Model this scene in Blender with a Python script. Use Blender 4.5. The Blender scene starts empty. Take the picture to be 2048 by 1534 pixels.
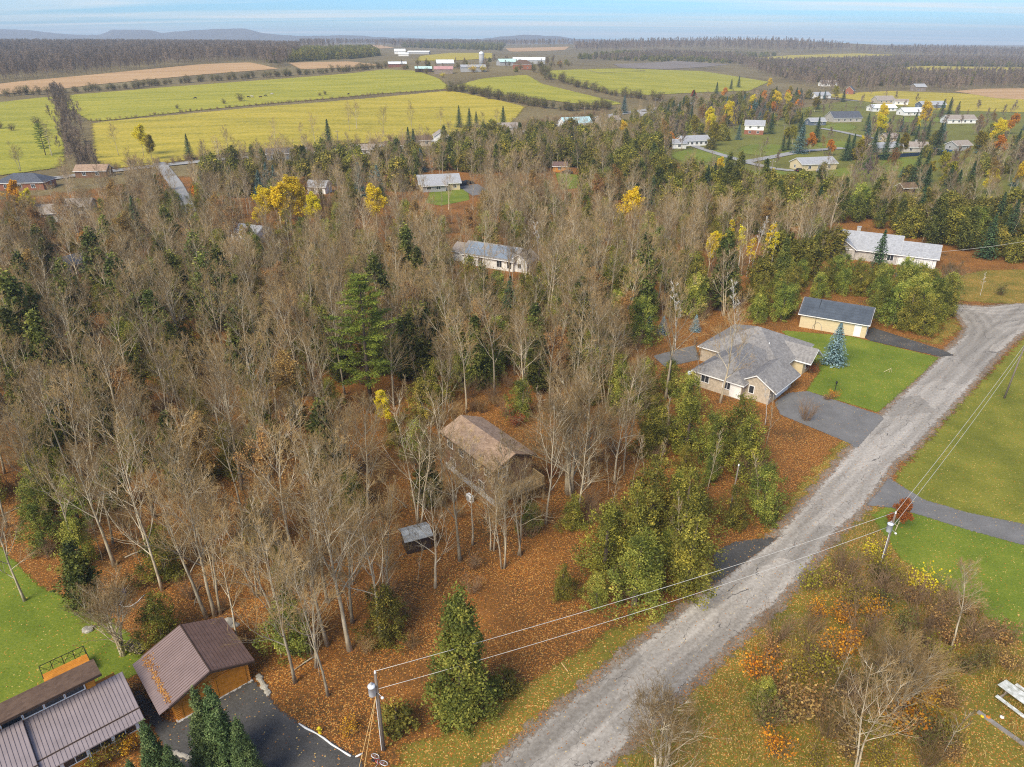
import bpy, bmesh, math, random
import numpy as np
from mathutils import Vector, Matrix, noise as mnoise

R = math.radians
random.seed(7)
rng = np.random.default_rng(7)
scene = bpy.context.scene
COL = scene.collection

# ------------------------------------------------------------------ camera, sky, sun, exposure
H = 50.0
PITCH = R(25.6)
FPX = 1421.6                       # focal length in pixels of the 2048 px wide photograph
cam_d = bpy.data.cameras.new('camera')
cam = bpy.data.objects.new('camera', cam_d)
COL.objects.link(cam)
cam.location = (0, 0, H)
cam.rotation_euler = (math.pi / 2 - PITCH, 0, 0)
cam_d.sensor_width = 36.0
cam_d.sensor_fit = 'HORIZONTAL'
cam_d.lens = 36.0 * FPX / 2048.0
cam_d.clip_start = 0.5
cam_d.clip_end = 20000
scene.camera = cam

SUN_EL, SUN_AZ = R(42), R(215)     # azimuth from north (+Y), clockwise: behind the camera, to the left
world = bpy.data.worlds.new('World')
scene.world = world
world.use_nodes = True
wn, wl = world.node_tree.nodes, world.node_tree.links
wn.clear()
wo = wn.new('ShaderNodeOutputWorld')
wb = wn.new('ShaderNodeBackground')
wb.inputs['Strength'].default_value = 0.075
sky = wn.new('ShaderNodeTexSky')
sky.sky_type = 'NISHITA'
sky.sun_disc = False
sky.sun_elevation = SUN_EL
sky.sun_rotation = SUN_AZ
sky.altitude = 100
sky.air_density = 1.0
sky.dust_density = 0.6
sky.ozone_density = 1.5
tc = wn.new('ShaderNodeTexCoord')
sep = wn.new('ShaderNodeSeparateXYZ')
wl.new(tc.outputs['Generated'], sep.inputs[0])
# thin cloud sheet: project the direction on a plane high above, so the veils stretch into streaks near the horizon
mx = wn.new('ShaderNodeMath'); mx.operation = 'MAXIMUM'; mx.inputs[1].default_value = 0.0
wl.new(sep.outputs['Z'], mx.inputs[0])
ad = wn.new('ShaderNodeMath'); ad.operation = 'ADD'; ad.inputs[1].default_value = 0.035
wl.new(mx.outputs[0], ad.inputs[0])
dx = wn.new('ShaderNodeMath'); dx.operation = 'DIVIDE'
dy = wn.new('ShaderNodeMath'); dy.operation = 'DIVIDE'
wl.new(sep.outputs['X'], dx.inputs[0]); wl.new(ad.outputs[0], dx.inputs[1])
wl.new(sep.outputs['Y'], dy.inputs[0]); wl.new(ad.outputs[0], dy.inputs[1])
cb = wn.new('ShaderNodeCombineXYZ')
wl.new(dx.outputs[0], cb.inputs['X']); wl.new(dy.outputs[0], cb.inputs['Y'])
mp = wn.new('ShaderNodeMapping')
mp.inputs['Scale'].default_value = (0.11, 0.62, 1.0)
mp.inputs['Rotation'].default_value = (0, 0, R(9))
wl.new(cb.outputs[0], mp.inputs[0])
cn = wn.new('ShaderNodeTexNoise')
cn.inputs['Scale'].default_value = 0.9
cn.inputs['Detail'].default_value = 8
cn.inputs['Roughness'].default_value = 0.55
cn.inputs['Distortion'].default_value = 0.5
wl.new(mp.outputs[0], cn.inputs['Vector'])
cr = wn.new('ShaderNodeValToRGB')
cr.color_ramp.elements[0].position = 0.42; cr.color_ramp.elements[0].color = (0.05, 0.05, 0.05, 1)
cr.color_ramp.elements[1].position = 0.70; cr.color_ramp.elements[1].color = (0.80, 0.80, 0.80, 1)
wl.new(cn.outputs['Fac'], cr.inputs[0])
mixc = wn.new('ShaderNodeMix'); mixc.data_type = 'RGBA'
mixc.inputs['B'].default_value = (5.9, 5.9, 5.7, 1)
wl.new(cr.outputs['Color'], mixc.inputs['Factor'])
tintn = wn.new('ShaderNodeMix'); tintn.data_type = 'RGBA'; tintn.blend_type = 'MULTIPLY'
tintn.inputs['Factor'].default_value = 1.0
tintn.inputs['B'].default_value = (0.36, 0.70, 1.12, 1)
wl.new(sky.outputs[0], tintn.inputs['A'])
wl.new(tintn.outputs['Result'], mixc.inputs['A'])
wl.new(mixc.outputs['Result'], wb.inputs['Color'])
wl.new(wb.outputs[0], wo.inputs['Surface'])

sun_d = bpy.data.lights.new('sun', 'SUN')
sun_d.energy = 2.4
sun_d.angle = R(32)
sun_d.color = (1.0, 0.89, 0.70)
sun = bpy.data.objects.new('sun', sun_d)
COL.objects.link(sun)
sdir = Vector((math.sin(SUN_AZ) * math.cos(SUN_EL), math.cos(SUN_AZ) * math.cos(SUN_EL), math.sin(SUN_EL)))
sun.rotation_euler = sdir.to_track_quat('Z', 'Y').to_euler()
sun.location = (-40, -40, 120)

scene.view_settings.view_transform = 'Standard'
scene.view_settings.look = 'None'
scene.view_settings.gamma = 1.0
scene.view_settings.exposure = 1.22
cy = scene.cycles
cy.max_bounces = 4; cy.diffuse_bounces = 2; cy.glossy_bounces = 2; cy.transmission_bounces = 3
cy.transparent_max_bounces = 20; cy.volume_bounces = 0
cy.use_denoising = False
cy.filter_width = 1.1
try:
    cy.volume_max_steps = 64
except Exception:
    pass

# ------------------------------------------------------------------ terrain height and pixel -> place
A_COLS = [-1.2, -0.66, -0.33, 0.0, 0.146, 0.33, 0.66, 1.2]
A_PROF = [
    [(340, 0), (600, 13), (750, 17), (1600, 40), (3000, 58), (5000, 60)],
    [(340, 0), (600, 13), (750, 17), (1600, 40), (3000, 58), (5000, 60)],
    [(350, 0), (740, 20), (950, 28), (1700, 38), (3000, 48), (5000, 50)],
    [(460, 0), (820, 27), (1000, 27), (1700, 31), (3000, 42), (5000, 45)],
    [(560, 0), (900, 21), (1300, 20), (2000, 27), (3000, 54), (3800, 44), (5000, 45)],
    [(640, 0), (950, 7), (1400, 12), (2000, 20), (2900, 66), (3700, 44), (5000, 40)],
    [(620, 0), (750, 5), (2000, 10), (4000, 24), (5000, 28)],
    [(620, 0), (750, 5), (2000, 10), (4000, 24), (5000, 28)],
]
NA, NY = 161, 220
LA = np.linspace(-1.2, 1.2, NA)
LY = np.linspace(math.log(60), math.log(12000), NY)
tab = np.zeros((len(A_COLS), NY))
for i, pr in enumerate(A_PROF):
    xs = [60] + [p[0] for p in pr]; zs = [0] + [p[1] for p in pr]
    tab[i] = np.interp(np.exp(LY), xs, zs)
ZT = np.zeros((NA, NY))
for j in range(NY):
    ZT[:, j] = np.interp(LA, A_COLS, tab[:, j])
for _ in range(6):
    ZT[1:-1] = (ZT[:-2] + 2 * ZT[1:-1] + ZT[2:]) / 4
    ZT[:, 1:-1] = (ZT[:, :-2] + 2 * ZT[:, 1:-1] + ZT[:, 2:]) / 4

def Zf(x, y):
    x = np.asarray(x, float); y = np.asarray(y, float)
    yy = np.maximum(y, 60.0)
    a = np.clip(x / np.maximum(yy, 100), -1.2, 1.2)
    fa = (a + 1.2) / 2.4 * (NA - 1); fy = (np.log(yy) - LY[0]) / (LY[-1] - LY[0]) * (NY - 1)
    ia = np.clip(fa.astype(int), 0, NA - 2); iy = np.clip(fy.astype(int), 0, NY - 2)
    ta = fa - ia; ty = np.clip(fy - iy, 0, 1)
    z = ZT[ia, iy] * (1 - ta) * (1 - ty) + ZT[ia + 1, iy] * ta * (1 - ty) + ZT[ia, iy + 1] * (1 - ta) * ty + ZT[ia + 1, iy + 1] * ta * ty
    return np.where(y < 250, 0.0, z)

def zz(x, y):
    return float(Zf(x, y))

CP, SP = math.cos(PITCH), math.sin(PITCH)
def at(u, v, z=None):
    """the place on the ground (or at height z) where the photograph shows the point u, v"""
    x = (u - 1024) / FPX; y = (767 - v) / FPX
    d = (x, CP + y * SP, -SP + y * CP)
    if z is not None:
        t = (z - H) / d[2]
        return (d[0] * t, d[1] * t, z)
    t, dt = 20.0, 2.0
    while t < 9000:
        p = (d[0] * t, d[1] * t, H + d[2] * t)
        if p[2] <= zz(p[0], p[1]):
            lo, hi = t - dt, t
            for _ in range(24):
                m = (lo + hi) / 2
                if H + d[2] * m <= zz(d[0] * m, d[1] * m): hi = m
                else: lo = m
            t = hi
            return (d[0] * t, d[1] * t, zz(d[0] * t, d[1] * t))
        dt = max(2.0, t * 0.02)
        t += dt
    return (d[0] * 6000, d[1] * 6000, zz(d[0] * 6000, d[1] * 6000))

def atp(pts):
    return [at(u, v)[:2] for u, v in pts]

# ------------------------------------------------------------------ helpers: tagging, meshes
def tag(o, label=None, cat=None, group=None, kind=None):
    if label: o['label'] = label
    if cat: o['category'] = cat
    if group: o['group'] = group
    if kind: o['kind'] = kind
    return o

def empty(name, loc=(0, 0, 0), rz=0.0):
    o = bpy.data.objects.new(name, None)
    o.empty_display_size = 0.5
    o.location = loc; o.rotation_euler = (0, 0, rz)
    COL.objects.link(o)
    return o

def link(name, me, parent=None):
    o = bpy.data.objects.new(name, me)
    COL.objects.link(o)
    if parent: o.parent = parent
    return o

class MB:
    def __init__(s):
        s.v = []; s.f = []; s.t = []
    def quad(s, a, b, c, d, t=0.5):
        n = len(s.v); s.v += [a, b, c, d]; s.f.append((n, n + 1, n + 2, n + 3)); s.t.append(t)
    def tri(s, a, b, c, t=0.5):
        n = len(s.v); s.v += [a, b, c]; s.f.append((n, n + 1, n + 2)); s.t.append(t)
    def poly(s, pts, t=0.5):
        n = len(s.v); s.v += list(pts); s.f.append(tuple(range(n, n + len(pts)))); s.t.append(t)
    def box(s, x0, x1, y0, y1, z0, z1):
        n = len(s.v)
        s.v += [(x0, y0, z0), (x1, y0, z0), (x1, y1, z0), (x0, y1, z0), (x0, y0, z1), (x1, y0, z1), (x1, y1, z1), (x0, y1, z1)]
        s.f += [(n, n + 3, n + 2, n + 1), (n + 4, n + 5, n + 6, n + 7), (n, n + 1, n + 5, n + 4), (n + 1, n + 2, n + 6, n + 5), (n + 2, n + 3, n + 7, n + 6), (n + 3, n, n + 4, n + 7)]
        s.t += [0.5] * 6
        return s
    def obox(s, c, ax, ay, az):
        """box from a centre and three half-axes"""
        c, ax, ay, az = map(Vector, (c, ax, ay, az))
        n = len(s.v)
        for k in (-1, 1):
            for (i, j) in ((-1, -1), (1, -1), (1, 1), (-1, 1)):
                s.v.append(tuple(c + ax * i + ay * j + az * k))
        s.f += [(n, n + 3, n + 2, n + 1), (n + 4, n + 5, n + 6, n + 7), (n, n + 1, n + 5, n + 4), (n + 1, n + 2, n + 6, n + 5), (n + 2, n + 3, n + 7, n + 6), (n + 3, n, n + 4, n + 7)]
        s.t += [0.5] * 6
        return s
    def prism(s, prof, axis, a0, a1):
        """closed profile (2-D points) pushed along 'x' or 'y'"""
        n = len(s.v); k = len(prof)
        for a in (a0, a1):
            for p, q in prof:
                s.v.append((a, p, q) if axis == 'x' else (p, a, q))
        s.f.append(tuple(range(n, n + k))); s.f.append(tuple(range(n + 2 * k - 1, n + k - 1, -1)))
        for i in range(k):
            j = (i + 1) % k
            s.f.append((n + j, n + i, n + k + i, n + k + j))
        s.t += [0.5] * (k + 2)
        return s
    def tube(s, pts, rad, n=4, t=0.5, cap=True):
        m = len(pts)
        base = len(s.v)
        ref = Vector((0.31, 0.17, 0.93))
        for i in range(m):
            p = Vector(pts[i])
            a = Vector(pts[min(i + 1, m - 1)]) - Vector(pts[max(i - 1, 0)])
            if a.length < 1e-9: a = Vector((0, 0, 1))
            a.normalize()
            r0 = ref if abs(a.dot(ref)) < 0.95 else Vector((1, 0, 0))
            e1 = a.cross(r0).normalized(); e2 = a.cross(e1)
            r = rad[i] if hasattr(rad, '__len__') else rad
            for k in range(n):
                th = 2 * math.pi * k / n
                s.v.append(tuple(p + (e1 * math.cos(th) + e2 * math.sin(th)) * r))
        for i in range(m - 1):
            for k in range(n):
                k2 = (k + 1) % n
                s.f.append((base + i * n + k, base + i * n + k2, base + (i + 1) * n + k2, base + (i + 1) * n + k)); s.t.append(t)
        if cap and n > 2:
            s.f.append(tuple(base + (m - 1) * n + k for k in range(n))); s.t.append(t)
            s.f.append(tuple(base + k for k in reversed(range(n)))); s.t.append(t)
        return s
    def lathe(s, prof, n=12, c=(0, 0, 0)):
        base = len(s.v); m = len(prof)
        for r, z in prof:
            for k in range(n):
                th = 2 * math.pi * k / n
                s.v.append((c[0] + r * math.cos(th), c[1] + r * math.sin(th), c[2] + z))
        for i in range(m - 1):
            for k in range(n):
                k2 = (k + 1) % n
                s.f.append((base + i * n + k, base + i * n + k2, base + (i + 1) * n + k2, base + (i + 1) * n + k)); s.t.append(0.5)
        s.f.append(tuple(base + (m - 1) * n + k for k in range(n))); s.t.append(0.5)
        s.f.append(tuple(base + k for k in reversed(range(n)))); s.t.append(0.5)
        return s
    def mesh(s, name, mat=None, smooth=False, fix=True):
        me = bpy.data.meshes.new(name)
        me.from_pydata([tuple(p) for p in s.v], [], s.f)
        if mat: me.materials.append(mat)
        if fix and len(s.f) < 400:
            bm = bmesh.new(); bm.from_mesh(me)
            bmesh.ops.recalc_face_normals(bm, faces=bm.faces)
            bm.to_mesh(me); bm.free()
        if smooth:
            me.polygons.foreach_set('use_smooth', [True] * len(me.polygons))
        at_ = me.attributes.new('tint', 'FLOAT', 'FACE')
        if len(s.t) == len(me.polygons):
            at_.data.foreach_set('value', s.t)
        me.update()
        return me
    def build(s, name, mat, parent=None, smooth=False):
        return link(name, s.mesh(name, mat, smooth), parent)

# ------------------------------------------------------------------ materials
MATS = {}
def new_mat(name):
    m = bpy.data.materials.new(name); m.use_nodes = True
    n = m.node_tree.nodes
    b = n['Principled BSDF']
    b.inputs['Specular IOR Level'].default_value = 0.25
    MATS[name] = m
    return m, n, m.node_tree.links, b

def c4(c): return (c[0], c[1], c[2], 1.0)

def mat(name, c, var=0.25, scale=2.0, rough=0.75, bump=0.0, bscale=None, metal=0.0, c2=None, stretch=None, dirt=0.0):
    """paint / wood / metal: base colour with two scales of uneven tone, and a fine relief"""
    if name in MATS: return MATS[name]
    m, n, l, b = new_mat(name)
    t = n.new('ShaderNodeTexCoord')
    src = t.outputs['Object']
    if stretch:
        mpn = n.new('ShaderNodeMapping'); mpn.inputs['Scale'].default_value = stretch
        l.new(src, mpn.inputs[0]); src = mpn.outputs[0]
    no = n.new('ShaderNodeTexNoise'); no.inputs['Scale'].default_value = scale; no.inputs['Detail'].default_value = 6; no.inputs['Roughness'].default_value = 0.65
    l.new(src, no.inputs['Vector'])
    r = n.new('ShaderNodeValToRGB')
    cc = c2 if c2 else tuple(x * (1 - var) for x in c)
    r.color_ramp.elements[0].position = 0.32; r.color_ramp.elements[0].color = c4(cc)
    r.color_ramp.elements[1].position = 0.68; r.color_ramp.elements[1].color = c4(tuple(min(1, x * (1 + var * 0.5)) for x in c))
    l.new(no.outputs['Fac'], r.inputs[0])
    l.new(r.outputs[0], b.inputs['Base Color'])
    b.inputs['Roughness'].default_value = rough
    b.inputs['Metallic'].default_value = metal
    if bump:
        nb = n.new('ShaderNodeTexNoise'); nb.inputs['Scale'].default_value = bscale or scale * 6; nb.inputs['Detail'].default_value = 4
        l.new(src, nb.inputs['Vector'])
        bp = n.new('ShaderNodeBump'); bp.inputs['Strength'].default_value = bump; bp.inputs['Distance'].default_value = 0.05
        l.new(nb.outputs['Fac'], bp.inputs['Height']); l.new(bp.outputs[0], b.inputs['Normal'])
    return m

def shingle_mat(name, c, c2, row=0.18):
    """asphalt shingles: rows of tabs of uneven tone"""
    m, n, l, b = new_mat(name)
    t = n.new('ShaderNodeTexCoord')
    vo = n.new('ShaderNodeTexVoronoi'); vo.inputs['Scale'].default_value = 3.4
    l.new(t.outputs['Object'], vo.inputs['Vector'])
    no = n.new('ShaderNodeTexNoise'); no.inputs['Scale'].default_value = 0.7; no.inputs['Detail'].default_value = 5
    l.new(t.outputs['Object'], no.inputs['Vector'])
    sp_ = n.new('ShaderNodeSeparateColor'); l.new(vo.outputs['Color'], sp_.inputs[0])
    ma = n.new('ShaderNodeMath'); ma.operation = 'ADD'
    l.new(sp_.outputs[0], ma.inputs[0]); l.new(no.outputs['Fac'], ma.inputs[1])
    hf = n.new('ShaderNodeMath'); hf.operation = 'MULTIPLY'; hf.inputs[1].default_value = 0.5
    l.new(ma.outputs[0], hf.inputs[0])
    r = n.new('ShaderNodeValToRGB')
    r.color_ramp.elements[0].position = 0.15; r.color_ramp.elements[0].color = c4(c2)
    r.color_ramp.elements[1].position = 0.85; r.color_ramp.elements[1].color = c4(c)
    l.new(hf.outputs[0], r.inputs[0]); l.new(r.outputs[0], b.inputs['Base Color'])
    b.inputs['Roughness'].default_value = 0.9
    w = n.new('ShaderNodeTexWave'); w.bands_direction = 'Z'; w.wave_profile = 'SAW'
    w.inputs['Scale'].default_value = 3.0; w.inputs['Distortion'].default_value = 0.4
    l.new(t.outputs['Object'], w.inputs['Vector'])
    bp = n.new('ShaderNodeBump'); bp.inputs['Strength'].default_value = 0.35; bp.inputs['Distance'].default_value = 0.03
    l.new(w.outputs['Fac'], bp.inputs['Height']); l.new(bp.outputs[0], b.inputs['Normal'])
    return m

def leaf_mat(name, stops, vary=0.25, transl=0.22, rough=0.7):
    """foliage: colour from each leaf's own tint, shifted from plant to plant, a little light coming through"""
    m, n, l, b = new_mat(name)
    a = n.new('ShaderNodeAttribute'); a.attribute_name = 'tint'
    r = n.new('ShaderNodeValToRGB')
    els = r.color_ramp.elements
    while len(els) < len(stops): els.new(0.5)
    for e, (p, c) in zip(els, stops):
        e.position = p; e.color = c4(c)
    l.new(a.outputs['Fac'], r.inputs[0])
    oi = n.new('ShaderNodeObjectInfo')
    hs = n.new('ShaderNodeHueSaturation')
    mr = n.new('ShaderNodeMapRange'); mr.inputs['To Min'].default_value = 1 - vary; mr.inputs['To Max'].default_value = 1 + vary
    l.new(oi.outputs['Random'], mr.inputs['Value']); l.new(mr.outputs[0], hs.inputs['Value'])
    mh = n.new('ShaderNodeMapRange'); mh.inputs['To Min'].default_value = 0.485; mh.inputs['To Max'].default_value = 0.515
    ml = n.new('ShaderNodeMath'); ml.operation = 'MULTIPLY'; ml.inputs[1].default_value = 7.31
    fr = n.new('ShaderNodeMath'); fr.operation = 'FRACT'
    l.new(oi.outputs['Random'], ml.inputs[0]); l.new(ml.outputs[0], fr.inputs[0]); l.new(fr.outputs[0], mh.inputs['Value'])
    l.new(mh.outputs[0], hs.inputs['Hue'])
    l.new(r.outputs[0], hs.inputs['Color'])
    l.new(hs.outputs[0], b.inputs['Base Color'])
    b.inputs['Roughness'].default_value = rough
    if transl:
        tr = n.new('ShaderNodeBsdfTranslucent'); l.new(hs.outputs[0], tr.inputs['Color'])
        ms = n.new('ShaderNodeMixShader'); ms.inputs[0].default_value = transl
        l.new(b.outputs[0], ms.inputs[1]); l.new(tr.outputs[0], ms.inputs[2])
        l.new(ms.outputs[0], n['Material Output'].inputs['Surface'])
    return m

def bark_mat(name, c, c2, vary=0.2):
    m, n, l, b = new_mat(name)
    t = n.new('ShaderNodeTexCoord')
    mpn = n.new('ShaderNodeMapping'); mpn.inputs['Scale'].default_value = (1, 1, 0.35)
    l.new(t.outputs['Object'], mpn.inputs[0])
    no = n.new('ShaderNodeTexNoise'); no.inputs['Scale'].default_value = 1.6; no.inputs['Detail'].default_value = 6
    l.new(mpn.outputs[0], no.inputs['Vector'])
    r = n.new('ShaderNodeValToRGB')
    r.color_ramp.elements[0].position = 0.3; r.color_ramp.elements[0].color = c4(c2)
    r.color_ramp.elements[1].position = 0.68; r.color_ramp.elements[1].color = c4(c)
    l.new(no.outputs['Fac'], r.inputs[0])
    oi = n.new('ShaderNodeObjectInfo')
    hs = n.new('ShaderNodeHueSaturation')
    mr = n.new('ShaderNodeMapRange'); mr.inputs['To Min'].default_value = 1 - vary; mr.inputs['To Max'].default_value = 1 + vary
    l.new(oi.outputs['Random'], mr.inputs['Value']); l.new(mr.outputs[0], hs.inputs['Value'])
    l.new(r.outputs[0], hs.inputs['Color']); l.new(hs.outputs[0], b.inputs['Base Color'])
    b.inputs['Roughness'].default_value = 0.9
    return m

def region_mat(name, cols, grain=6.0, big=0.12, edge=1.0, rag=1.0, leaf=0.0, leafcols=((0.42, 0.17, 0.03), (0.55, 0.33, 0.07), (0.18, 0.06, 0.02)), rough=0.95, bump=0.4, bdist=0.06, streak=None, cracks=None):
    """a sheet of ground cover. cols = dark, mid, light. Its border frays by the 'edge' attribute (metres inside the border)."""
    m, n, l, b = new_mat(name)
    g = n.new('ShaderNodeNewGeometry')
    pos = g.outputs['Position']
    if streak:
        mpr = n.new('ShaderNodeMapping'); mpr.inputs['Rotation'].default_value = (0, 0, streak[0])
        mpn = n.new('ShaderNodeMapping'); mpn.inputs['Scale'].default_value = (streak[1], streak[2], 1)
        l.new(pos, mpr.inputs[0]); l.new(mpr.outputs[0], mpn.inputs[0]); spos = mpn.outputs[0]
    else:
        spos = pos
    n1 = n.new('ShaderNodeTexNoise'); n1.inputs['Scale'].default_value = big; n1.inputs['Detail'].default_value = 7; n1.inputs['Roughness'].default_value = 0.62
    l.new(spos, n1.inputs['Vector'])
    n2 = n.new('ShaderNodeTexNoise'); n2.inputs['Scale'].default_value = grain; n2.inputs['Detail'].default_value = 3; n2.inputs['Roughness'].default_value = 0.7
    l.new(pos, n2.inputs['Vector'])
    a1 = n.new('ShaderNodeMath'); a1.operation = 'ADD'
    l.new(n1.outputs['Fac'], a1.inputs[0]); l.new(n2.outputs['Fac'], a1.inputs[1])
    a2 = n.new('ShaderNodeMath'); a2.operation = 'MULTIPLY'; a2.inputs[1].default_value = 0.5
    l.new(a1.outputs[0], a2.inputs[0])
    r = n.new('ShaderNodeValToRGB')
    e = r.color_ramp.elements
    e[0].position = 0.36; e[0].color = c4(cols[0]); e[1].position = 0.64; e[1].color = c4(cols[2])
    em = e.new(0.5); em.color = c4(cols[1])
    l.new(a2.outputs[0], r.inputs[0])
    col = r.outputs[0]
    if leaf > 0:
        vo = n.new('ShaderNodeTexVoronoi'); vo.inputs['Scale'].default_value = 9.5; vo.inputs['Randomness'].default_value = 1.0
        l.new(pos, vo.inputs['Vector'])
        sc_ = n.new('ShaderNodeSeparateColor'); l.new(vo.outputs['Color'], sc_.inputs[0])
        rl = n.new('ShaderNodeValToRGB'); rl.color_ramp.interpolation = 'CONSTANT'
        el = rl.color_ramp.elements
        while len(el) < len(leafcols): el.new(0.5)
        for i, (q, cc) in enumerate(zip(el, leafcols)):
            q.position = i / len(leafcols); q.color = c4(cc)
        l.new(sc_.outputs[1], rl.inputs[0])
        # how thick the leaves lie: drifts of their own
        n3 = n.new('ShaderNodeTexNoise'); n3.inputs['Scale'].default_value = 0.16; n3.inputs['Detail'].default_value = 5
        l.new(pos, n3.inputs['Vector'])
        mr = n.new('ShaderNodeMapRange'); mr.inputs['From Min'].default_value = 0.35; mr.inputs['From Max'].default_value = 0.65
        mr.inputs['To Min'].default_value = leaf * 0.35; mr.inputs['To Max'].default_value = min(1.0, leaf * 1.5)
        l.new(n3.outputs['Fac'], mr.inputs['Value'])
        lt = n.new('ShaderNodeMath'); lt.operation = 'LESS_THAN'
        l.new(sc_.outputs[0], lt.inputs[0]); l.new(mr.outputs[0], lt.inputs[1])
        dl = n.new('ShaderNodeMath'); dl.operation = 'LESS_THAN'; dl.inputs[1].default_value = 0.62
        l.new(vo.outputs['Distance'], dl.inputs[0])
        mm = n.new('ShaderNodeMath'); mm.operation = 'MULTIPLY'
        l.new(lt.outputs[0], mm.inputs[0]); l.new(dl.outputs[0], mm.inputs[1])
        mxn = n.new('ShaderNodeMix'); mxn.data_type = 'RGBA'
        l.new(mm.outputs[0], mxn.inputs['Factor']); l.new(col, mxn.inputs['A']); l.new(rl.outputs[0], mxn.inputs['B'])
        col = mxn.outputs['Result']
    if cracks:
        # long worn cracks and tar seams, and pale rubbed patches
        mc = n.new('ShaderNodeMapping'); mc.inputs['Scale'].default_value = (0.22, 0.62, 1)
        l.new(mpr.outputs[0], mc.inputs[0])
        nd = n.new('ShaderNodeTexNoise'); nd.inputs['Scale'].default_value = 0.9; nd.inputs['Detail'].default_value = 6
        l.new(pos, nd.inputs['Vector'])
        va = n.new('ShaderNodeVectorMath'); va.operation = 'MULTIPLY_ADD'; va.inputs[1].default_value = (0.75, 0.75, 0)
        l.new(nd.outputs['Color'], va.inputs[0]); l.new(mc.outputs[0], va.inputs[2])
        vc = n.new('ShaderNodeTexVoronoi'); vc.feature = 'DISTANCE_TO_EDGE'; vc.inputs['Scale'].default_value = 1.0
        l.new(va.outputs[0], vc.inputs['Vector'])
        nw = n.new('ShaderNodeTexNoise'); nw.inputs['Scale'].default_value = 0.25; nw.inputs['Detail'].default_value = 3
        l.new(pos, nw.inputs['Vector'])
        wv = n.new('ShaderNodeMapRange'); wv.inputs['From Min'].default_value = 0.42; wv.inputs['From Max'].default_value = 0.68; wv.inputs['To Min'].default_value = 0.0; wv.inputs['To Max'].default_value = 0.013
        l.new(nw.outputs['Fac'], wv.inputs['Value'])
        lc = n.new('ShaderNodeMath'); lc.operation = 'LESS_THAN'
        l.new(vc.outputs['Distance'], lc.inputs[0]); l.new(wv.outputs[0], lc.inputs[1])
        mk = n.new('ShaderNodeMix'); mk.data_type = 'RGBA'; mk.inputs['B'].default_value = c4(cracks)
        l.new(lc.outputs[0], mk.inputs['Factor']); l.new(col, mk.inputs['A'])
        vp = n.new('ShaderNodeTexVoronoi'); vp.inputs['Scale'].default_value = 0.45
        l.new(va.outputs[0], vp.inputs['Vector'])
        sp2 = n.new('ShaderNodeSeparateColor'); l.new(vp.outputs['Color'], sp2.inputs[0])
        mrp = n.new('ShaderNodeMapRange'); mrp.inputs['To Min'].default_value = 0.82; mrp.inputs['To Max'].default_value = 1.18
        l.new(sp2.outputs[0], mrp.inputs['Value'])
        hv = n.new('ShaderNodeHueSaturation'); l.new(mrp.outputs[0], hv.inputs['Value']); l.new(mk.outputs['Result'], hv.inputs['Color'])
        # wheel tracks: bands of smoother stone at even distances from the border
        ae = n.new('ShaderNodeAttribute'); ae.attribute_name = 'edge'
        w1 = n.new('ShaderNodeMath'); w1.operation = 'MULTIPLY'; w1.inputs[1].default_value = 3.4; l.new(ae.outputs['Fac'], w1.inputs[0])
        w2 = n.new('ShaderNodeMath'); w2.operation = 'SINE'; l.new(w1.outputs[0], w2.inputs[0])
        w3 = n.new('ShaderNodeMath'); w3.operation = 'MULTIPLY_ADD'; w3.inputs[1].default_value = 0.10; w3.inputs[2].default_value = 1.0; l.new(w2.outputs[0], w3.inputs[0])
        h2_ = n.new('ShaderNodeHueSaturation'); l.new(w3.outputs[0], h2_.inputs['Value']); l.new(hv.outputs['Color'], h2_.inputs['Color'])
        col = h2_.outputs['Color']
    l.new(col, b.inputs['Base Color'])
    b.inputs['Roughness'].default_value = rough
    b.inputs['Specular IOR Level'].default_value = 0.15
    bp = n.new('ShaderNodeBump'); bp.inputs['Strength'].default_value = bump; bp.inputs['Distance'].default_value = bdist
    l.new(n2.outputs['Fac'], bp.inputs['Height']); l.new(bp.outputs[0], b.inputs['Normal'])
    if edge is not None:
        at_ = n.new('ShaderNodeAttribute'); at_.attribute_name = 'edge'
        ne = n.new('ShaderNodeTexNoise'); ne.inputs['Scale'].default_value = 1.3 / max(edge, 0.05); ne.inputs['Detail'].default_value = 6; ne.inputs['Roughness'].default_value = 0.75
        l.new(pos, ne.inputs['Vector'])
        s1 = n.new('ShaderNodeMath'); s1.operation = 'SUBTRACT'; s1.inputs[1].default_value = 0.5
        l.new(ne.outputs['Fac'], s1.inputs[0])
        s2 = n.new('ShaderNodeMath'); s2.operation = 'MULTIPLY_ADD'; s2.inputs[1].default_value = rag * 4
        l.new(s1.outputs[0], s2.inputs[0]); l.new(at_.outputs['Fac'], s2.inputs[2])
        s3 = n.new('ShaderNodeMapRange'); s3.inputs['From Min'].default_value = 0; s3.inputs['From Max'].default_value = edge * 0.35
        l.new(s2.outputs[0], s3.inputs['Value'])
        tr = n.new('ShaderNodeBsdfTransparent')
        ms = n.new('ShaderNodeMixShader')
        l.new(s3.outputs[0], ms.inputs[0]); l.new(tr.outputs[0], ms.inputs[1]); l.new(b.outputs[0], ms.inputs[2])
        l.new(ms.outputs[0], n['Material Output'].inputs['Surface'])
    return m

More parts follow.
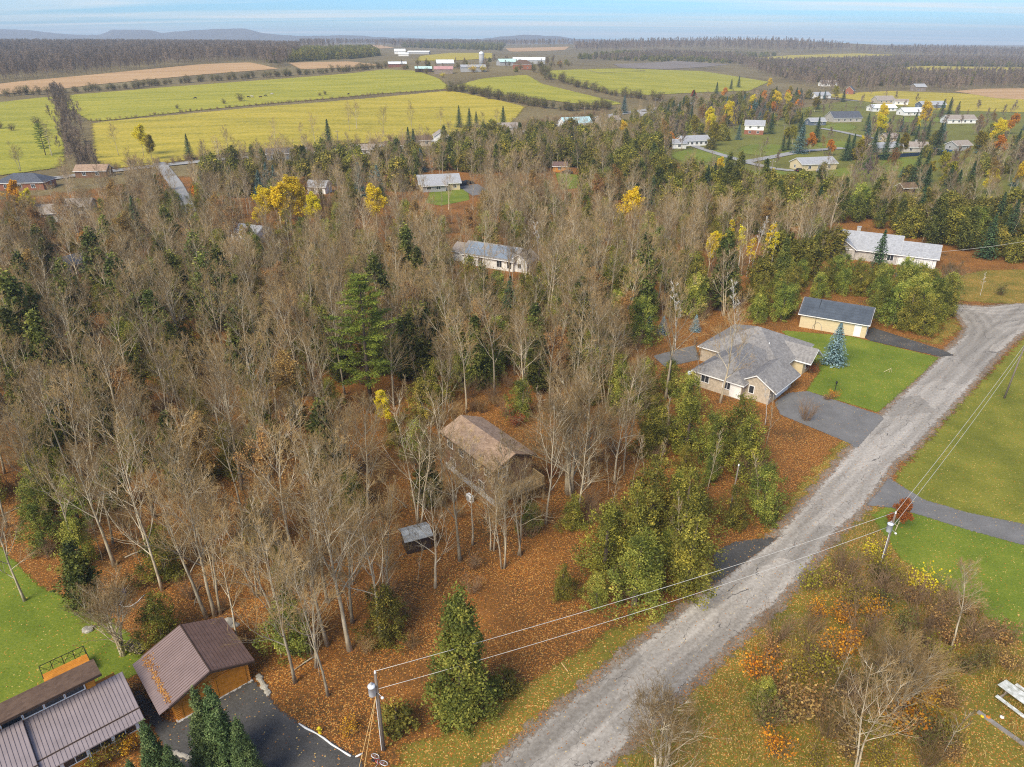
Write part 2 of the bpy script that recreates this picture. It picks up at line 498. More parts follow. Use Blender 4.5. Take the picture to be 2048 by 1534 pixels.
# ------------------------------------------------------------------ flat sheets with a frayed border
def poly_dist(P, X, Y):
    """signed distance of the points X, Y to the polygon P (positive inside)"""
    P = np.asarray(P, float); Q = np.roll(P, -1, 0)
    d = np.full(X.shape, 1e18); ins = np.zeros(X.shape, bool)
    for (x0, y0), (x1, y1) in zip(P, Q):
        ex, ey = x1 - x0, y1 - y0
        t = np.clip(((X - x0) * ex + (Y - y0) * ey) / max(ex * ex + ey * ey, 1e-9), 0, 1)
        d = np.minimum(d, (X - x0 - t * ex) ** 2 + (Y - y0 - t * ey) ** 2)
        c = ((y0 > Y) != (y1 > Y))
        with np.errstate(divide='ignore', invalid='ignore'):
            xi = (x1 - x0) * (Y - y0) / (y1 - y0 if y1 != y0 else 1e-9) + x0
        ins ^= c & (X < xi)
    d = np.sqrt(d)
    return np.where(ins, d, -d)

def inside(P, x, y):
    return poly_dist(P, np.array([x]), np.array([y]))[0] > 0

def ribbon(cl, w):
    """polygon of a strip of width w along a centre line"""
    L, Rr = [], []
    for i, p in enumerate(cl):
        a = Vector(cl[max(i - 1, 0)]); b_ = Vector(cl[min(i + 1, len(cl) - 1)])
        d = (b_ - a).normalized(); nrm = Vector((-d.y, d.x)) * w / 2
        L.append((p[0] + nrm.x, p[1] + nrm.y)); Rr.append((p[0] - nrm.x, p[1] - nrm.y))
    return L + Rr[::-1]

KEEP = []          # polygons that trees keep clear of
NSHEET = [0]
def sheet(name, P, material, lift, cell=0.6, margin=1.0, label=None, dist=None):
    P = np.asarray(P, float)
    NSHEET[0] += 1
    if name != 'woodland_floor': lift += NSHEET[0] * (0.0007 if cell < 1.9 else 0.004)
    if name in ('road', 'path', 'driveway', 'lawn', 'parking_pad', 'pasture', 'stubble_field', 'hay_field', 'ploughed_field'): KEEP.append((name, P))
    x0, y0 = P.min(0) - margin; x1, y1 = P.max(0) + margin
    nx = int((x1 - x0) / cell) + 2; ny = int((y1 - y0) / cell) + 2
    gx = x0 + np.arange(nx) * cell; gy = y0 + np.arange(ny) * cell
    X, Y = np.meshgrid(gx, gy, indexing='ij')
    D = poly_dist(P, X, Y) if dist is None else dist(X, Y)
    keep = (D > -margin)
    Z = Zf(X, Y) + lift
    idx = -np.ones(X.shape, int)
    fm = keep[:-1, :-1] | keep[1:, :-1] | keep[1:, 1:] | keep[:-1, 1:]
    use = np.zeros(X.shape, bool)
    use[:-1, :-1] |= fm; use[1:, :-1] |= fm; use[1:, 1:] |= fm; use[:-1, 1:] |= fm
    idx[use] = np.arange(use.sum())
    v = np.stack([X[use], Y[use], Z[use]], 1)
    I, J = np.nonzero(fm)
    f = np.stack([idx[I, J], idx[I + 1, J], idx[I + 1, J + 1], idx[I, J + 1]], 1)
    me = bpy.data.meshes.new(name)
    me.from_pydata(v.tolist(), [], f.tolist())
    ea = me.attributes.new('edge', 'FLOAT', 'POINT')
    ea.data.foreach_set('value', D[use].astype(np.float32))
    me.materials.append(material)
    me.polygons.foreach_set('use_smooth', [True] * len(me.polygons))
    o = link(name, me)
    o['kind'] = 'structure'
    if label: o['label'] = label
    return o

# ------------------------------------------------------------------ ground, fields, roads, lawns
LITTER = ((0.38, 0.140, 0.026), (0.48, 0.225, 0.055), (0.20, 0.075, 0.020), (0.44, 0.170, 0.030), (0.52, 0.29, 0.085), (0.30, 0.105, 0.022), (0.10, 0.050, 0.020))
M_far = region_mat('dry_meadow', ((0.10, 0.075, 0.035), (0.17, 0.13, 0.055), (0.24, 0.19, 0.085)), grain=0.5, big=0.012, edge=None)
M_litter = region_mat('leaf_litter', ((0.060, 0.042, 0.018), (0.17, 0.078, 0.022), (0.29, 0.120, 0.028)), grain=4.0, big=0.13, edge=14, rag=10, leaf=0.50, leafcols=LITTER, bump=0.7, bdist=0.12)
M_lawn = region_mat('mown_grass', ((0.100, 0.112, 0.016), (0.165, 0.168, 0.023), (0.245, 0.225, 0.036)), grain=5.0, big=0.16, edge=1.6, rag=1.1, leaf=0.03, leafcols=((0.55, 0.40, 0.12), (0.50, 0.24, 0.05), (0.38, 0.15, 0.03)), bump=0.5)
M_lawn2 = region_mat('bright_mown_grass', ((0.085, 0.125, 0.014), (0.140, 0.185, 0.020), (0.220, 0.240, 0.032)), grain=5.0, big=0.16, edge=0.8, rag=0.4, leaf=0.025, leafcols=((0.55, 0.40, 0.12), (0.50, 0.24, 0.05), (0.45, 0.20, 0.03)), bump=0.5)
M_vill = region_mat('rough_village_grass', ((0.10, 0.090, 0.022), (0.150, 0.150, 0.028), (0.20, 0.20, 0.036)), grain=0.8, big=0.035, edge=4, rag=3)
M_lawnv = region_mat('village_lawn_grass', ((0.105, 0.135, 0.018), (0.155, 0.185, 0.024), (0.20, 0.22, 0.032)), grain=0.8, big=0.05, edge=3, rag=2.5)
M_verge = region_mat('leafy_verge_grass', ((0.105, 0.105, 0.016), (0.17, 0.145, 0.024), (0.25, 0.195, 0.035)), grain=4.0, big=0.16, edge=2.2, rag=1.4, leaf=0.34, leafcols=((0.46, 0.22, 0.05), (0.36, 0.14, 0.025), (0.56, 0.36, 0.11), (0.26, 0.10, 0.02)), bump=0.6)
M_road = region_mat('worn_asphalt', ((0.225, 0.200, 0.170), (0.315, 0.287, 0.250), (0.42, 0.388, 0.342)), grain=3.0, big=0.35, edge=1.0, rag=0.75, leaf=0.018, leafcols=((0.55, 0.42, 0.2), (0.42, 0.2, 0.06), (0.30, 0.14, 0.05)), bump=0.25, bdist=0.03, streak=(R(-43.5), 0.10, 1.9), cracks=(0.11, 0.10, 0.09))
M_patch = region_mat('gravel_shoulder', ((0.14, 0.105, 0.075), (0.21, 0.165, 0.12), (0.29, 0.24, 0.185)), grain=4.0, big=0.5, edge=1.4, rag=1.0, leaf=0.14, leafcols=LITTER[:4], bump=0.5)
M_drive = region_mat('driveway_asphalt', ((0.125, 0.122, 0.118), (0.165, 0.160, 0.155), (0.21, 0.205, 0.198)), grain=7.0, big=0.35, edge=0.4, rag=0.22, leaf=0.012, leafcols=((0.5, 0.36, 0.14), (0.42, 0.2, 0.06)), bump=0.15, bdist=0.02)
M_drive2 = region_mat('dark_driveway_asphalt', ((0.055, 0.053, 0.050), (0.080, 0.077, 0.073), (0.115, 0.110, 0.104)), grain=7.0, big=0.35, edge=0.5, rag=0.3, leaf=0.02, leafcols=((0.5, 0.36, 0.14), (0.42, 0.2, 0.06)), bump=0.15, bdist=0.02)
M_farroad = region_mat('far_road_asphalt', ((0.24, 0.235, 0.225), (0.30, 0.295, 0.28), (0.37, 0.36, 0.345)), grain=2.0, big=0.1, edge=0.6, rag=0.3, bump=0.1)
M_fieldA = region_mat('pasture_grass', ((0.185, 0.195, 0.022), (0.295, 0.280, 0.030), (0.410, 0.355, 0.046)), grain=0.6, big=0.035, edge=4, rag=2.2, bump=0.5, bdist=0.5, streak=(R(-14), 0.5, 3.0))
M_fieldB = region_mat('yellowing_pasture', ((0.220, 0.195, 0.024), (0.370, 0.300, 0.034), (0.510, 0.385, 0.058)), grain=0.6, big=0.035, edge=4, rag=2.2, bump=0.5, bdist=0.5, streak=(R(-14), 0.5, 3.0))
M_fieldT = region_mat('straw_stubble', ((0.33, 0.205, 0.095), (0.43, 0.27, 0.13), (0.52, 0.35, 0.18)), grain=0.6, big=0.02, edge=4, rag=2.2, bump=0.4, bdist=0.3, streak=(R(-10), 0.4, 3.0))
M_fieldP = region_mat('ploughed_soil', ((0.15, 0.125, 0.105), (0.20, 0.165, 0.135), (0.25, 0.21, 0.175)), grain=0.6, big=0.02, edge=4, rag=2.2, bump=0.4, bdist=0.3)
M_hills = region_mat('far_wooded_hills', ((0.055, 0.050, 0.045), (0.085, 0.078, 0.065), (0.12, 0.11, 0.09)), grain=0.03, big=0.004, edge=None, bump=1.0, bdist=8)

# the ground: one sheet to the horizon
ys = np.concatenate([np.arange(-160, 300, 20.0), np.geomspace(300, 9500, 110)])
ss = np.linspace(-1, 1, 141)
V = []
for y in ys:
    W = 1.25 * max(y, 0) + 160
    for s_ in ss:
        x = s_ * W
        V.append((x, y, zz(x, y) - (0.0 if y < 250 else 0.02)))
nS = len(ss)
Fc = [(i * nS + j, i * nS + j + 1, (i + 1) * nS + j + 1, (i + 1) * nS + j) for i in range(len(ys) - 1) for j in range(nS - 1)]
me = bpy.data.meshes.new('ground'); me.from_pydata(V, [], Fc); me.materials.append(M_far)
me.polygons.foreach_set('use_smooth', [True] * len(me.polygons))
g_ = link('ground', me); tag(g_, 'dry brown meadow ground reaching out to the horizon', None, kind='structure')

# far blue ridges
prof = [(-900, 62), (0, 58), (60, 60), (110, 66), (180, 70), (205, 68), (222, 60), (300, 60), (322, 66), (345, 63), (430, 58), (490, 57), (525, 66), (600, 71), (700, 71), (780, 75), (870, 77), (960, 78), (1010, 72), (1060, 70), (1100, 71), (1150, 77), (1260, 82), (1330, 80), (1450, 82), (1560, 84), (1700, 93), (1850, 95), (2048, 97), (2900, 97)]
us = np.arange(-880, 2900, 8.0)
pv = np.interp(us, [p[0] for p in prof], [p[1] for p in prof])
V, Fc = [], []
YR = 6600.0
rows = [(-1500, 0.0), (-1100, 0.22), (-700, 0.55), (-350, 0.85), (0, 1.0), (500, 0.8), (1300, 0.2)]
for k, (u, v) in enumerate(zip(us, pv)):
    v += 1.2 * mnoise.noise((u * 0.05, 3.3, 0)) + 0.7 * mnoise.noise((u * 0.21, 1.3, 0))
    yv = (767 - v) / FPX
    sl = (-SP + yv * CP) / (CP + yv * SP)
    top = H + YR * sl
    xa = (u - 1024) / FPX / (CP + yv * SP)
    for dy_, w_ in rows:
        Y_ = YR + dy_
        X_ = xa * Y_
        b0 = zz(X_, Y_) - 6
        V.append((X_, Y_, b0 + max(top - b0, 4) * w_ + 5 * mnoise.noise((X_ * 0.004, Y_ * 0.004, 0)) * (0.3 + w_)))
m_ = len(rows)
Fc = [(i * m_ + j, (i + 1) * m_ + j, (i + 1) * m_ + j + 1, i * m_ + j + 1) for i in range(len(us) - 1) for j in range(m_ - 1)]
me = bpy.data.meshes.new('distant_hills'); me.from_pydata(V, [], Fc); me.materials.append(M_hills)
me.polygons.foreach_set('use_smooth', [True] * len(me.polygons))
tag(link('distant_hills', me), 'low wooded ridges far away on the skyline', kind='structure')

# fields on the rise
def field(name, pts, m, label, cell=8.0, lift=0.25):
    return sheet(name, atp(pts), m, lift, cell, 8.0, label)
field('pasture', [(140, 190), (350, 173), (560, 158), (700, 147), (770, 139), (835, 142), (880, 158), (905, 178), (760, 188), (560, 206), (380, 223), (230, 240), (178, 243), (130, 215)], M_fieldA, 'green sloping pasture where the cattle graze')
field('pasture', [(182, 246), (560, 211), (900, 181), (960, 193), (1052, 214), (1010, 262), (880, 277), (600, 298), (450, 308), (300, 332), (190, 340)], M_fieldB, 'yellowing pasture below the field fence')
field('pasture', [(-200, 215), (0, 205), (108, 192), (128, 240), (130, 335), (0, 352), (-200, 372)], M_fieldA, 'green field left of the dense hedgerow')
field('pasture', [(908, 172), (960, 158), (1055, 150), (1085, 168), (1230, 203), (1250, 208), (1195, 213), (1080, 199), (950, 186)], M_fieldA, 'green field between two hedgerows below the farm')
field('pasture', [(1085, 142), (1250, 137), (1400, 142), (1540, 164), (1500, 182), (1300, 191), (1212, 186), (1100, 155)], M_fieldA, 'rounded green field with the riding paddock on it')
field('stubble_field', [(-200, 190), (40, 163), (180, 150), (400, 129), (500, 125), (560, 138), (400, 150), (200, 169), (100, 181), (-200, 205)], M_fieldT, 'straw coloured stubble field under the bare wood', 10)
field('stubble_field', [(575, 126), (700, 123), (770, 131), (700, 136), (600, 139)], M_fieldT, 'small straw stubble field behind the hedge', 10)
field('stubble_field', [(1905, 183), (1960, 178), (2150, 176), (2150, 204), (1990, 197)], M_fieldT, 'straw stubble field beyond the village', 8)
field('hay_field', [(840, 112), (900, 106), (985, 106), (985, 117), (920, 121), (830, 122)], M_fieldB, 'pale hay field behind the silo', 14)
field('hay_field', [(640, 92), (760, 90), (790, 96), (680, 101)], M_fieldT, 'pale field beside the distant farm', 20)
field('hay_field', [(1010, 96), (1140, 93), (1130, 100), (1020, 104)], M_fieldT, 'pale field before the far woods', 20)
field('hay_field', [(1560, 111), (1720, 107), (1800, 110), (1700, 116)], M_fieldB, 'pale strip of field among the far right woods', 20)
field('hay_field', [(1230, 104), (1330, 101), (1400, 104), (1300, 109)], M_fieldT, 'pale far field under the low wooded hill', 20)
field('hay_field', [(1700, 141), (1850, 132), (2150, 136), (2150, 150), (1850, 151)], M_fieldB, 'pale yellow far field in the valley wood', 16)
field('hay_field', [(1430, 119), (1560, 112), (1700, 109), (1850, 113), (1700, 123), (1560, 127)], M_fieldB, 'dull yellow clearing in the valley wood', 14)
field('ploughed_field', [(1225, 128), (1350, 122), (1460, 129), (1320, 139), (1240, 136)], M_fieldP, 'grey ploughed field behind the paddock', 14)
field('village_lawn', [(1335, 302), (1450, 258), (1560, 222), (1680, 203), (1800, 196), (2200, 225), (2200, 430), (1900, 432), (1700, 398), (1550, 372), (1440, 342), (1360, 330)], M_vill, 'rough olive grass between the village houses', 5.0, 0.05)
for (uu, vv, ru, rv_, lab) in ((1400, 312, 60, 14, 'green lawn before the bungalow on the village lane'), (1530, 300, 55, 12, 'green lawn below the two-storey white house'), (1530, 348, 50, 8, 'green strip beside the village crossroads'), (1680, 255, 35, 8, 'green lawn before the large dark roofed house'), (1690, 345, 45, 9, 'green lawn right of the cream village house'), (1800, 330, 45, 14, 'bright green lawn below the blue fence'), (1850, 240, 60, 6, 'green lawn below the white bungalows'), (1670, 290, 40, 8, 'green lawn beside the round orange tree')):
    sheet('village_garden_lawn', atp([(uu + ru * math.cos(t), vv + rv_ * math.sin(t)) for t in np.linspace(0, 6.0, 14)]), M_lawnv, .11, 3.0, 6.0, lab)
field('meadow', [(1640, 190), (1780, 182), (1920, 187), (2200, 210), (2200, 228), (1900, 222), (1740, 205)], M_fieldB, 'dry yellow meadow behind the village houses', 6.0, 0.12)

sheet('woodland_floor', atp([(-700, 430), (0, 400), (420, 345), (700, 320), (1000, 300), (1300, 315), (1500, 360), (1750, 420), (2100, 450), (2800, 470)]) + [(260, 60), (200, -120), (-220, -120), (-300, 60)], M_litter, 0.004, 5.0, 30, 'woodland floor deep in orange brown fallen leaves')

ROAD_L = [(905, 1610), (985, 1534), (1099, 1434), (1212, 1345), (1324, 1253), (1400, 1195), (1437, 1160), (1490, 1120), (1547, 1078), (1601, 1016), (1646, 962), (1709, 891), (1760, 833), (1884, 712), (1922, 676), (1932, 655), (1918, 630), (1885, 612), (1921, 610), (1976, 614), (2048, 606), (2300, 580)]
ROAD_R = [(1090, 1650), (1205, 1534), (1315, 1428), (1425, 1323), (1470, 1280), (1489, 1264), (1536, 1225), (1605, 1148), (1655, 1082), (1729, 1012), (1791, 925), (1826, 898), (1921, 796), (1983, 723), (2030, 676), (2048, 664), (2300, 610)]
ROAD_P = atp(ROAD_L) + atp(ROAD_R)[::-1]
sheet('road_shoulder', ROAD_P, M_patch, 0.012, 0.6, 1.6, 'gravel shoulder strewn with leaves along the worn road',
      dist=lambda X, Y: poly_dist(ROAD_P, X, Y) + 0.95)
sheet('road', ROAD_P, M_road, 0.018, 0.5, 0.9, 'worn pale grey asphalt road with cracks')
# verges and lawns
V_L = [(720, 1620), (800, 1500), (960, 1420), (1100, 1330), (1230, 1250), (1330, 1215), (1430, 1150), (1500, 1090), (1600, 960), (1690, 870), (1740, 885), (1720, 915), (1500, 1140), (1330, 1260), (1110, 1445), (960, 1600)]
sheet('grass_verge', atp(V_L), M_verge, 0.008, 0.7, 2.0, 'leaf strewn grass verge beside the wooded side of the road')
V_R = [(1060, 1670), (1300, 1420), (1480, 1260), (1640, 1090), (1730, 1000), (1850, 1040), (2048, 1110), (2200, 1150), (2300, 1700)]
sheet('leafy_verge', atp(V_R), M_verge, 0.006, 0.8, 2.0, 'leaf strewn rough grass around the roadside thicket')
sheet('lawn', atp([(1790, 1000), (1900, 1030), (2048, 1065), (2300, 1120), (2300, 1400), (2048, 1290), (1900, 1180), (1800, 1120), (1740, 1030)]), M_lawn2, 0.010, 0.8, 2.0, 'green lawn below the curving path')
sheet('lawn', atp([(1785, 955), (1840, 895), (1935, 788), (2048, 672), (2400, 625), (2400, 1120), (2048, 1065), (1900, 1030), (1800, 990)]), M_lawn, 0.010, 0.8, 2.0, 'wide mown lawn between road and path')
sheet('lawn', atp([(1560, 660), (1700, 672), (1880, 715), (1850, 745), (1757, 826), (1610, 782), (1640, 740), (1590, 690)]), M_lawn2, 0.010, 0.7, 1.6, 'bright green front lawn beside the blue spruce')
sheet('lawn', atp([(-300, 1010), (0, 1090), (80, 1170), (220, 1230), (285, 1290), (300, 1330), (200, 1400), (100, 1470), (-300, 1700)]), M_lawn2, 0.010, 0.8, 2.0, 'green back lawn behind the timber house')
sheet('lawn', atp([(1885, 560), (1960, 540), (2300, 535), (2300, 610), (2000, 608), (1920, 603)]), M_verge, 0.010, 0.9, 2.0, 'rough lawn on the far side of the side road')
sheet('lawn', atp([(1760, 672), (1880, 690), (1925, 660), (1912, 632), (1890, 640), (1860, 680)]), M_verge, 0.010, 0.7, 1.2, 'strip of yellow grass before the cedar hedge')
sheet('lawn', atp([(858, 385), (935, 372), (940, 400), (880, 412), (850, 405)]), M_lawn2, 0.012, 1.5, 2.5, 'green lawn before the grey roofed bungalow in the woods')
sheet('lawn', atp([(1110, 345), (1160, 350), (1170, 375), (1120, 380)]), M_lawn2, 0.012, 1.5, 2.5, 'green clearing beside the orange cabin')
# drives and path
sheet('path', atp([(1729, 1012), (1762, 975), (1776, 953), (1800, 970), (1850, 1000), (1935, 1025), (2048, 1048), (2300, 1085), (2300, 1140), (2048, 1092), (1940, 1062), (1830, 1028), (1780, 1016)]), M_drive, 0.022, 0.5, 0.6, 'grey asphalt path curving off the road')
sheet('driveway', atp([(1575, 786), (1615, 782), (1760, 830), (1768, 838), (1712, 900), (1700, 888), (1560, 830), (1548, 805)]), M_drive, 0.022, 0.5, 0.6, 'grey asphalt driveway of the beige bungalow')
sheet('driveway', atp([(1715, 668), (1745, 655), (1885, 700), (1912, 712), (1880, 714), (1740, 682)]), M_drive2, 0.022, 0.5, 0.6, 'dark asphalt drive of the cream garage')
sheet('driveway', atp([(1790, 545), (1870, 540), (1885, 560), (1830, 575), (1790, 570)]), M_drive2, 0.022, 0.8, 0.8, 'dark asphalt drive before the white garage doors')
sheet('driveway', atp([(1425, 1105), (1470, 1083), (1560, 1072), (1540, 1090), (1450, 1155), (1425, 1170)]), M_drive2, 0.020, 0.5, 0.6, 'dark drive mouth under the cedars')
sheet('driveway', atp([(265, 1370), (300, 1400), (330, 1440), (360, 1445), (505, 1360), (530, 1380), (560, 1420), (640, 1470), (720, 1515), (760, 1600), (300, 1620), (330, 1500), (300, 1450), (270, 1400)]), M_drive2, 0.022, 0.4, 0.5, 'dark asphalt drive in front of the orange garage')
sheet('parking_pad', atp([(1305, 712), (1390, 690), (1400, 720), (1330, 735)]), M_drive, 0.022, 0.6, 0.8, 'grey paved pad behind the beige bungalow')
sheet('driveway', atp([(915, 372), (955, 368), (985, 385), (945, 392)]), M_drive, 0.014, 1.0, 1.0, 'grey parking spot beside the bungalow in the woods')
# roads of the village and the county road
def far_road(pts, w, label, name='road'):
    return sheet(name, ribbon(atp(pts), w), M_farroad, 0.16, 2.0, 2.0, label)
far_road([(-150, 392), (0, 372), (180, 348), (330, 331), (440, 320), (560, 312), (660, 303), (760, 292), (880, 281), (1040, 266), (1130, 249), (1240, 228), (1340, 213), (1460, 199)], 7.5, 'pale county road running below the pastures')
far_road([(318, 326), (333, 345), (350, 368), (372, 410), (400, 450)], 5.5, 'pale side street joining the county road')
far_road([(1385, 292), (1430, 307), (1490, 325), (1545, 338), (1588, 343)], 5.0, 'pale village lane past the crossroads')
far_road([(1460, 331), (1495, 324), (1550, 314), (1605, 303), (1690, 297)], 6.0, 'pale village street running to the orange trees')
far_road([(1640, 257), (1680, 264), (1720, 273), (1800, 285), (1880, 300)], 5.0, 'pale village drive behind the spruces')
far_road([(1480, 185), (1560, 190), (1640, 196), (1720, 203)], 4.0, 'pale far lane at the edge of the village')
# ------------------------------------------------------------------ plants: materials
B_grey = bark_mat('grey_bark', (0.56, 0.485, 0.35), (0.25, 0.20, 0.135), 0.35)
B_twig = bark_mat('bare_twigs', (0.35, 0.235, 0.098), (0.185, 0.122, 0.050), 0.5)
B_far = bark_mat('far_bare_twigs', (0.25, 0.185, 0.125), (0.15, 0.11, 0.078), 0.45)
B_dark = bark_mat('dark_bark', (0.17, 0.13, 0.10), (0.08, 0.06, 0.045))
B_birch = bark_mat('white_birch_bark', (0.75, 0.72, 0.67), (0.45, 0.42, 0.38), 0.08)
B_brush = bark_mat('brown_brush', (0.28, 0.185, 0.105), (0.15, 0.092, 0.05), 0.3)
B_purple = bark_mat('purplish_twigs', (0.26, 0.18, 0.17), (0.15, 0.10, 0.10), 0.2)
L_cedar = leaf_mat('cedar_sprays', [(0.0, (0.065, 0.070, 0.014)), (0.35, (0.160, 0.155, 0.024)), (0.70, (0.280, 0.250, 0.036)), (1.0, (0.50, 0.40, 0.060))], 0.28)
L_cedar2 = leaf_mat('fresh_cedar_sprays', [(0.0, (0.070, 0.092, 0.018)), (0.35, (0.175, 0.210, 0.032)), (0.70, (0.310, 0.325, 0.052)), (1.0, (0.54, 0.49, 0.090))], 0.22)
L_dark = leaf_mat('hemlock_sprays', [(0.0, (0.048, 0.062, 0.016)), (0.5, (0.130, 0.148, 0.028)), (1.0, (0.27, 0.255, 0.048))], 0.28)
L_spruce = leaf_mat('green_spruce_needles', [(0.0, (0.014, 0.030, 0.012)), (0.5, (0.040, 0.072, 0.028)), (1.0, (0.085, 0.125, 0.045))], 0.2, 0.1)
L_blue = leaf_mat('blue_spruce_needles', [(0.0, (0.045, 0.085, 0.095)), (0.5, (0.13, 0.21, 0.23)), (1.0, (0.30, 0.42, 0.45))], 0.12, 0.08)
L_bluegreen = leaf_mat('bluish_spruce_needles', [(0.0, (0.020, 0.048, 0.042)), (0.5, (0.055, 0.105, 0.092)), (1.0, (0.12, 0.19, 0.17))], 0.25, 0.08)
L_pine = leaf_mat('pine_needles', [(0.0, (0.070, 0.105, 0.016)), (0.5, (0.175, 0.220, 0.028)), (1.0, (0.36, 0.385, 0.048))], 0.12)
L_yellow = leaf_mat('yellow_autumn_leaves', [(0.0, (0.58, 0.40, 0.012)), (0.5, (0.80, 0.62, 0.020)), (1.0, (0.90, 0.78, 0.050))], 0.12, 0.35)
L_olive = leaf_mat('yellow_green_leaves', [(0.0, (0.13, 0.12, 0.014)), (0.5, (0.28, 0.24, 0.024)), (1.0, (0.50, 0.40, 0.040))], 0.2, 0.3)
L_orange = leaf_mat('orange_autumn_leaves', [(0.0, (0.40, 0.14, 0.010)), (0.5, (0.66, 0.28, 0.016)), (1.0, (0.82, 0.45, 0.035))], 0.18, 0.3)
L_red = leaf_mat('rusty_red_leaves', [(0.0, (0.16, 0.040, 0.014)), (0.5, (0.30, 0.080, 0.022)), (1.0, (0.42, 0.15, 0.040))], 0.18, 0.25)
L_tan = leaf_mat('withered_tan_leaves', [(0.0, (0.17, 0.085, 0.026)), (0.5, (0.33, 0.185, 0.055)), (1.0, (0.52, 0.34, 0.11))], 0.2, 0.25)
L_shrub = leaf_mat('dull_green_leaves', [(0.0, (0.055, 0.060, 0.016)), (0.5, (0.115, 0.115, 0.026)), (1.0, (0.21, 0.19, 0.045))], 0.25, 0.2)
L_thuja = leaf_mat('fresh_green_sprays', [(0.0, (0.036, 0.062, 0.020)), (0.5, (0.100, 0.150, 0.046)), (1.0, (0.23, 0.275, 0.10))], 0.1, 0.12)

def rv(a=1.0):
    return Vector((random.uniform(-a, a), random.uniform(-a, a), random.uniform(-a, a)))

def perp(d):
    r = rv()
    p = d.cross(r)
    return p.normalized() if p.length > 1e-6 else Vector((1, 0, 0))

def bare_skeleton(seed, h, r0, limbs, spread, start, twig=1.0, stems=1, upright=0.5, fine=True, cr=0.012):
    """trunk mesh, twig mesh and the twig ends of a leafless tree"""
    random.seed(seed)
    T, C = MB(), MB(); tips = []
    def grow(p, d, ln, r, lvl):
        n = (5, 3, 2, 1)[lvl - 1]
        pts = [p.copy()]; rad = [r]
        dd = d.copy()
        for i in range(n):
            dd = (dd + rv(0.16) + Vector((0, 0, upright * 0.22))).normalized()
            pts.append(pts[-1] + dd * (ln / n))
            rad.append(max(cr * 0.55, r * (1 - 0.78 * (i + 1) / n)))
        sides = (5, 3, 3, 3)[lvl - 1]
        (T if lvl <= 2 else C).tube(pts, rad, sides, random.random(), cap=False)
        if lvl >= 3: tips.append(pts[-1])
        if lvl == 4: return
        nb = int(round({1: 8, 2: 4.6, 3: 2.5}[lvl] * twig * random.uniform(0.75, 1.25)))
        if lvl == 3 and not fine: return
        for k in range(nb):
            t = random.uniform({1: 0.25, 2: 0.15, 3: 0.1}[lvl], 1.0)
            f = t * n; i = min(int(f), n - 1)
            q = pts[i].lerp(pts[i + 1], f - i)
            dl = (pts[i + 1] - pts[i]).normalized()
            ang = random.uniform(0.35, 0.85)
            nd = (dl * math.cos(ang) + perp(dl) * math.sin(ang)).normalized()
            grow(q, nd, ln * random.uniform(0.38, 0.62) * (1.15 - 0.4 * t), max(cr * (1.7 if lvl == 1 else 1.0), r * (1 - 0.7 * t) * 0.55), lvl + 1)
    for s in range(stems):
        base = Vector((0, 0, -0.25)) if stems == 1 else Vector((random.uniform(-.4, .4), random.uniform(-.4, .4), -0.25))
        hh = h * (1 if s == 0 else random.uniform(0.75, 0.98))
        lean = Vector((random.uniform(-.06, .06), random.uniform(-.06, .06), 1)) + (rv(0.16) if stems > 1 else Vector())
        lean.z = 1
        pts = [base]; rad = [r0 * 1.35]
        d = lean.normalized(); n = 9
        for i in range(n):
            d = (d + Vector((random.uniform(-.07, .07), random.uniform(-.07, .07), 0.05))).normalized()
            pts.append(pts[-1] + d * (hh / n)); rad.append(max(0.018, r0 * (1 - 0.93 * ((i + 1) / n) ** 0.9)))
        T.tube(pts, rad, 7, 0.5)
        nl = max(4, int(limbs / stems ** 0.6))
        for k in range(nl):
            t = start + (1 - start) * ((k + random.random()) / nl) ** 0.9
            f = min(t, 0.985) * n; i = min(int(f), n - 1)
            q = pts[i].lerp(pts[i + 1], f - i)
            az = k * 2.4 + random.uniform(-.5, .5)
            el = random.uniform(0.55, 1.0) + 0.35 * upright * t
            nd = Vector((math.cos(az) * math.cos(el), math.sin(az) * math.cos(el), math.sin(el)))
            rt = rad[i] * 0.5
            grow(q, nd, spread * h * random.uniform(0.7, 1.15) * (1.25 - 0.85 * t), max(rt, 0.022), 1)
    return T, C, tips

def leaf_quad(M, p, nrm, size, t, up=None, aspect=1.0):
    nrm = nrm.normalized()
    a = up if up is not None else perp(nrm)
    e1 = (a - nrm * a.dot(nrm))
    e1 = e1.normalized() if e1.length > 1e-4 else perp(nrm)
    e2 = nrm.cross(e1)
    s = size * 0.5
    M.quad(tuple(p - e1 * s), tuple(p + e2 * s * aspect), tuple(p + e1 * s), tuple(p - e2 * s * aspect), t)

def leaves_at(M, tips, frac, per, spread, size, clump=None):
    for q in tips:
        if random.random() > frac: continue
        if clump and mnoise.noise(q * 0.28 + Vector((clump, 0, 0))) < 0.0: continue
        t0 = random.uniform(0.15, 0.85)
        for k in range(per):
            p = q + rv(spread)
            leaf_quad(M, p, rv() + Vector((0, 0, 0.5)), size * random.uniform(0.7, 1.3), min(1, max(0, t0 + random.uniform(-.25, .25))), aspect=0.8)

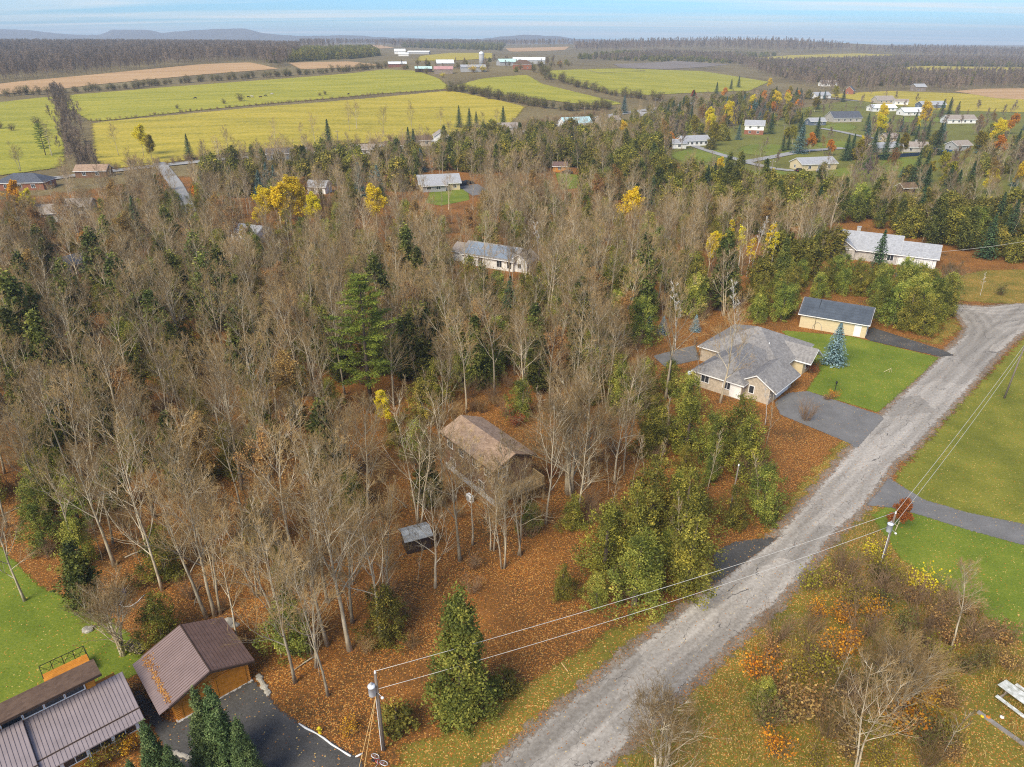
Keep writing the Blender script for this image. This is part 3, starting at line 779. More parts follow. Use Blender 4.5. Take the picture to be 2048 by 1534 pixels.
def cedar_crown(seed, h, rmax, prof, clumps, per, leaf, base=0.02, lump=0.25, csize=0.55, up=0.7):
    """dense evergreen: clumps of flat sprays on an uneven body"""
    random.seed(seed)
    M = MB(); T = MB()
    T.tube([(0, 0, -0.2), (0.05, 0.02, h * 0.5), (0, 0, h * 0.93)], [rmax * 0.09 + 0.05, rmax * 0.05 + 0.03, 0.02], 6)
    off = Vector((seed * 3.1, seed * 1.7, 0))
    ct = 0
    zs = np.linspace(0, 1, 40); pr = np.array([prof(z) for z in zs]); cdf = np.cumsum(pr + 0.08); cdf /= cdf[-1]
    while ct < clumps:
        z = float(np.interp(random.random(), cdf, zs))
        th = random.uniform(0, 2 * math.pi)
        dirh = Vector((math.cos(th), math.sin(th), 0))
        rr = rmax * prof(z) * (1 + lump * 2 * mnoise.noise(dirh * 1.3 + Vector((0, 0, z * h * 0.35)) + off))
        fr = random.random() ** 0.38
        c = dirh * rr * fr + Vector((0, 0, h * (base + (1 - base) * z)))
        ct += 1
        tb = min(0.95, max(0.05, 0.42 + 0.75 * mnoise.noise(c * 0.6 + off) + random.uniform(-.12, .12)))
        cs = csize * random.uniform(0.7, 1.3)
        out = (dirh + Vector((0, 0, up))).normalized()
        for k in range(per):
            p = c + Vector((random.gauss(0, .42), random.gauss(0, .42), random.gauss(0, .5))) * cs
            nn = (out * 0.55 + rv(0.9))
            leaf_quad(M, p, nn, leaf * random.uniform(0.6, 1.4), min(1, max(0, tb + random.uniform(-.28, .28))), up=out + rv(0.5), aspect=0.55)
    return T, M

def conifer(seed, h, rmax, whorl, boughs, nq, leaf, droop=0.25, power=0.85, bare=0.06, jit=0.12, tiers=0.0):
    """spruce: whorls of drooping boughs set with needle sprays"""
    random.seed(seed)
    T, M = MB(), MB()
    T.tube([(0, 0, -0.2), (0, 0, h * 0.5), (0, 0, h)], [0.02 * h * 0.6 + 0.05, 0.012 * h * 0.6 + 0.03, 0.015], 6)
    z = h * bare
    while z < h * 0.985:
        f = (z - h * bare) / (h * (1 - bare))
        rr = rmax * (1 - f) ** power + 0.08
        nb = max(5, int(boughs * (0.45 + 0.55 * (1 - f))))
        ph = random.uniform(0, 6.28)
        for k in range(nb):
            th = ph + 2 * math.pi * k / nb + random.uniform(-.2, .2)
            ln = rr * random.uniform(1 - jit * 2, 1 + jit)
            d = Vector((math.cos(th), math.sin(th), 0)); sd = Vector((-d.y, d.x, 0))
            n = max(2, int(nq * (0.3 + 0.7 * ln / rmax)))
            tb = random.uniform(0.2, 0.7)
            for i in range(n):
                t = (i + random.random()) / n
                zz_ = z - droop * ln * t + 0.22 * ln * t * t + random.uniform(-.5, .5) * whorl
                p = d * (ln * (0.12 + 0.88 * t)) + Vector((0, 0, zz_)) + sd * random.uniform(-.22, .22) * ln * (1.1 - 0.6 * t)
                nn = Vector((0, 0, 1)) + d * 0.45 + rv(0.45)
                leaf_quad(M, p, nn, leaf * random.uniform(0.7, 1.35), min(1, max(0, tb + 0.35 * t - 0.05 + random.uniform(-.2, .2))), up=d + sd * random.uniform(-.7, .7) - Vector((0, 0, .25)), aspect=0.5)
        z += whorl * (0.65 + 0.7 * (1 - f))
    return T, M

def pine(seed, h, rmax, leaf=0.42, npc=26):
    random.seed(seed)
    T, M = MB(), MB()
    T.tube([(0, 0, -0.3), (0.1, 0, h * 0.4), (0, 0.1, h * 0.75), (0, 0, h)], [0.32, 0.25, 0.12, 0.03], 8)
    z = h * 0.22
    while z < h:
        f = (z - h * 0.22) / (h * 0.78)
        rr = rmax * (math.sin(min(1, (1 - f) * 1.35 + 0.12) * math.pi / 2)) * random.uniform(0.75, 1.1)
        nb = random.randint(4, 6)
        ph = random.uniform(0, 6.28)
        for k in range(nb):
            th = ph + 2 * math.pi * k / nb + random.uniform(-.35, .35)
            ln = rr * random.uniform(0.65, 1.15)
            d = Vector((math.cos(th), math.sin(th), 0.10 + 0.35 * f)).normalized(); sd = Vector((-d.y, d.x, 0))
            T.tube([tuple(Vector((0, 0, z))), tuple(Vector((0, 0, z)) + d * ln)], [0.06, 0.015], 4, cap=False)
            tb = random.uniform(0.25, 0.75)
            nc = max(3, int(ln * 2.6))
            for i in range(nc):
                t = 0.3 + 0.75 * (i + random.random()) / nc
                c = Vector((0, 0, z)) + d * ln * t + sd * random.uniform(-.32, .32) * ln * (1.2 - t) + Vector((0, 0, 0.18))
                for q in range(npc):
                    p = c + Vector((random.gauss(0, .34), random.gauss(0, .34), random.gauss(0, .10)))
                    leaf_quad(M, p, rv() + Vector((0, 0, 1.0)), leaf * random.uniform(.6, 1.3), min(1, max(0, tb + random.uniform(-.3, .3))), up=d + rv(.6) + Vector((0, 0, .4)), aspect=0.3)
        z += random.uniform(1.0, 1.5) * (1.2 - 0.5 * f)
    return T, M

def brush(seed, h, w, stems, r=0.016, twigs=5, leaves=0, leafsize=0.16):
    """many-stemmed bush"""
    random.seed(seed)
    T, C, L = MB(), MB(), MB()
    for s in range(stems):
        th = random.uniform(0, 6.28); out = random.random() ** 0.6
        p = Vector((math.cos(th), math.sin(th), 0)) * w * 0.25 * random.random(); p.z = -0.1
        d = Vector((math.cos(th) * out * w * 0.55, math.sin(th) * out * w * 0.55, h * random.uniform(.65, 1.05))).normalized()
        ln = h * random.uniform(0.6, 1.05); n = 4
        pts = [p]
        for i in range(n):
            d = (d + rv(0.14) + Vector((0, 0, 0.05))).normalized(); pts.append(pts[-1] + d * ln / n)
        T.tube(pts, [r * 1.6, r * 1.3, r, r * .8, r * .5], 3, random.random(), cap=False)
        for k in range(twigs):
            i = random.randint(1, n - 1); q = pts[i].lerp(pts[i + 1], random.random())
            nd = (d * 0.75 + perp(d) * random.uniform(.3, .8)).normalized()
            e = q + nd * ln * random.uniform(.18, .42)
            C.tube([q, q.lerp(e, .5) + rv(.05), e], [r * .75, r * .6, r * .35], 3, random.random(), cap=False)
            for m_ in range(2):
                q2 = q.lerp(e, random.uniform(.3, 1)); nd2 = (nd + rv(.8)).normalized()
                e2 = q2 + nd2 * ln * random.uniform(.08, .2)
                C.tube([q2, e2], [r * .5, r * .3], 3, random.random(), cap=False)
                for _ in range(leaves):
                    leaf_quad(L, e2 + rv(0.28), rv() + Vector((0, 0, .6)), leafsize * random.uniform(.7, 1.4), random.random(), aspect=0.75)
    return T, C, L

# ---- libraries: (list of (part name, mesh)) per variant
LIB = {}
def lib(kind, parts):
    LIB.setdefault(kind, []).append(parts)

def add_bare(kind, seed, h, r0, limbs, spread, start, bm_=B_grey, tm=B_twig, **kw):
    T, C, tips = bare_skeleton(seed, h, r0, limbs, spread, start, **kw)
    lib(kind, [('trunk', T.mesh('trunk', bm_, True, False)), ('crown', C.mesh('crown', tm, False, False))])
    return tips

for i in range(7):
    random.seed(500 + i)
    add_bare('bare', 100 + i, 17 + random.uniform(-2, 2), 0.17 + 0.04 * (i % 3), 14 + i % 4, 0.34 + 0.05 * (i % 3), 0.24 + 0.07 * (i % 4), upright=0.5, cr=0.0115)
for i in range(3):
    add_bare('bare', 130 + i, 16.0, 0.13, 18, 0.34, 0.28, stems=2 + i % 2, upright=0.5, cr=0.0115)
for i in range(2):
    add_bare('spreading', 160 + i, 12.0, 0.26, 24, 0.60, 0.16, stems=3, upright=0.42, twig=1.2)
for i in range(3):
    add_bare('sapling', 170 + i, 8.0, 0.05, 9, 0.22, 0.3, upright=0.7, twig=0.75, cr=0.010)
for i in range(2):
    add_bare('birch', 180 + i, 13, 0.11, 10, 0.17, 0.45, B_birch, B_birch, upright=0.6, twig=0.7, cr=0.016)
for i in range(2):
    add_bare('far_bare', 190 + i, 14, 0.18, 15, 0.30, 0.18, B_far, B_far, upright=0.7, twig=1.0, fine=False, cr=0.06)
for i in range(2):
    add_bare('purple', 195 + i, 9, 0.12, 12, 0.30, 0.2, B_dark, B_purple, upright=0.6, stems=2, cr=0.028)

def add_leafy(kind, seed, h, r0, limbs, spread, start, lm, frac, per, sp, size, clump=None, bm_=B_grey, **kw):
    T, C, tips = bare_skeleton(seed, h, r0, limbs, spread, start, **kw)
    L = MB(); leaves_at(L, tips, frac, per, sp, size, clump)
    lib(kind, [('trunk', T.mesh('trunk', bm_, True, False)), ('branches', C.mesh('branches', B_twig, False, False)), ('crown', L.mesh('crown', lm, False, False))])

add_leafy('yellow', 200, 14, 0.17, 18, 0.36, 0.25, L_yellow, 0.9, 6, 0.60, 0.36, twig=0.9)
add_leafy('yellow', 201, 13, 0.15, 18, 0.38, 0.28, L_yellow, 0.9, 6, 0.60, 0.36, twig=0.85)
add_leafy('yellow_birch', 205, 13, 0.11, 11, 0.17, 0.35, L_yellow, 0.35, 5, 0.35, 0.24, clump=3.3, bm_=B_birch, twig=0.75)
add_leafy('orange', 210, 9, 0.13, 17, 0.40, 0.16, L_orange, 0.9, 6, 0.5, 0.34, twig=0.85)
add_leafy('red', 213, 9, 0.13, 16, 0.40, 0.18, L_red, 0.9, 6, 0.5, 0.34, twig=0.85)
add_leafy('olive', 216, 10, 0.13, 17, 0.40, 0.18, L_olive, 0.9, 6, 0.5, 0.34, twig=0.85)
add_leafy('tan', 220, 13, 0.15, 16, 0.36, 0.25, L_tan, 0.6, 3, 0.40, 0.22, twig=1.0)
add_leafy('tan', 221, 12, 0.14, 16, 0.38, 0.25, L_tan, 0.7, 3, 0.40, 0.22, twig=1.0)

def cedar_prof(z): return min(1.0, 0.62 + 1.6 * z) * (1 - max(0, z - 0.12)) ** 0.62
def belt_prof(z): return min(1.0, 0.7 + 1.6 * z) * max(0.0, 1 - z ** 2.4) ** 0.6
def column_prof(z): return min(1.0, 0.8 + 1.6 * z) * (1 - max(0, z - 0.12)) ** 0.95
def cone_prof(z): return min(1.0, 0.88 + 1.2 * z) * (1 - z) ** 0.82 + 0.015
def round_prof(z): return math.sqrt(max(0, 1 - (2 * z - 0.9) ** 2 * 0.82))
def hemlock_prof(z): return (1 - z) ** 0.8 * min(1, 0.5 + 2 * z)

for i in range(4):
    T, M = cedar_crown(300 + i, 8.0, 2.9, cedar_prof, 230, 44, 0.205, lump=0.6, csize=0.56)
    lib('cedar', [('trunk', T.mesh('trunk', B_dark)), ('crown', M.mesh('crown', L_cedar if i < 2 else L_cedar2, fix=False))])
T, M = cedar_crown(310, 13.0, 2.9, column_prof, 430, 46, 0.235, lump=0.34, csize=0.66)
lib('tall_cedar', [('trunk', T.mesh('trunk', B_dark)), ('crown', M.mesh('crown', L_cedar2, fix=False))])
for i in range(2):
    T, M = cedar_crown(316 + i, 8.5, 3.5, belt_prof, 230, 24, 0.48, lump=0.45, csize=0.85)
    lib('far_cedar', [('trunk', T.mesh('trunk', B_dark)), ('crown', M.mesh('crown', L_cedar, fix=False))])
for i in range(3):
    T, M = cedar_crown(320 + i, 13.5, 3.1, hemlock_prof, 300, 24, 0.42, base=0.1, lump=0.42, csize=0.72, up=0.2)
    lib('hemlock', [('trunk', T.mesh('trunk', B_dark)), ('crown', M.mesh('crown', L_dark, fix=False))])
T, M = cedar_crown(330, 11.0, 2.0, cone_prof, 620, 34, 0.19, base=0.0, lump=0.08, csize=0.34, up=1.2)
lib('thuja', [('trunk', T.mesh('trunk', B_dark)), ('crown', M.mesh('crown', L_thuja, fix=False))])
for i in range(2):
    T, M = cedar_crown(340 + i, 2.4, 1.5, round_prof, 80, 22, 0.24, base=0.0, lump=0.3, csize=0.42)
    lib('green_bush', [('stem', T.mesh('stem', B_dark)), ('foliage', M.mesh('foliage', L_cedar, fix=False))])
for i, (lm_, k_) in enumerate(((L_orange, 'orange_bush'), (L_tan, 'tan_bush'), (L_olive, 'olive_bush'), (L_yellow, 'yellow_bush'), (L_shrub, 'dull_bush'), (L_red, 'red_bush'))):
    T, C, L = brush(350 + i, 2.6, 2.6, 26, leaves=2, leafsize=0.20)
    lib(k_, [('stems', T.mesh('stems', B_brush, False, False)), ('twigs', C.mesh('twigs', B_brush, False, False)), ('foliage', L.mesh('foliage', lm_, False, False))])
for i in range(3):
    T, C, L = brush(370 + i, 3.6, 3.2, 34, r=0.018, twigs=6)
    lib('brush', [('stems', T.mesh('stems', B_brush, False, False)), ('twigs', C.mesh('twigs', B_twig if i == 0 else B_brush, False, False))])
for i in range(2):
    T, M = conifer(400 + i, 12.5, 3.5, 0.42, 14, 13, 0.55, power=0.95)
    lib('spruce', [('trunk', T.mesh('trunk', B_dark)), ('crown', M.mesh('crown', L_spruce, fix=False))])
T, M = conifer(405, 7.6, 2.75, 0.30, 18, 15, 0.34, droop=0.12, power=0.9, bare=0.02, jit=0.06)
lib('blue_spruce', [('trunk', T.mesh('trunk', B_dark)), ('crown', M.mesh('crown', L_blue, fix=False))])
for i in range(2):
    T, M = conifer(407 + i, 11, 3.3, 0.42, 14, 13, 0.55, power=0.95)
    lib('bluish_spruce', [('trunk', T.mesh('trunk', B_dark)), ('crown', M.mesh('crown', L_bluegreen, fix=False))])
T, M = pine(420, 20, 5.4)
lib('pine', [('trunk', T.mesh('trunk', B_dark, True, False)), ('crown', M.mesh('crown', L_pine, fix=False))])

# joined copies of the library meshes, for the parts of the woods nobody could count
def joined(kind, i):
    vs, fs, tn, mi, mats = [], [], [], [], []
    for (_, me_) in LIB[kind][i]:
        n0 = len(vs); k = len(mats); mats.append(me_.materials[0])
        co = np.empty(len(me_.vertices) * 3); me_.vertices.foreach_get('co', co)
        vs += co.reshape(-1, 3).tolist()
        fs += [tuple(x + n0 for x in p.vertices) for p in me_.polygons]
        tv = np.empty(len(me_.polygons)); me_.attributes['tint'].data.foreach_get('value', tv)
        tn += tv.tolist(); mi += [k] * len(me_.polygons)
    me2 = bpy.data.meshes.new(kind + '_whole'); me2.from_pydata(vs, [], fs)
    for m in mats: me2.materials.append(m)
    me2.polygons.foreach_set('material_index', mi)
    me2.attributes.new('tint', 'FLOAT', 'FACE').data.foreach_set('value', tn)
    me2.update()
    return bpy.data.objects.new(kind + '_whole', me2)

SRC = {}
def source(kind):
    if kind not in SRC:
        c = bpy.data.collections.new('source_' + kind)
        for i in range(len(LIB[kind])): c.objects.link(joined(kind, i))
        SRC[kind] = c
    return SRC[kind]

def scatter_stuff(name, label, kind, pts, cat):
    """one object that repeats a plant over many points: pts = (x, y, z, turn, size)"""
    if not len(pts): return
    P = np.array(pts, float)
    me_ = bpy.data.meshes.new(name); me_.from_pydata(P[:, :3].tolist(), [], [])
    for nm, col in (('turn', 3), ('size', 4)):
        me_.attributes.new(nm, 'FLOAT', 'POINT').data.foreach_set('value', P[:, col].astype(np.float32))
    nv = len(LIB[kind])
    me_.attributes.new('pick', 'INT', 'POINT').data.foreach_set('value', rng.integers(0, nv, len(P)).astype(np.int32))
    o = link(name, me_)
    ng = bpy.data.node_groups.new(name, 'GeometryNodeTree')
    ng.interface.new_socket('Geometry', in_out='INPUT', socket_type='NodeSocketGeometry')
    ng.interface.new_socket('Geometry', in_out='OUTPUT', socket_type='NodeSocketGeometry')
    N, L_ = ng.nodes, ng.links
    gi, go = N.new('NodeGroupInput'), N.new('NodeGroupOutput')
    ci = N.new('GeometryNodeCollectionInfo'); ci.inputs['Collection'].default_value = source(kind)
    ci.inputs['Separate Children'].default_value = True; ci.inputs['Reset Children'].default_value = True
    ip = N.new('GeometryNodeInstanceOnPoints'); ip.inputs['Pick Instance'].default_value = True
    def na(nm, ty):
        a = N.new('GeometryNodeInputNamedAttribute'); a.data_type = ty; a.inputs['Name'].default_value = nm
        return next(s for s in a.outputs if s.enabled and s.name == 'Attribute')
    cx = N.new('ShaderNodeCombineXYZ'); L_.new(na('turn', 'FLOAT'), cx.inputs['Z'])
    er = N.new('FunctionNodeEulerToRotation'); L_.new(cx.outputs[0], er.inputs[0])
    L_.new(gi.outputs[0], ip.inputs['Points']); L_.new(ci.outputs[0], ip.inputs['Instance'])
    L_.new(na('pick', 'INT'), ip.inputs['Instance Index']); L_.new(er.outputs[0], ip.inputs['Rotation']); L_.new(na('size', 'FLOAT'), ip.inputs['Scale'])
    L_.new(ip.outputs[0], go.inputs[0])
    md = o.modifiers.new('scatter', 'NODES'); md.node_group = ng
    tag(o, label, cat, kind='stuff')
    return o

NAMES = {'bare': 'bare_tree', 'spreading': 'spreading_bare_tree', 'sapling': 'bare_sapling', 'birch': 'birch_tree', 'far_bare': 'leafless_garden_tree', 'purple': 'purplish_bare_tree', 'yellow': 'yellow_tree', 'yellow_birch': 'yellow_birch_tree', 'orange': 'orange_tree', 'red': 'rust_red_tree', 'olive': 'olive_tree_in_leaf', 'tan': 'withered_leaf_tree', 'cedar': 'cedar_tree', 'tall_cedar': 'tall_cedar_tree', 'far_cedar': 'cedar_tree', 'hemlock': 'hemlock_tree', 'thuja': 'conical_evergreen', 'green_bush': 'evergreen_bush', 'orange_bush': 'orange_bush', 'tan_bush': 'tan_bush', 'olive_bush': 'olive_bush', 'yellow_bush': 'yellow_bush', 'dull_bush': 'green_bush', 'red_bush': 'red_bush', 'brush': 'bare_bush', 'spruce': 'spruce_tree', 'blue_spruce': 'blue_spruce', 'bluish_spruce': 'bluish_spruce', 'pine': 'pine_tree'}
NAMES['olive'] = 'yellow_green_tree'
PLANTED = []
def plant(kind, x, y, size, label, group=None, var=None, turn=None, parts=True, cat=None, lean=0.0):
    v = LIB[kind][random.randrange(len(LIB[kind])) if var is None else var]
    o = empty(NAMES[kind], (x, y, zz(x, y)), random.uniform(0, 6.28) if turn is None else turn)
    s = size
    o.scale = (s * random.uniform(.92, 1.08), s * random.uniform(.92, 1.08), s)
    o.rotation_euler.x = random.uniform(-lean, lean); o.rotation_euler.y = random.uniform(-lean, lean)
    tag(o, label, cat or ('bush' if 'bush' in NAMES[kind] else 'tree'), group)
    for nm, me_ in v:
        link(nm, me_, o)
    PLANTED.append((x, y, kind))
    return o
# ------------------------------------------------------------------ buildings
FOOT = []          # footprints (x, y, radius) that plants keep clear of
W_white = mat('white_siding', (0.78, 0.77, 0.74), 0.12, 1.5, 0.7)
W_trim = mat('white_trim', (0.80, 0.80, 0.79), 0.08, 2, 0.6)
W_cream = mat('cream_siding', (0.60, 0.50, 0.31), 0.12, 1.0, 0.75, 0.2, 8, stretch=(1, 1, 6))
W_beige = mat('beige_brick', (0.47, 0.40, 0.31), 0.28, 3.0, 0.85, 0.3)
W_stone = mat('grey_stone', (0.44, 0.41, 0.37), 0.35, 2.2, 0.85, 0.4)
W_brick = mat('red_brick', (0.28, 0.115, 0.07), 0.3, 3, 0.85, 0.3)
W_brown = mat('brown_timber_siding', (0.205, 0.115, 0.068), 0.35, 1.2, 0.85, 0.3, stretch=(1, 1, 5))
W_dbrown = mat('dark_brown_trim', (0.060, 0.038, 0.028), 0.25, 2, 0.8)
W_orange = mat('orange_stained_logs', (0.56, 0.235, 0.032), 0.28, 1.6, 0.6, 0.2, c2=(0.43, 0.16, 0.02), stretch=(1, 1, 8))
W_orange2 = mat('orange_stained_door', (0.50, 0.20, 0.026), 0.25, 2.5, 0.6, 0.15)
W_grey = mat('grey_siding', (0.36, 0.36, 0.36), 0.15, 2, 0.8)
W_slate = mat('slate_blue_siding', (0.13, 0.16, 0.21), 0.2, 2, 0.8)
W_found = mat('pale_parged_foundation', (0.55, 0.55, 0.54), 0.2, 1.3, 0.85)
W_barn = mat('weathered_barn_boards', (0.26, 0.21, 0.17), 0.35, 0.6, 0.9)
W_barnred = mat('red_barn_boards', (0.24, 0.105, 0.075), 0.3, 0.6, 0.85)
W_deck = mat('weathered_deck_wood', (0.33, 0.235, 0.12), 0.3, 2.0, 0.85, 0.2)
M_glass = mat('window_glass', (0.030, 0.038, 0.048), 0.3, 0.6, 0.12)
M_glass.node_tree.nodes['Principled BSDF'].inputs['Specular IOR Level'].default_value = 0.6
R_grey = shingle_mat('grey_shingles', (0.30, 0.285, 0.27), (0.17, 0.16, 0.155))
R_brownS = shingle_mat('brown_shingles', (0.43, 0.30, 0.205), (0.23, 0.15, 0.10))
R_brown2 = shingle_mat('dark_brown_shingles', (0.155, 0.10, 0.068), (0.095, 0.06, 0.042))
R_choc = mat('chocolate_roofing', (0.155, 0.098, 0.085), 0.22, 1.2, 0.7, 0.2)
R_choc2 = mat('pale_chocolate_ribbed_metal', (0.235, 0.175, 0.165), 0.16, 0.8, 0.5)
R_plum = mat('plum_ribbed_metal', (0.285, 0.24, 0.245), 0.14, 0.9, 0.5)
R_plumrib = mat('plum_metal_ribs', (0.215, 0.175, 0.178), 0.12, 0.9, 0.5)
R_lgrey = shingle_mat('pale_grey_shingles', (0.40, 0.41, 0.43), (0.27, 0.275, 0.29))
R_dark = shingle_mat('charcoal_shingles', (0.115, 0.125, 0.15), (0.06, 0.066, 0.08))
R_tan = shingle_mat('tan_shingles', (0.36, 0.31, 0.27), (0.23, 0.195, 0.165))
R_metal = mat('white_metal_roofing', (0.72, 0.75, 0.76), 0.12, 0.15, 0.45)
R_green = mat('pale_green_metal_roofing', (0.50, 0.68, 0.62), 0.12, 0.15, 0.45)
R_aqua = mat('pale_aqua_metal_roofing', (0.42, 0.62, 0.66), 0.12, 0.3, 0.45)
R_pink = mat('faded_red_metal_roofing', (0.46, 0.25, 0.24), 0.2, 0.3, 0.6)
R_shed = mat('weathered_grey_roof_boards', (0.36, 0.37, 0.36), 0.3, 1.5, 0.8, 0.2)
R_solar = mat('dark_solar_glass', (0.085, 0.100, 0.120), 0.25, 0.5, 0.25)
R_solar2 = mat('blue_grey_solar_glass', (0.20, 0.245, 0.30), 0.2, 0.5, 0.25)
M_steel = mat('galvanised_steel', (0.55, 0.56, 0.57), 0.15, 3, 0.45, metal=0.6)
M_black = mat('black_paint', (0.018, 0.018, 0.02), 0.3, 4, 0.5)
M_pole = mat('weathered_pole_wood', (0.20, 0.165, 0.135), 0.35, 3, 0.9, 0.3, stretch=(6, 6, .6))
M_wire = mat('pale_aluminium_wire', (0.60, 0.58, 0.53), 0.1, 1, 0.5)
M_tank = mat('pale_grey_enamel', (0.66, 0.70, 0.74), 0.12, 3, 0.4)

class Frame:
    """a turned, shifted copy of the local axes of a building"""
    def __init__(s, root, off=(0, 0, 0), rz=0.0):
        s.root = root; s.m = Matrix.Translation(Vector(off)) @ Matrix.Rotation(rz, 4, 'Z')
    def put(s, mb, name, m, parent=None, smooth=False):
        mb.v = [tuple(s.m @ Vector(p)) for p in mb.v]
        return mb.build(name, m, parent or s.root, smooth)

def gable_roof(fr, L, D, h, rise, over, m, fascia=None, oe=None, name='roof', th=0.10):
    oe = over if oe is None else oe
    sl = rise / (D / 2)
    def V_(d, top, t):
        ze = h - d * sl + top
        return [(-D / 2 - d, ze), (0, h + rise + top), (D / 2 + d, ze), (D / 2 + d, ze - t), (0, h + rise + top - t), (-D / 2 - d, ze - t)]
    mb = MB().prism(V_(over, 0.26, th), 'x', -L / 2 - oe, L / 2 + oe)
    ro = fr.put(mb, name, m)
    if fascia:
        mb = MB().prism(V_(over + 0.04, 0.255 - th, 0.17), 'x', -L / 2 - oe - 0.04, L / 2 + oe + 0.04)
        fr.put(mb, 'fascia', fascia, ro)
    return ro

def hip_roof(fr, x0, x1, y0, y1, h, rise, over, m, fascia=None):
    X0, X1, Y0, Y1 = x0 - over, x1 + over, y0 - over, y1 + over
    w = min(X1 - X0, Y1 - Y0) / 2
    z0 = h + 0.12
    if X1 - X0 >= Y1 - Y0:
        r0, r1 = (X0 + w, (Y0 + Y1) / 2, h + rise), (X1 - w, (Y0 + Y1) / 2, h + rise)
    else:
        r0, r1 = ((X0 + X1) / 2, Y0 + w, h + rise), ((X0 + X1) / 2, Y1 - w, h + rise)
    mb = MB()
    c = [(X0, Y0), (X1, Y0), (X1, Y1), (X0, Y1)]
    t = [(p[0], p[1], z0) for p in c]; b = [(p[0], p[1], z0 - 0.08) for p in c]
    mb.v = t + b + [r0, r1]
    if X1 - X0 >= Y1 - Y0:
        mb.f = [(0, 1, 9, 8), (1, 2, 9), (2, 3, 8, 9), (3, 0, 8)]
    else:
        mb.f = [(0, 1, 8), (1, 2, 9, 8), (2, 3, 9), (3, 0, 8, 9)]
    mb.f += [(4, 5, 1, 0), (5, 6, 2, 1), (6, 7, 3, 2), (7, 4, 0, 3), (7, 6, 5, 4)]
    mb.t = [0.5] * len(mb.f)
    ro = fr.put(mb, 'roof', m)
    if fascia:
        fr.put(MB().box(X0 - .03, X1 + .03, Y0 - .03, Y1 + .03, z0 - 0.27, z0 - 0.083), 'fascia', fascia, ro)
    return ro

def side_frame(fr, side, L, D, pos):
    """axes of one outer wall: x along it, -y outwards"""
    m = {'F': Matrix.Translation((pos, -D / 2, 0)), 'B': Matrix.Translation((-pos, D / 2, 0)) @ Matrix.Rotation(math.pi, 4, 'Z'),
         'R': Matrix.Translation((L / 2, pos, 0)) @ Matrix.Rotation(math.pi / 2, 4, 'Z'), 'L': Matrix.Translation((-L / 2, -pos, 0)) @ Matrix.Rotation(-math.pi / 2, 4, 'Z')}[side]
    f2 = Frame(fr.root); f2.m = fr.m @ m
    return f2

def window(sf, z, w, h, frame=None, panes=2):
    frame = frame or W_trim
    b = 0.09
    mb = MB()
    mb.box(-w / 2 - b, w / 2 + b, -0.06, 0.05, z - b, z); mb.box(-w / 2 - b, w / 2 + b, -0.06, 0.05, z + h, z + h + b)
    mb.box(-w / 2 - b, -w / 2, -0.06, 0.05, z, z + h); mb.box(w / 2, w / 2 + b, -0.06, 0.05, z, z + h)
    for k in range(1, panes):
        x = -w / 2 + w * k / panes
        mb.box(x - 0.03, x + 0.03, -0.05, 0.04, z, z + h)
    fo = sf.put(mb, 'window', frame)
    for k in range(panes):
        sf.put(MB().box(-w / 2 + w * k / panes + .032, -w / 2 + w * (k + 1) / panes - .032, -0.025, 0.02, z + .004, z + h - .004), 'pane', M_glass, fo)
    return fo

def door(sf, w, h, m, z=0.1, frame=None):
    mb = MB(); b = 0.1
    mb.box(-w / 2 - b, -w / 2, -0.07, 0.05, z, z + h + b); mb.box(w / 2, w / 2 + b, -0.07, 0.05, z, z + h + b); mb.box(-w / 2, w / 2, -0.07, 0.05, z + h, z + h + b)
    fo = sf.put(mb, 'door_frame', frame or W_trim)
    d = sf.put(MB().box(-w / 2 + .01, w / 2 - .01, -0.04, 0.03, z, z + h - .01), 'door', m)
    sf.put(MB().box(w / 2 - .18, w / 2 - .10, -0.09, -0.045, z + .95, z + 1.05), 'handle', M_steel, d)
    return d

def garage_door(sf, w, h, m, z=0.05, rows=4, frame=None):
    frame = frame or W_grey
    mb = MB(); b = 0.13
    mb.box(-w / 2 - b, -w / 2, -0.08, 0.05, z, z + h + b); mb.box(w / 2, w / 2 + b, -0.08, 0.05, z, z + h + b); mb.box(-w / 2, w / 2, -0.08, 0.05, z + h, z + h + b)
    fo = sf.put(mb, 'garage_door', frame or W_trim)
    for k in range(rows):
        sf.put(MB().box(-w / 2 + .01, w / 2 - .01, -0.05, 0.03, z + h * k / rows + .012, z + h * (k + 1) / rows - .012), 'panel', m, fo)
    return fo

def gable_walls(fr, L, D, h, rise, m, z0=-0.3, name='wall'):
    return fr.put(MB().prism([(-D / 2, z0), (D / 2, z0), (D / 2, h), (0, h + rise), (-D / 2, h)], 'x', -L / 2, L / 2), name, m)

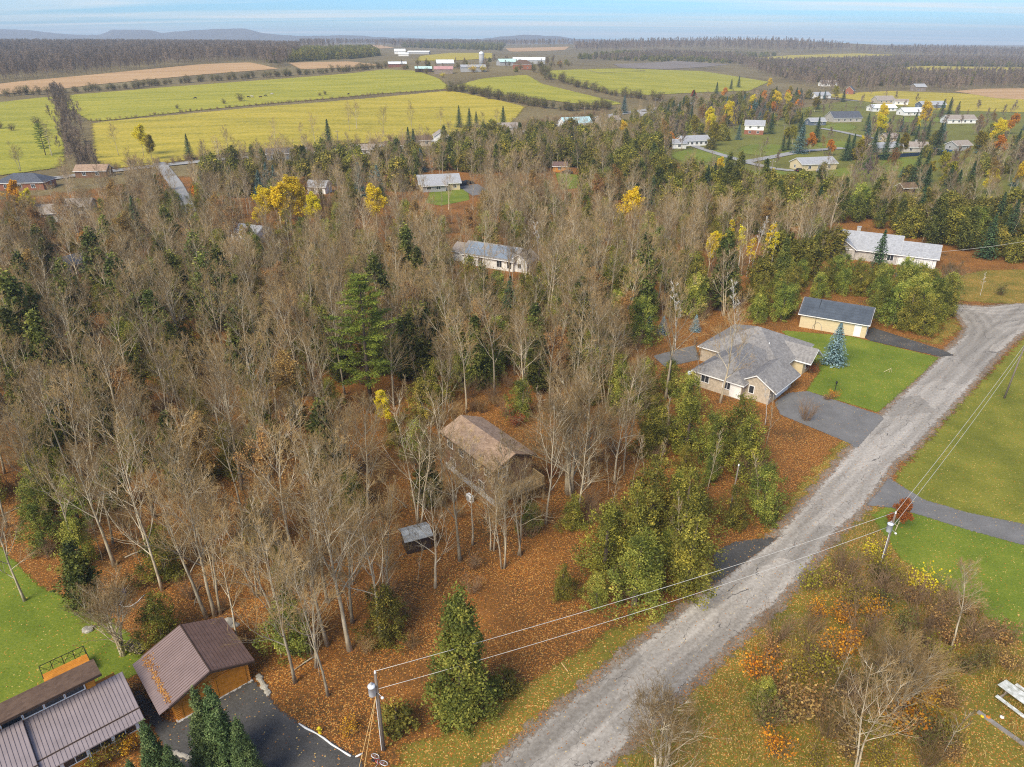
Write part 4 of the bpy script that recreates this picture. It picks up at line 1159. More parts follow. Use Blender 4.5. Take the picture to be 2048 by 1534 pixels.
def house(name, label, loc, rz, L, D, h, rise, wm, rm, over=0.45, wins=(), doors=(), gdoors=(), chimney=None, wings=(), hip=False, fascia=None, cat='house', group=None, lower=None):
    root = empty(name, (loc[0], loc[1], zz(loc[0], loc[1])), rz)
    tag(root, label, cat, group)
    FOOT.append((loc[0], loc[1], math.hypot(L, D) / 2 * 0.92 + 1.5))
    def block(off, brz, L, D, h, rise, wm, rm, wins, doors, gdoors, hip):
        fr = Frame(root, off, brz)
        if hip:
            fr.put(MB().box(-L / 2, L / 2, -D / 2, D / 2, -0.3, h), 'wall', wm)
            hip_roof(fr, -L / 2, L / 2, -D / 2, D / 2, h, rise, over, rm, fascia)
        else:
            gable_walls(fr, L, D, h, rise, wm)
            gable_roof(fr, L, D, h, rise, over, rm, fascia)
        for (sd, pos, z, w, hh) in wins: window(side_frame(fr, sd, L, D, pos), z, w, hh)
        for (sd, pos, w, hh, dm) in doors: door(side_frame(fr, sd, L, D, pos), w, hh, dm)
        for (sd, pos, w, hh, dm) in gdoors: garage_door(side_frame(fr, sd, L, D, pos), w, hh, dm)
        return fr
    fr = block((0, 0, 0), 0, L, D, h, rise, wm, rm, wins, doors, gdoors, hip)
    if lower:
        fr.put(MB().box(-L / 2 - .02, L / 2 + .02, -D / 2 - .02, D / 2 + .02, -0.3, lower[0]), 'lower_wall', lower[1])
    if chimney:
        cx, cy, cm = chimney
        c = fr.put(MB().box(cx - .45, cx + .45, cy - .45, cy + .45, h, h + rise + 0.9), 'chimney', cm)
        fr.put(MB().box(cx - .52, cx + .52, cy - .52, cy + .52, h + rise + .9, h + rise + 1.02), 'chimney_cap', W_grey, c)
    for wg in wings:
        block(*wg)
        m2 = Matrix.Rotation(rz, 3, 'Z') @ Vector(wg[0])
        FOOT.append((loc[0] + m2.x, loc[1] + m2.y, math.hypot(wg[2], wg[3]) / 2 * 0.92 + 1))
    return root

# --- the orange log garage and its drive
A42 = R(42)
root = empty('log_garage', (-27.37, 40.54, 0), A42)
tag(root, 'orange log garage with chocolate gable roof beside the dark drive', 'garage')
FOOT.append((-27.2, 44.6, 5.4))
GW, GD, gh, gr = 6.2, 5.4, 2.45, 1.2
fr = Frame(root, (GW / 2, GD / 2, 0), -math.pi / 2)
gable_walls(fr, GD, GW, gh, gr, W_orange)
ro = gable_roof(fr, GD, GW, gh, gr, 0.42, R_choc, W_dbrown, 0.72)
sl = gr / (GW / 2)
gh_g, sl_g = gh, sl
fx = Frame(root, (GW / 2, 0, 0))
# ribs on the left slope, courses on the right slope
nrm = 1 / math.hypot(1, sl)
x_e = -(GW / 2 + 0.42)
fx.put(MB().obox(((x_e + 0) / 2, GD / 2, gh + gr + 0.26 + sl * x_e / 2 + 0.012), (x_e / 2 * -1 + .0, 0, -x_e / 2 * sl), (0, GD / 2 + .73, 0), (0, 0, 0.010)), 'metal_sheet', R_choc2, ro)
for k in range(26):
    y = -0.66 + (GD + 1.32) * k / 25
    fx.put(MB().obox((x_e / 2, y, gh + gr + 0.26 + sl * x_e / 2 + 0.03), (-x_e / 2, 0, -x_e / 2 * sl), (0, 0.022, 0), (0, 0, 0.022)), 'rib', R_choc, ro)
for k in range(12):
    t0, t1 = k / 12 + .004, (k + 1) / 12 + .01
    xa, xb = -x_e * t0, -x_e * t1
    za, zb = gh + gr + .26 - sl * xa + .012, gh + gr + .26 - sl * xb + .034
    mb = MB(); ya, yb = -0.70, GD + 0.70
    mb.v = [(xa, ya, za - .01), (xb, ya, zb - .03), (xb, yb, zb - .03), (xa, yb, za - .01), (xa, ya, za), (xb, ya, zb), (xb, yb, zb), (xa, yb, za)]
    mb.f = [(0, 3, 2, 1), (4, 5, 6, 7), (0, 1, 5, 4), (1, 2, 6, 5), (2, 3, 7, 6), (3, 0, 4, 7)]; mb.t = [.5] * 6
    fx.put(mb, 'shingle_course', R_choc, ro)
fx.put(MB().tube([(0, -0.74, gh + gr + .27), (0, GD + .74, gh + gr + .27)], .06, 5), 'ridge_cap', W_dbrown, ro)
# lower pent roof on the left side, with the drift of leaves above it
pz = gh + .26 - sl * .42
fx.put(MB().obox((x_e - 0.36, GD / 2, pz - 0.20), (0.42, 0, 0.13), (0, GD / 2 + .70, 0), (0, 0, 0.03)), 'side_roof', R_choc2, ro)
for k in range(26):
    y = -0.6 + (GD + 1.2) * k / 25
    fx.put(MB().obox((x_e - 0.36, y, pz - 0.16), (0.42, 0, 0.13), (0, .02, 0), (0, 0, .018)), 'rib', R_plumrib, ro)
# logs of the front wall
f0 = Frame(root)
DOORS_ = ((0.55, 2.75), (3.45, 5.75))
z = 0.0; k = 0
while z < gh + gr - 0.25:
    h2 = 0.19
    half = GW / 2 if z + h2 < gh else max(0.1, (gh + gr - z - h2) / sl)
    xs0, xs1 = GW / 2 - half, GW / 2 + half
    spans = [(xs0, xs1)]
    if z < 2.22:
        spans = [(xs0, DOORS_[0][0] - .14), (DOORS_[0][1] + .14, DOORS_[1][0] - .14), (DOORS_[1][1] + .14, xs1)]
    for a, b in spans:
        if b - a > 0.1:
            f0.put(MB().tube([(a, -0.03, z + h2 / 2), (b, -0.03, z + h2 / 2)], h2 * .5, 6), 'log', W_orange)
    z += h2 + 0.006
for (a, b) in DOORS_:
    f2 = Frame(root, ((a + b) / 2, -0.08, 0))
    garage_door(f2, b - a, 2.15, W_orange2, rows=5, frame=W_orange2)
f0.put(MB().box(-.1, GW + .1, -0.35, 0.1, -0.1, 0.05), 'sill', W_found)

# --- the timber house with plum metal roof
root = empty('timber_house', (-28.59, 38.61, 0), A42)
tag(root, 'timber house with plum ribbed metal roof and strip of upper windows', 'house')
for dx_ in (-3, -9, -15): 
    q = Matrix.Rotation(A42, 3, 'Z') @ Vector((dx_, 4, 0)); FOOT.append((-28.59 + q.x, 38.61 + q.y, 5.5))
f0 = Frame(root)
XL = -17.0
f0.put(MB().box(XL, -0.45, 0.75, 6.6, -0.3, 2.45), 'wall', W_orange)
f0.put(MB().box(XL, -1.95, 4.95, 6.9, 2.45, 4.45), 'upper_wall', W_orange)
def shed_roof(x0, x1, ya, za, yb, zb, m, name, th=.1):
    mb = MB()
    mb.v = [(x0, ya, za - th), (x1, ya, za - th), (x1, yb, zb - th), (x0, yb, zb - th), (x0, ya, za), (x1, ya, za), (x1, yb, zb), (x0, yb, zb)]
    mb.f = [(0, 3, 2, 1), (4, 5, 6, 7), (0, 1, 5, 4), (1, 2, 6, 5), (2, 3, 7, 6), (3, 0, 4, 7)]; mb.t = [.5] * 6
    return f0.put(mb, name, m)
ro = shed_roof(-7.0, 0.0, 0, 2.62, 4.93, 3.62, R_plum, 'metal_roof')
def ribs(x0, x1, ya, za, yb, zb, parent, step=0.27):
    n_ = int((x1 - x0) / step)
    for k in range(n_ + 1):
        x = x0 + .04 + (x1 - x0 - .08) * k / n_
        f0.put(MB().obox((x, (ya + yb) / 2, (za + zb) / 2 + .018), (.013, 0, 0), (0, (yb - ya) / 2, (zb - za) / 2), (0, 0, .016)), 'rib', R_plumrib, parent)
ribs(-7.0, 0, 0.02, 2.62, 4.9, 3.62, ro)
ro2 = shed_roof(XL, -7.02, -0.45, 2.72, 4.7, 3.95, R_plum, 'metal_roof')
ribs(XL, -7.02, -.43, 2.72, 4.68, 3.95, ro2)
f0.put(MB().obox((-3.5, 1.05, 2.88), (3.5, 0, 0), (0, .035, .007), (0, 0, .03)), 'snow_guard', W_dbrown, ro)
f0.put(MB().obox((-11.9, .6, 3.02), (4.9, 0, 0), (0, .035, .007), (0, 0, .03)), 'snow_guard', W_dbrown, ro2)
rb = shed_roof(XL, -1.45, 4.35, 4.92, 6.95, 4.48, R_brown2, 'upper_roof', .14)
f0.put(MB().box(XL, -1.42, 4.28, 4.35, 4.74, 4.95), 'fascia', W_dbrown, rb)
for k in range(4):                       # strip of upper windows
    sf = Frame(root, (-2.95 - 1.42 * k - .45, 4.95, 0)); window(sf, 3.78, 1.28, 0.55, W_trim, 1)
f0.put(MB().box(-2.6, -2.0, 4.80, 4.95, 3.65, 4.6), 'corner_board', W_orange)
for k in range(7):                       # front windows below the eave
    sf = Frame(root, (-1.4 - 1.75 * k, 0.75, 0)); window(sf, 1.25, 1.5, 0.95, W_trim, 2)
for k in range(7):
    f0.put(MB().box(-0.6 - 1.75 * k, -.42 - 1.75 * k, 0.62, .745, 0, 2.45), 'post', W_trim)
z = 0.0
while z < 1.05:
    f0.put(MB().tube([(XL, .72, z + .1), (-0.42, .72, z + .1)], .095, 6), 'log', W_orange); z += 0.2

# deck with steel railing behind the timber house
q = at(133, 1338, 0.9)
dr = empty('deck', (q[0], q[1], 0), A42); tag(dr, 'small orange timber deck with black wire railing behind the timber house', 'deck')
f0 = Frame(dr)
for k in range(9):
    f0.put(MB().box(-1.75, 1.75, -.9 + k * .2, -.9 + k * .2 + .185, .72, .78), 'plank', W_orange)
for sx in (-1.6, 1.6):
    for sy in (-.8, .8): f0.put(MB().box(sx - .07, sx + .07, sy - .07, sy + .07, -.2, .715), 'post', W_orange)
rl = f0.put(MB().tube([(-1.72, -.85, 1.75), (-1.72, .88, 1.75), (1.72, .88, 1.75), (1.72, -.85, 1.75)], .035, 5), 'top_rail', M_black)
for x in (-1.72, -.86, 0, .86, 1.72): f0.put(MB().tube([(x, .88, .78), (x, .88, 1.75)], .03, 5), 'rail_post', M_black)
for k in range(6):
    a = -1.72 + k * .573
    f0.put(MB().tube([(a, .88, .85 if k % 2 else 1.7), (a + .573, .88, 1.7 if k % 2 else .85)], .018, 4), 'rail_wire', M_black)
f0.put(MB().tube([(-1.72, .88, 1.2), (1.72, .88, 1.2)], .018, 4), 'rail_wire', M_black)

# --- brown two-storey house in the trees
A = R(-53.5)
root = house('brown_house', 'two-storey brown timber house with shingle roof among bare trees', (-3.1, 76.4), A, 11.0, 5.6, 5.2, 1.15, W_brown, R_brownS, 0.45,
             wins=(('F', -4.2, 3.6, 1.1, 1.2), ('F', -1.6, 3.6, .9, 1.2), ('F', 1.5, 3.6, 1.1, 1.2), ('F', 4.0, 3.6, .9, 1.2), ('F', -3.6, 1.1, 1.0, 1.0), ('F', 2.8, 1.1, 1.0, 1.0), ('R', -1.6, 3.7, 1.2, 1.3)),
             doors=(('R', 1.2, 1.0, 2.1, W_trim),), fascia=W_dbrown, lower=(0.85, W_found))
fr = Frame(root)
dk = fr.put(MB().box(5.55, 8.0, -2.9, 2.9, 2.15, 2.32), 'balcony', W_deck)
for k in range(12):
    fr.put(MB().box(5.56 + k * .2025, 5.56 + k * .2025 + .19, -2.92, 2.92, 2.325, 2.36), 'plank', W_deck, dk)
for (x, y) in ((7.85, -2.75), (7.85, 2.75), (7.85, 0)):
    fr.put(MB().box(x - .08, x + .08, y - .08, y + .08, -.3, 3.4), 'post', W_deck, dk)
for (a, b) in (((7.85, -2.8), (7.85, 2.8)), ((5.7, -2.8), (7.9, -2.8)), ((5.7, 2.8), (7.9, 2.8))):
    fr.put(MB().tube([(a[0], a[1], 3.38), (b[0], b[1], 3.38)], .05, 4), 'railing', W_deck, dk)
    for k in range(11):
        t = (k + .5) / 11
        fr.put(MB().box(a[0] + (b[0] - a[0]) * t - .05, a[0] + (b[0] - a[0]) * t + .05, a[1] + (b[1] - a[1]) * t - .05, a[1] + (b[1] - a[1]) * t + .05, 2.37, 3.35), 'baluster', W_deck, dk)
# heat pump and white meter box on its side
q = at(945, 1005)
hp = empty('heat_pump', (q[0] - .3, q[1] + .2, 0), A); tag(hp, 'white outdoor heat pump against the brown house wall', 'heat pump')
f0 = Frame(hp)
f0.put(MB().box(-.5, .5, -.22, .22, .12, .95), 'casing', W_trim); f0.put(MB().lathe([(.33, 0), (.33, .03)], 14), 'fan_grille', W_grey)
hp.children[1].location = (-.1, -.225, .53); hp.children[1].rotation_euler = (math.pi / 2, 0, 0)
for sx in (-.42, .42): f0.put(MB().box(sx - .04, sx + .04, -.2, .2, 0, .115), 'foot', M_steel)

# --- small shed in the leaves
q = at(833, 1092)
root = house('garden_shed', 'small dark shed with weathered grey roof among fallen leaves', (q[0], q[1]), R(24), 2.7, 2.1, 1.75, .45, W_dbrown, R_shed, 0.25,
             doors=(('R', 0, .8, 1.6, W_barn),), cat='shed')

# --- beige bungalow (several roofs)
B0 = (40.0, 108.0); AB = R(48)
root = empty('bungalow', (B0[0], B0[1], 0), AB); tag(root, 'beige brick bungalow with complex grey hip roof by the driveway', 'house')
for (a, b, r_) in ((6, 3, 8.5), (-5, 1, 7.5), (-5, -4.5, 4), (0, 7, 6)):
    q = Matrix.Rotation(AB, 3, 'Z') @ Vector((a, b, 0)); FOOT.append((B0[0] + q.x, B0[1] + q.y, r_))
f0 = Frame(root)                     # local x along the front, -y towards the road
f0.put(MB().box(-.6, 12.6, -4.6, 9.2, -.3, 2.7), 'wall', W_beige)
hip_roof(f0, -.6, 12.6, -4.6, 9.2, 2.7, 3.5, .45, R_grey, W_trim)
f0.put(MB().box(-10.2, 2.0, -3.0, 5.1, -.3, 2.62), 'wall', W_beige)
hip_roof(f0, -10.2, 3.5, -3.0, 5.1, 2.62, 2.9, .45, R_grey, W_trim)
fg = Frame(root, (-4.6, -4.6, 0))    # garage wing
gable_walls(fg, 8.6, 4.6, 2.6, 1.55, W_beige); gable_roof(fg, 8.6, 6.2, 2.35, 1.85, .3, R_grey, W_trim)
garage_door(side_frame(fg, 'F', 8.6, 4.6, 0.6), 4.9, 2.2, W_white)
window(side_frame(fg, 'L', 8.6, 4.6, -0.6), 1.1, .75, 1.2, W_trim, 1)
fe = Frame(root, (7.4, -4.9, 0), -math.pi / 2)   # entrance gable
gable_walls(fe, 3.0, 4.2, 2.65, 1.5, W_cream); gable_roof(fe, 5.0, 4.4, 2.6, 1.55, .35, R_grey, W_trim)
window(side_frame(fe, 'R', 3.0, 4.2, 0), .8, 1.7, 1.4, W_trim, 2)
sf = Frame(root, (2.6, -4.6, 0)); door(sf, 1.0, 2.1, W_white)
sf = Frame(root, (11.0, -4.6, 0)); window(sf, .9, 1.4, 1.3, W_trim, 2)
for y_, w_ in ((3.2, 1.3), (-.6, 1.3)):
    sf = side_frame(f0, 'L', 20.4, 0, -y_); window(sf, 1.15, w_, 1.15, W_trim, 2)
sf = side_frame(f0, 'L', 20.4, 0, 2.0); door(sf, 1.6, 2.15, W_white)
for (x, y, z) in ((3.2, -1.0, 4.9), (-2.6, 0.8, 5.1), (7.0, 1.0, 5.6)):
    f0.put(MB().tube([(x, y, z - .8), (x, y, z + .1)], .09, 6), 'roof_vent', W_trim)
# its patio parasol table
q = at(1378, 757)
bb = empty('barbecue', (q[0], q[1], 0), AB); tag(bb, 'covered barbecue grill at the corner of the beige bungalow', 'barbecue')
f0 = Frame(bb); f0.put(MB().box(-.5, .5, -.3, .3, .75, .9), 'cart_top', M_steel); f0.put(MB().lathe([(.45, .9), (.44, 1.1), (.3, 1.3), (.05, 1.36)], 12), 'lid', M_tank, smooth=True)
for sx in (-.42, .42):
    for sy in (-.22, .22): f0.put(MB().box(sx - .03, sx + .03, sy - .03, sy + .03, 0, .745), 'leg', M_black)

# --- cream garage with dark panels on its roof
AG = R(-30.5)
root = house('cream_garage', 'cream garage with dark solar panelled roof behind the lawn', (63.0, 130.2), AG, 11.8, 7.4, 2.85, 1.95, W_cream, R_dark, .45,
             wins=(('R', 0.3, 1.1, .8, 1.0), ('R', 2.6, 1.1, .9, 1.0)), doors=(('F', 4.4, 1.0, 2.1, W_white), ('R', -1.9, .95, 2.1, W_white)), fascia=W_trim, cat='garage')
fr = Frame(root)
sl = 1.95 / 3.7
rf = [o for o in root.children if o.name.startswith('roof')][0]
for r_ in range(6):
    for c_ in range(12):
        yc = -(0.36 + .66 * r_ + .31); xc = -6.05 + 12.1 * (c_ + .5) / 12
        fr.put(MB().obox((xc, yc, 2.85 + 1.95 + .26 + sl * yc + .035), (12.1 / 24 - .012, 0, 0), (0, .305, .305 * sl), (0, 0, .02)), 'solar_panel', R_solar, rf)
fr.put(MB().tube([(-2.6 + 0.85 * math.cos(t), -3.78, .05 + 1.5 * math.sin(t) + .0) for t in np.linspace(0, math.pi, 12)], .025, 4), 'pipe_arch', W_grey)
fr.put(MB().tube([(-3.1, -3.8, 0), (-3.1, -3.8, 2.5), (-3.1, -4.3, 2.62), (-3.1, -.3, 5.1)], .035, 4), 'conduit', M_black)

# --- white gabled house behind the hedge
AW = R(-29.5)
root = house('white_house', 'white gabled house with pale grey roof and double garage behind the cedars', (92.0, 181.5), AW, 15.0, 11.0, 2.8, 3.1, W_stone, R_lgrey, .5,
             wins=(('F', 3.2, .9, 1.6, 1.4), ('F', 6.0, .9, 1.4, 1.4), ('L', 2.5, .9, 1.5, 1.4)), chimney=(-2.8, 2.0, W_stone), fascia=W_trim,
             gdoors=(), wings=(((11.6, -1.2, 0), 0, 9.0, 8.4, 2.75, 2.2, W_white, R_lgrey, (('R', 1.0, 1.0, .9, 1.0),), (), (('F', -2.1, 3.4, 2.3, W_white), ('F', 2.0, 3.4, 2.3, W_white)), False),
                               ((-5.0, -2.0, 0), math.pi / 2, 8.0, 5.6, 2.8, 1.9, W_stone, R_lgrey, (), (), (), False)))

# --- solar house in the woods
AS = R(-29.5)
root = house('solar_house', 'white bungalow with rows of blue grey solar panels among trees', (-4.2, 173.6), AS, 14.6, 7.6, 2.8, 2.1, W_white, R_grey, .5,
             wins=(('F', -5, .9, 1.2, 1.4), ('F', -2, .9, 1.2, 1.4), ('F', 3.4, .7, 1.4, 1.7), ('F', 6.2, .7, 1.2, 1.7)), fascia=W_trim,
             wings=(((-9.0, 0.8, 0), 0, 4.6, 6.0, 2.6, 1.3, W_white, R_tan, (('L', 0, .9, 1.2, 1.1),), (), (), False), ((8.6, -.5, 0), math.pi / 2, 5.2, 4.2, 2.8, 1.5, W_white, R_tan, (('L', 0, .9, .9, 1.2),), (), (), False)))
fr = Frame(root); sl = 2.1 / 3.8
rf = [o for o in root.children if o.name.startswith('roof')][0]
for r_ in range(2):
    for c_ in range(13):
        if r_ == 0 and c_ in (4,): continue
        yc = -(0.40 + 1.86 * r_ + .90); xc = -6.8 + 13.6 * (c_ + .5) / 13
        pn = fr.put(MB().obox((xc, yc, 2.8 + 2.1 + .26 + sl * yc + .09), (13.6 / 26 - .03, 0, 0), (0, .90, .90 * sl), (0, 0, .03)), 'solar_panel', M_steel, rf)
        fr.put(MB().obox((xc, yc, 2.8 + 2.1 + .26 + sl * yc + .125), (13.6 / 26 - .09, 0, 0), (0, .84, .84 * sl), (0, 0, .006)), 'glass', R_solar2, pn)

# --- grey roofed bungalow in its clearing
q = at(876, 372)
house('bungalow', 'cream bungalow with grey roof and front porch in a clearing', (-28.0, 276.5), R(14), 15, 9.5, 2.8, 2.3, W_cream, R_lgrey, .6,
      wins=(('F', 5.5, .9, 1.2, 1.2), ('F', -1, .9, 1.6, 1.2), ('R', -1.5, .9, 1.0, 1.2)), doors=(('F', 2, 1, 2.1, W_white),), fascia=W_trim,
      wings=(((-2.5, -5.0, 0), 0, 8.5, 3.5, 2.5, .9, W_grey, R_lgrey, (('F', -2, .9, 1.6, 1.2), ('F', 1.5, .9, 1.6, 1.2)), (), (), False),))

HW = [(-3.5, .9, 1.3, 1.2), (0, .9, 1.3, 1.2), (3.5, .9, 1.3, 1.2)]
def simple(u, v, rz, L, D, h, rise, wm, rm, label, name='house', hip=False, n=3, two=False, lower=None, chimney=None, gd=None, cat='house', rw=True):
    x, y, _ = at(u, v)
    wins = []
    for k in range(n):
        p = (k - (n - 1) / 2) * L / n * .85
        wins.append(('F', p, .9, 1.3, 1.2))
        if two: wins.append(('F', p, 3.7, 1.2, 1.2))
    if rw:
        wins += [('R', 0.8, .9, 1.1, 1.2), ('L', -.8, .9, 1.1, 1.2)]
        if two: wins += [('R', .8, 3.7, 1.1, 1.1), ('L', -.8, 3.7, 1.1, 1.1)]
    return house(name, label, (x, y), R(rz), L, D, h, rise, wm, rm, .45, wins=wins, hip=hip, fascia=W_trim, lower=lower, chimney=chimney,
                 gdoors=(gd,) if gd else (), cat=cat)

simple(55, 376, 6, 17, 10, 2.8, 2.8, W_brick, R_dark, 'red brick house with dark slate blue hip roof by the pasture', hip=True)
simple(190, 352, 8, 12, 7.5, 2.7, 1.8, W_brown, R_brownS, 'brown cabin with ribbed brown roof below the dense hedgerow', n=2)
simple(113, 440, 10, 11, 7, 2.9, 1.9, W_stone, R_tan, 'grey stone cottage hidden by pale bare branches', n=2)
simple(160, 424, 10, 9, 6.5, 2.7, 1.6, W_grey, R_tan, 'grey shed-like cottage behind bare twigs', n=2)
simple(140, 545, 60, 9, 5.5, 2.6, 1.3, W_white, R_dark, 'narrow outbuilding with patched grey metal roof', n=1, rw=False, name='outbuilding')
simple(505, 480, -25, 9, 6.5, 2.7, 1.5, W_white, R_lgrey, 'white cottage glimpsed between yellow saplings', n=2)
simple(640, 385, -10, 7, 6, 2.7, 1.6, W_white, R_lgrey, 'small white cottage behind the yellow trees', n=2)
simple(575, 316, 12, 18, 8, 2.7, 1.8, W_slate, R_dark, 'long blue grey bungalow beside the county road', n=4)
simple(640, 312, 12, 9, 7, 2.7, 1.6, W_white, R_brown2, 'brown roofed cottage beside the county road', n=2)
simple(730, 308, 10, 11, 7, 2.7, 1.8, W_stone, R_tan, 'stone cottage with tan roof among roadside trees', n=3)
simple(795, 300, 14, 12, 7, 2.7, 1.6, W_grey, R_brown2, 'low brown roofed bungalow behind two dark spruces', n=3)
simple(845, 290, 12, 9, 7, 2.8, 1.8, W_beige, R_brown2, 'beige bungalow with brown roof below the pasture', n=2)
simple(882, 284, 100, 9, 7.5, 3.6, 2.4, W_white, R_tan, 'white gable fronted house with tan roof by the road', n=2)
simple(1008, 262, 14, 16, 8, 2.7, 2.0, W_stone, R_tan, 'long stone bungalow at the bend of the county road', n=4)
simple(1150, 255, 20, 19, 10, 3.2, 3.0, W_white, R_aqua, 'white house under a pale aqua metal roof', n=3)
simple(1215, 246, 18, 15, 8, 2.7, 1.8, W_beige, R_tan, 'tan roofed bungalow next to the aqua roofed house', n=3)
simple(1285, 238, 18, 13, 8, 2.7, 1.9, W_grey, R_lgrey, 'grey bungalow near the orange trees by the road', n=3)
simple(1385, 290, 16, 16, 8.5, 2.8, 2.0, W_white, R_lgrey, 'white bungalow with row of windows by the village lane', n=5)
simple(1358, 296, -10, 7, 6, 2.7, 1.6, W_white, R_lgrey, 'small white annex beside the bungalow on the lane', n=1, name='outbuilding')
simple(1322, 290, 10, 4.2, 3.4, 2.2, 1.0, W_barn, R_dark, 'small brown garden shed near the yellow tree', n=0, rw=False, name='garden_shed', cat='shed')
simple(1333, 280, 10, 3.6, 3.2, 2.2, 1.0, W_dbrown, R_dark, 'small black garden shed behind the brown shed', n=0, rw=False, name='garden_shed', cat='shed')
simple(1255, 305, -30, 12, 8, 2.8, 2.0, W_white, R_grey, 'white house half hidden behind the dark cedars', n=2)
simple(1120, 342, -8, 5.5, 4.5, 2.4, 1.3, W_orange, R_choc, 'bright orange cabin with dark roof in a clearing', n=1, name='cabin', cat='cabin')
simple(1507, 268, -18, 11, 8.5, 5.4, 2.4, W_white, R_lgrey, 'two-storey white house with red brick ground floor', n=2, two=True, lower=(2.6, W_brick))
simple(1625, 338, 14, 17, 9, 2.9, 2.0, W_cream, R_lgrey, 'cream house with pale grey roof on the village corner', n=3, gd=None)
simple(1685, 243, 8, 21, 12, 3.0, 3.6, W_stone, R_dark, 'large dark roofed house with stone front gable', n=4)
simple(1630, 250, 10, 11, 7, 2.7, 1.8, W_slate, R_lgrey, 'blue grey house behind the tall bluish spruce', n=2)
simple(1640, 196, 16, 16, 10, 2.8, 2.4, W_white, R_lgrey, 'white ranch house between dark spruces at the village edge', n=3)
simple(1655, 172, 12, 18, 10, 3.0, 3.0, W_white, R_tan, 'white house with tan roof alone before the far woods', n=3)
simple(1698, 188, 60, 12, 9, 3.4, 4.0, W_brick, R_dark, 'steep dark roofed brick house before the far woods', n=2)
simple(1762, 222, 12, 21, 9, 2.8, 2.2, W_white, R_metal, 'long white ranch house with white roof', n=5)
simple(1765, 206, 8, 16, 10, 2.9, 3.0, W_beige, R_tan, 'tan roofed house behind the long white ranch house', n=3)
simple(1800, 209, -12, 11, 7, 2.7, 1.7, W_white, R_tan, 'white garage between ranch house and slate house', n=2, name='garage', cat='garage')
simple(1820, 230, 8, 17, 10, 2.8, 2.4, W_white, R_metal, 'white bungalow with white roof in front of the slate house', n=3)
simple(1860, 216, 10, 22, 9, 2.9, 2.4, W_slate, R_lgrey, 'slate blue house with long grey roof', n=3)
simple(1915, 246, 4, 20, 9, 2.8, 2.4, W_white, R_tan, 'white house with brown roof and arched windows', n=4)
simple(1835, 182, 10, 12, 9, 4.5, 2.4, W_barn, R_lgrey, 'grey two-storey house at the edge of the far woods', n=2, two=False)
simple(1765, 303, 20, 14, 8, 2.6, 1.8, W_beige, R_lgrey, 'beige bungalow with pale roof behind the blue fence', n=3)
simple(1825, 303, -6, 12, 8, 2.7, 1.9, W_stone, R_tan, 'stone bungalow behind the purplish tree', n=2, chimney=(1, 1, W_stone))
simple(1775, 283, 14, 8, 6, 2.6, 1.8, W_cream, R_tan, 'small cream cottage among the village trees', n=1)
simple(1915, 300, 20, 10, 7, 2.8, 1.8, W_grey, R_tan, 'grey cottage beside the parked blue boat', n=2)
simple(1810, 385, 10, 5, 4, 2.2, 1.2, W_dbrown, R_brown2, 'tiny brown shed among the village thicket', n=0, rw=False, name='garden_shed', cat='shed')
simple(2052, 452, 80, 9, 7, 3.0, 2.0, W_slate, R_dark, 'dark blue shed behind the cedar hedge', n=1, name='outbuilding')

# --- the farm on the rise
def barn(u, v, rz, L, D, h, rise, wm, rm, label, name='barn', open_front=False):
    x, y, _ = at(u, v); L, D, h, rise = L * .82, D * .82, h * .8, rise * .8
    root = house(name, label, (x, y), R(rz), L, D, h, rise, wm, rm, .5, doors=(('R', 0, min(4, D * .35), h * .8, W_dbrown),), cat='barn')
    fr = Frame(root)
    if open_front:
        n_ = int(L / 5)
        for k in range(n_):
            xx = -L / 2 + L * (k + .5) / n_
            fr.put(MB().box(xx - L / n_ * .38, xx + L / n_ * .38, -D / 2 - .05, -D / 2 + .02, 0.1, h * .8), 'shaded_bay_panel', W_dbrown)  # solid dark panel: colour stands in for the shade inside an open bay
    return root
barn(795, 134, 12, 24, 12, 4, 2.6, W_barnred, R_metal, 'red barn with white metal roof at the end of the farm')
barn(847, 144, 8, 20, 12, 4, 2.4, W_dbrown, R_green, 'open dark cattle shed with pale green roof', open_front=True)
barn(890, 136, 10, 22, 14, 6, 4.0, W_barn, R_metal, 'tall weathered barn with white roof behind the pink roof')
barn(887, 147, 4, 22, 9, 5, 3.0, W_barn, R_pink, 'weathered barn under a faded red metal roof', open_front=False)
barn(946, 143, 8, 30, 13, 5, 2.8, W_grey, R_lgrey, 'grey machine shed partly hidden by a yellow bush', 'machine_shed')
barn(1058, 127, -4, 50, 18, 5, 4.0, W_grey, R_metal, 'long dairy barn with white metal roof on the hilltop')
barn(1014, 131, 20, 26, 16, 5, 3.6, W_grey, R_green, 'broad barn with pale green roof beside the farmhouse')
simple(1045, 138, -4, 20, 12, 4.8, 4.2, W_brick, R_brown2, 'brick farmhouse with brown hip roof on the hilltop', hip=True, n=3, name='farmhouse')
barn(800, 108, 10, 24, 13, 6, 4.5, W_white, R_metal, 'white distant barn with steep white roof')
barn(838, 108, -8, 50, 13, 4, 2.6, W_grey, R_metal, 'long low distant barn with silvery roof')
barn(807, 112, 10, 20, 10, 4, 2.4, W_white, R_metal, 'white distant shed before the steep barn', 'machine_shed')
simple(728, 103, 8, 16, 10, 4.5, 3, W_barn, R_dark, 'dark distant farmhouse among small trees', n=2, rw=False, name='farmhouse')
barn(300, 79, 4, 60, 16, 5, 4, W_white, R_metal, 'white barn with white roof on the far ridge')
x, y, z_ = at(963, 132)
si = empty('silo', (x, y, z_)); tag(si, 'grey concrete silo with domed cap beside the farm', 'silo')
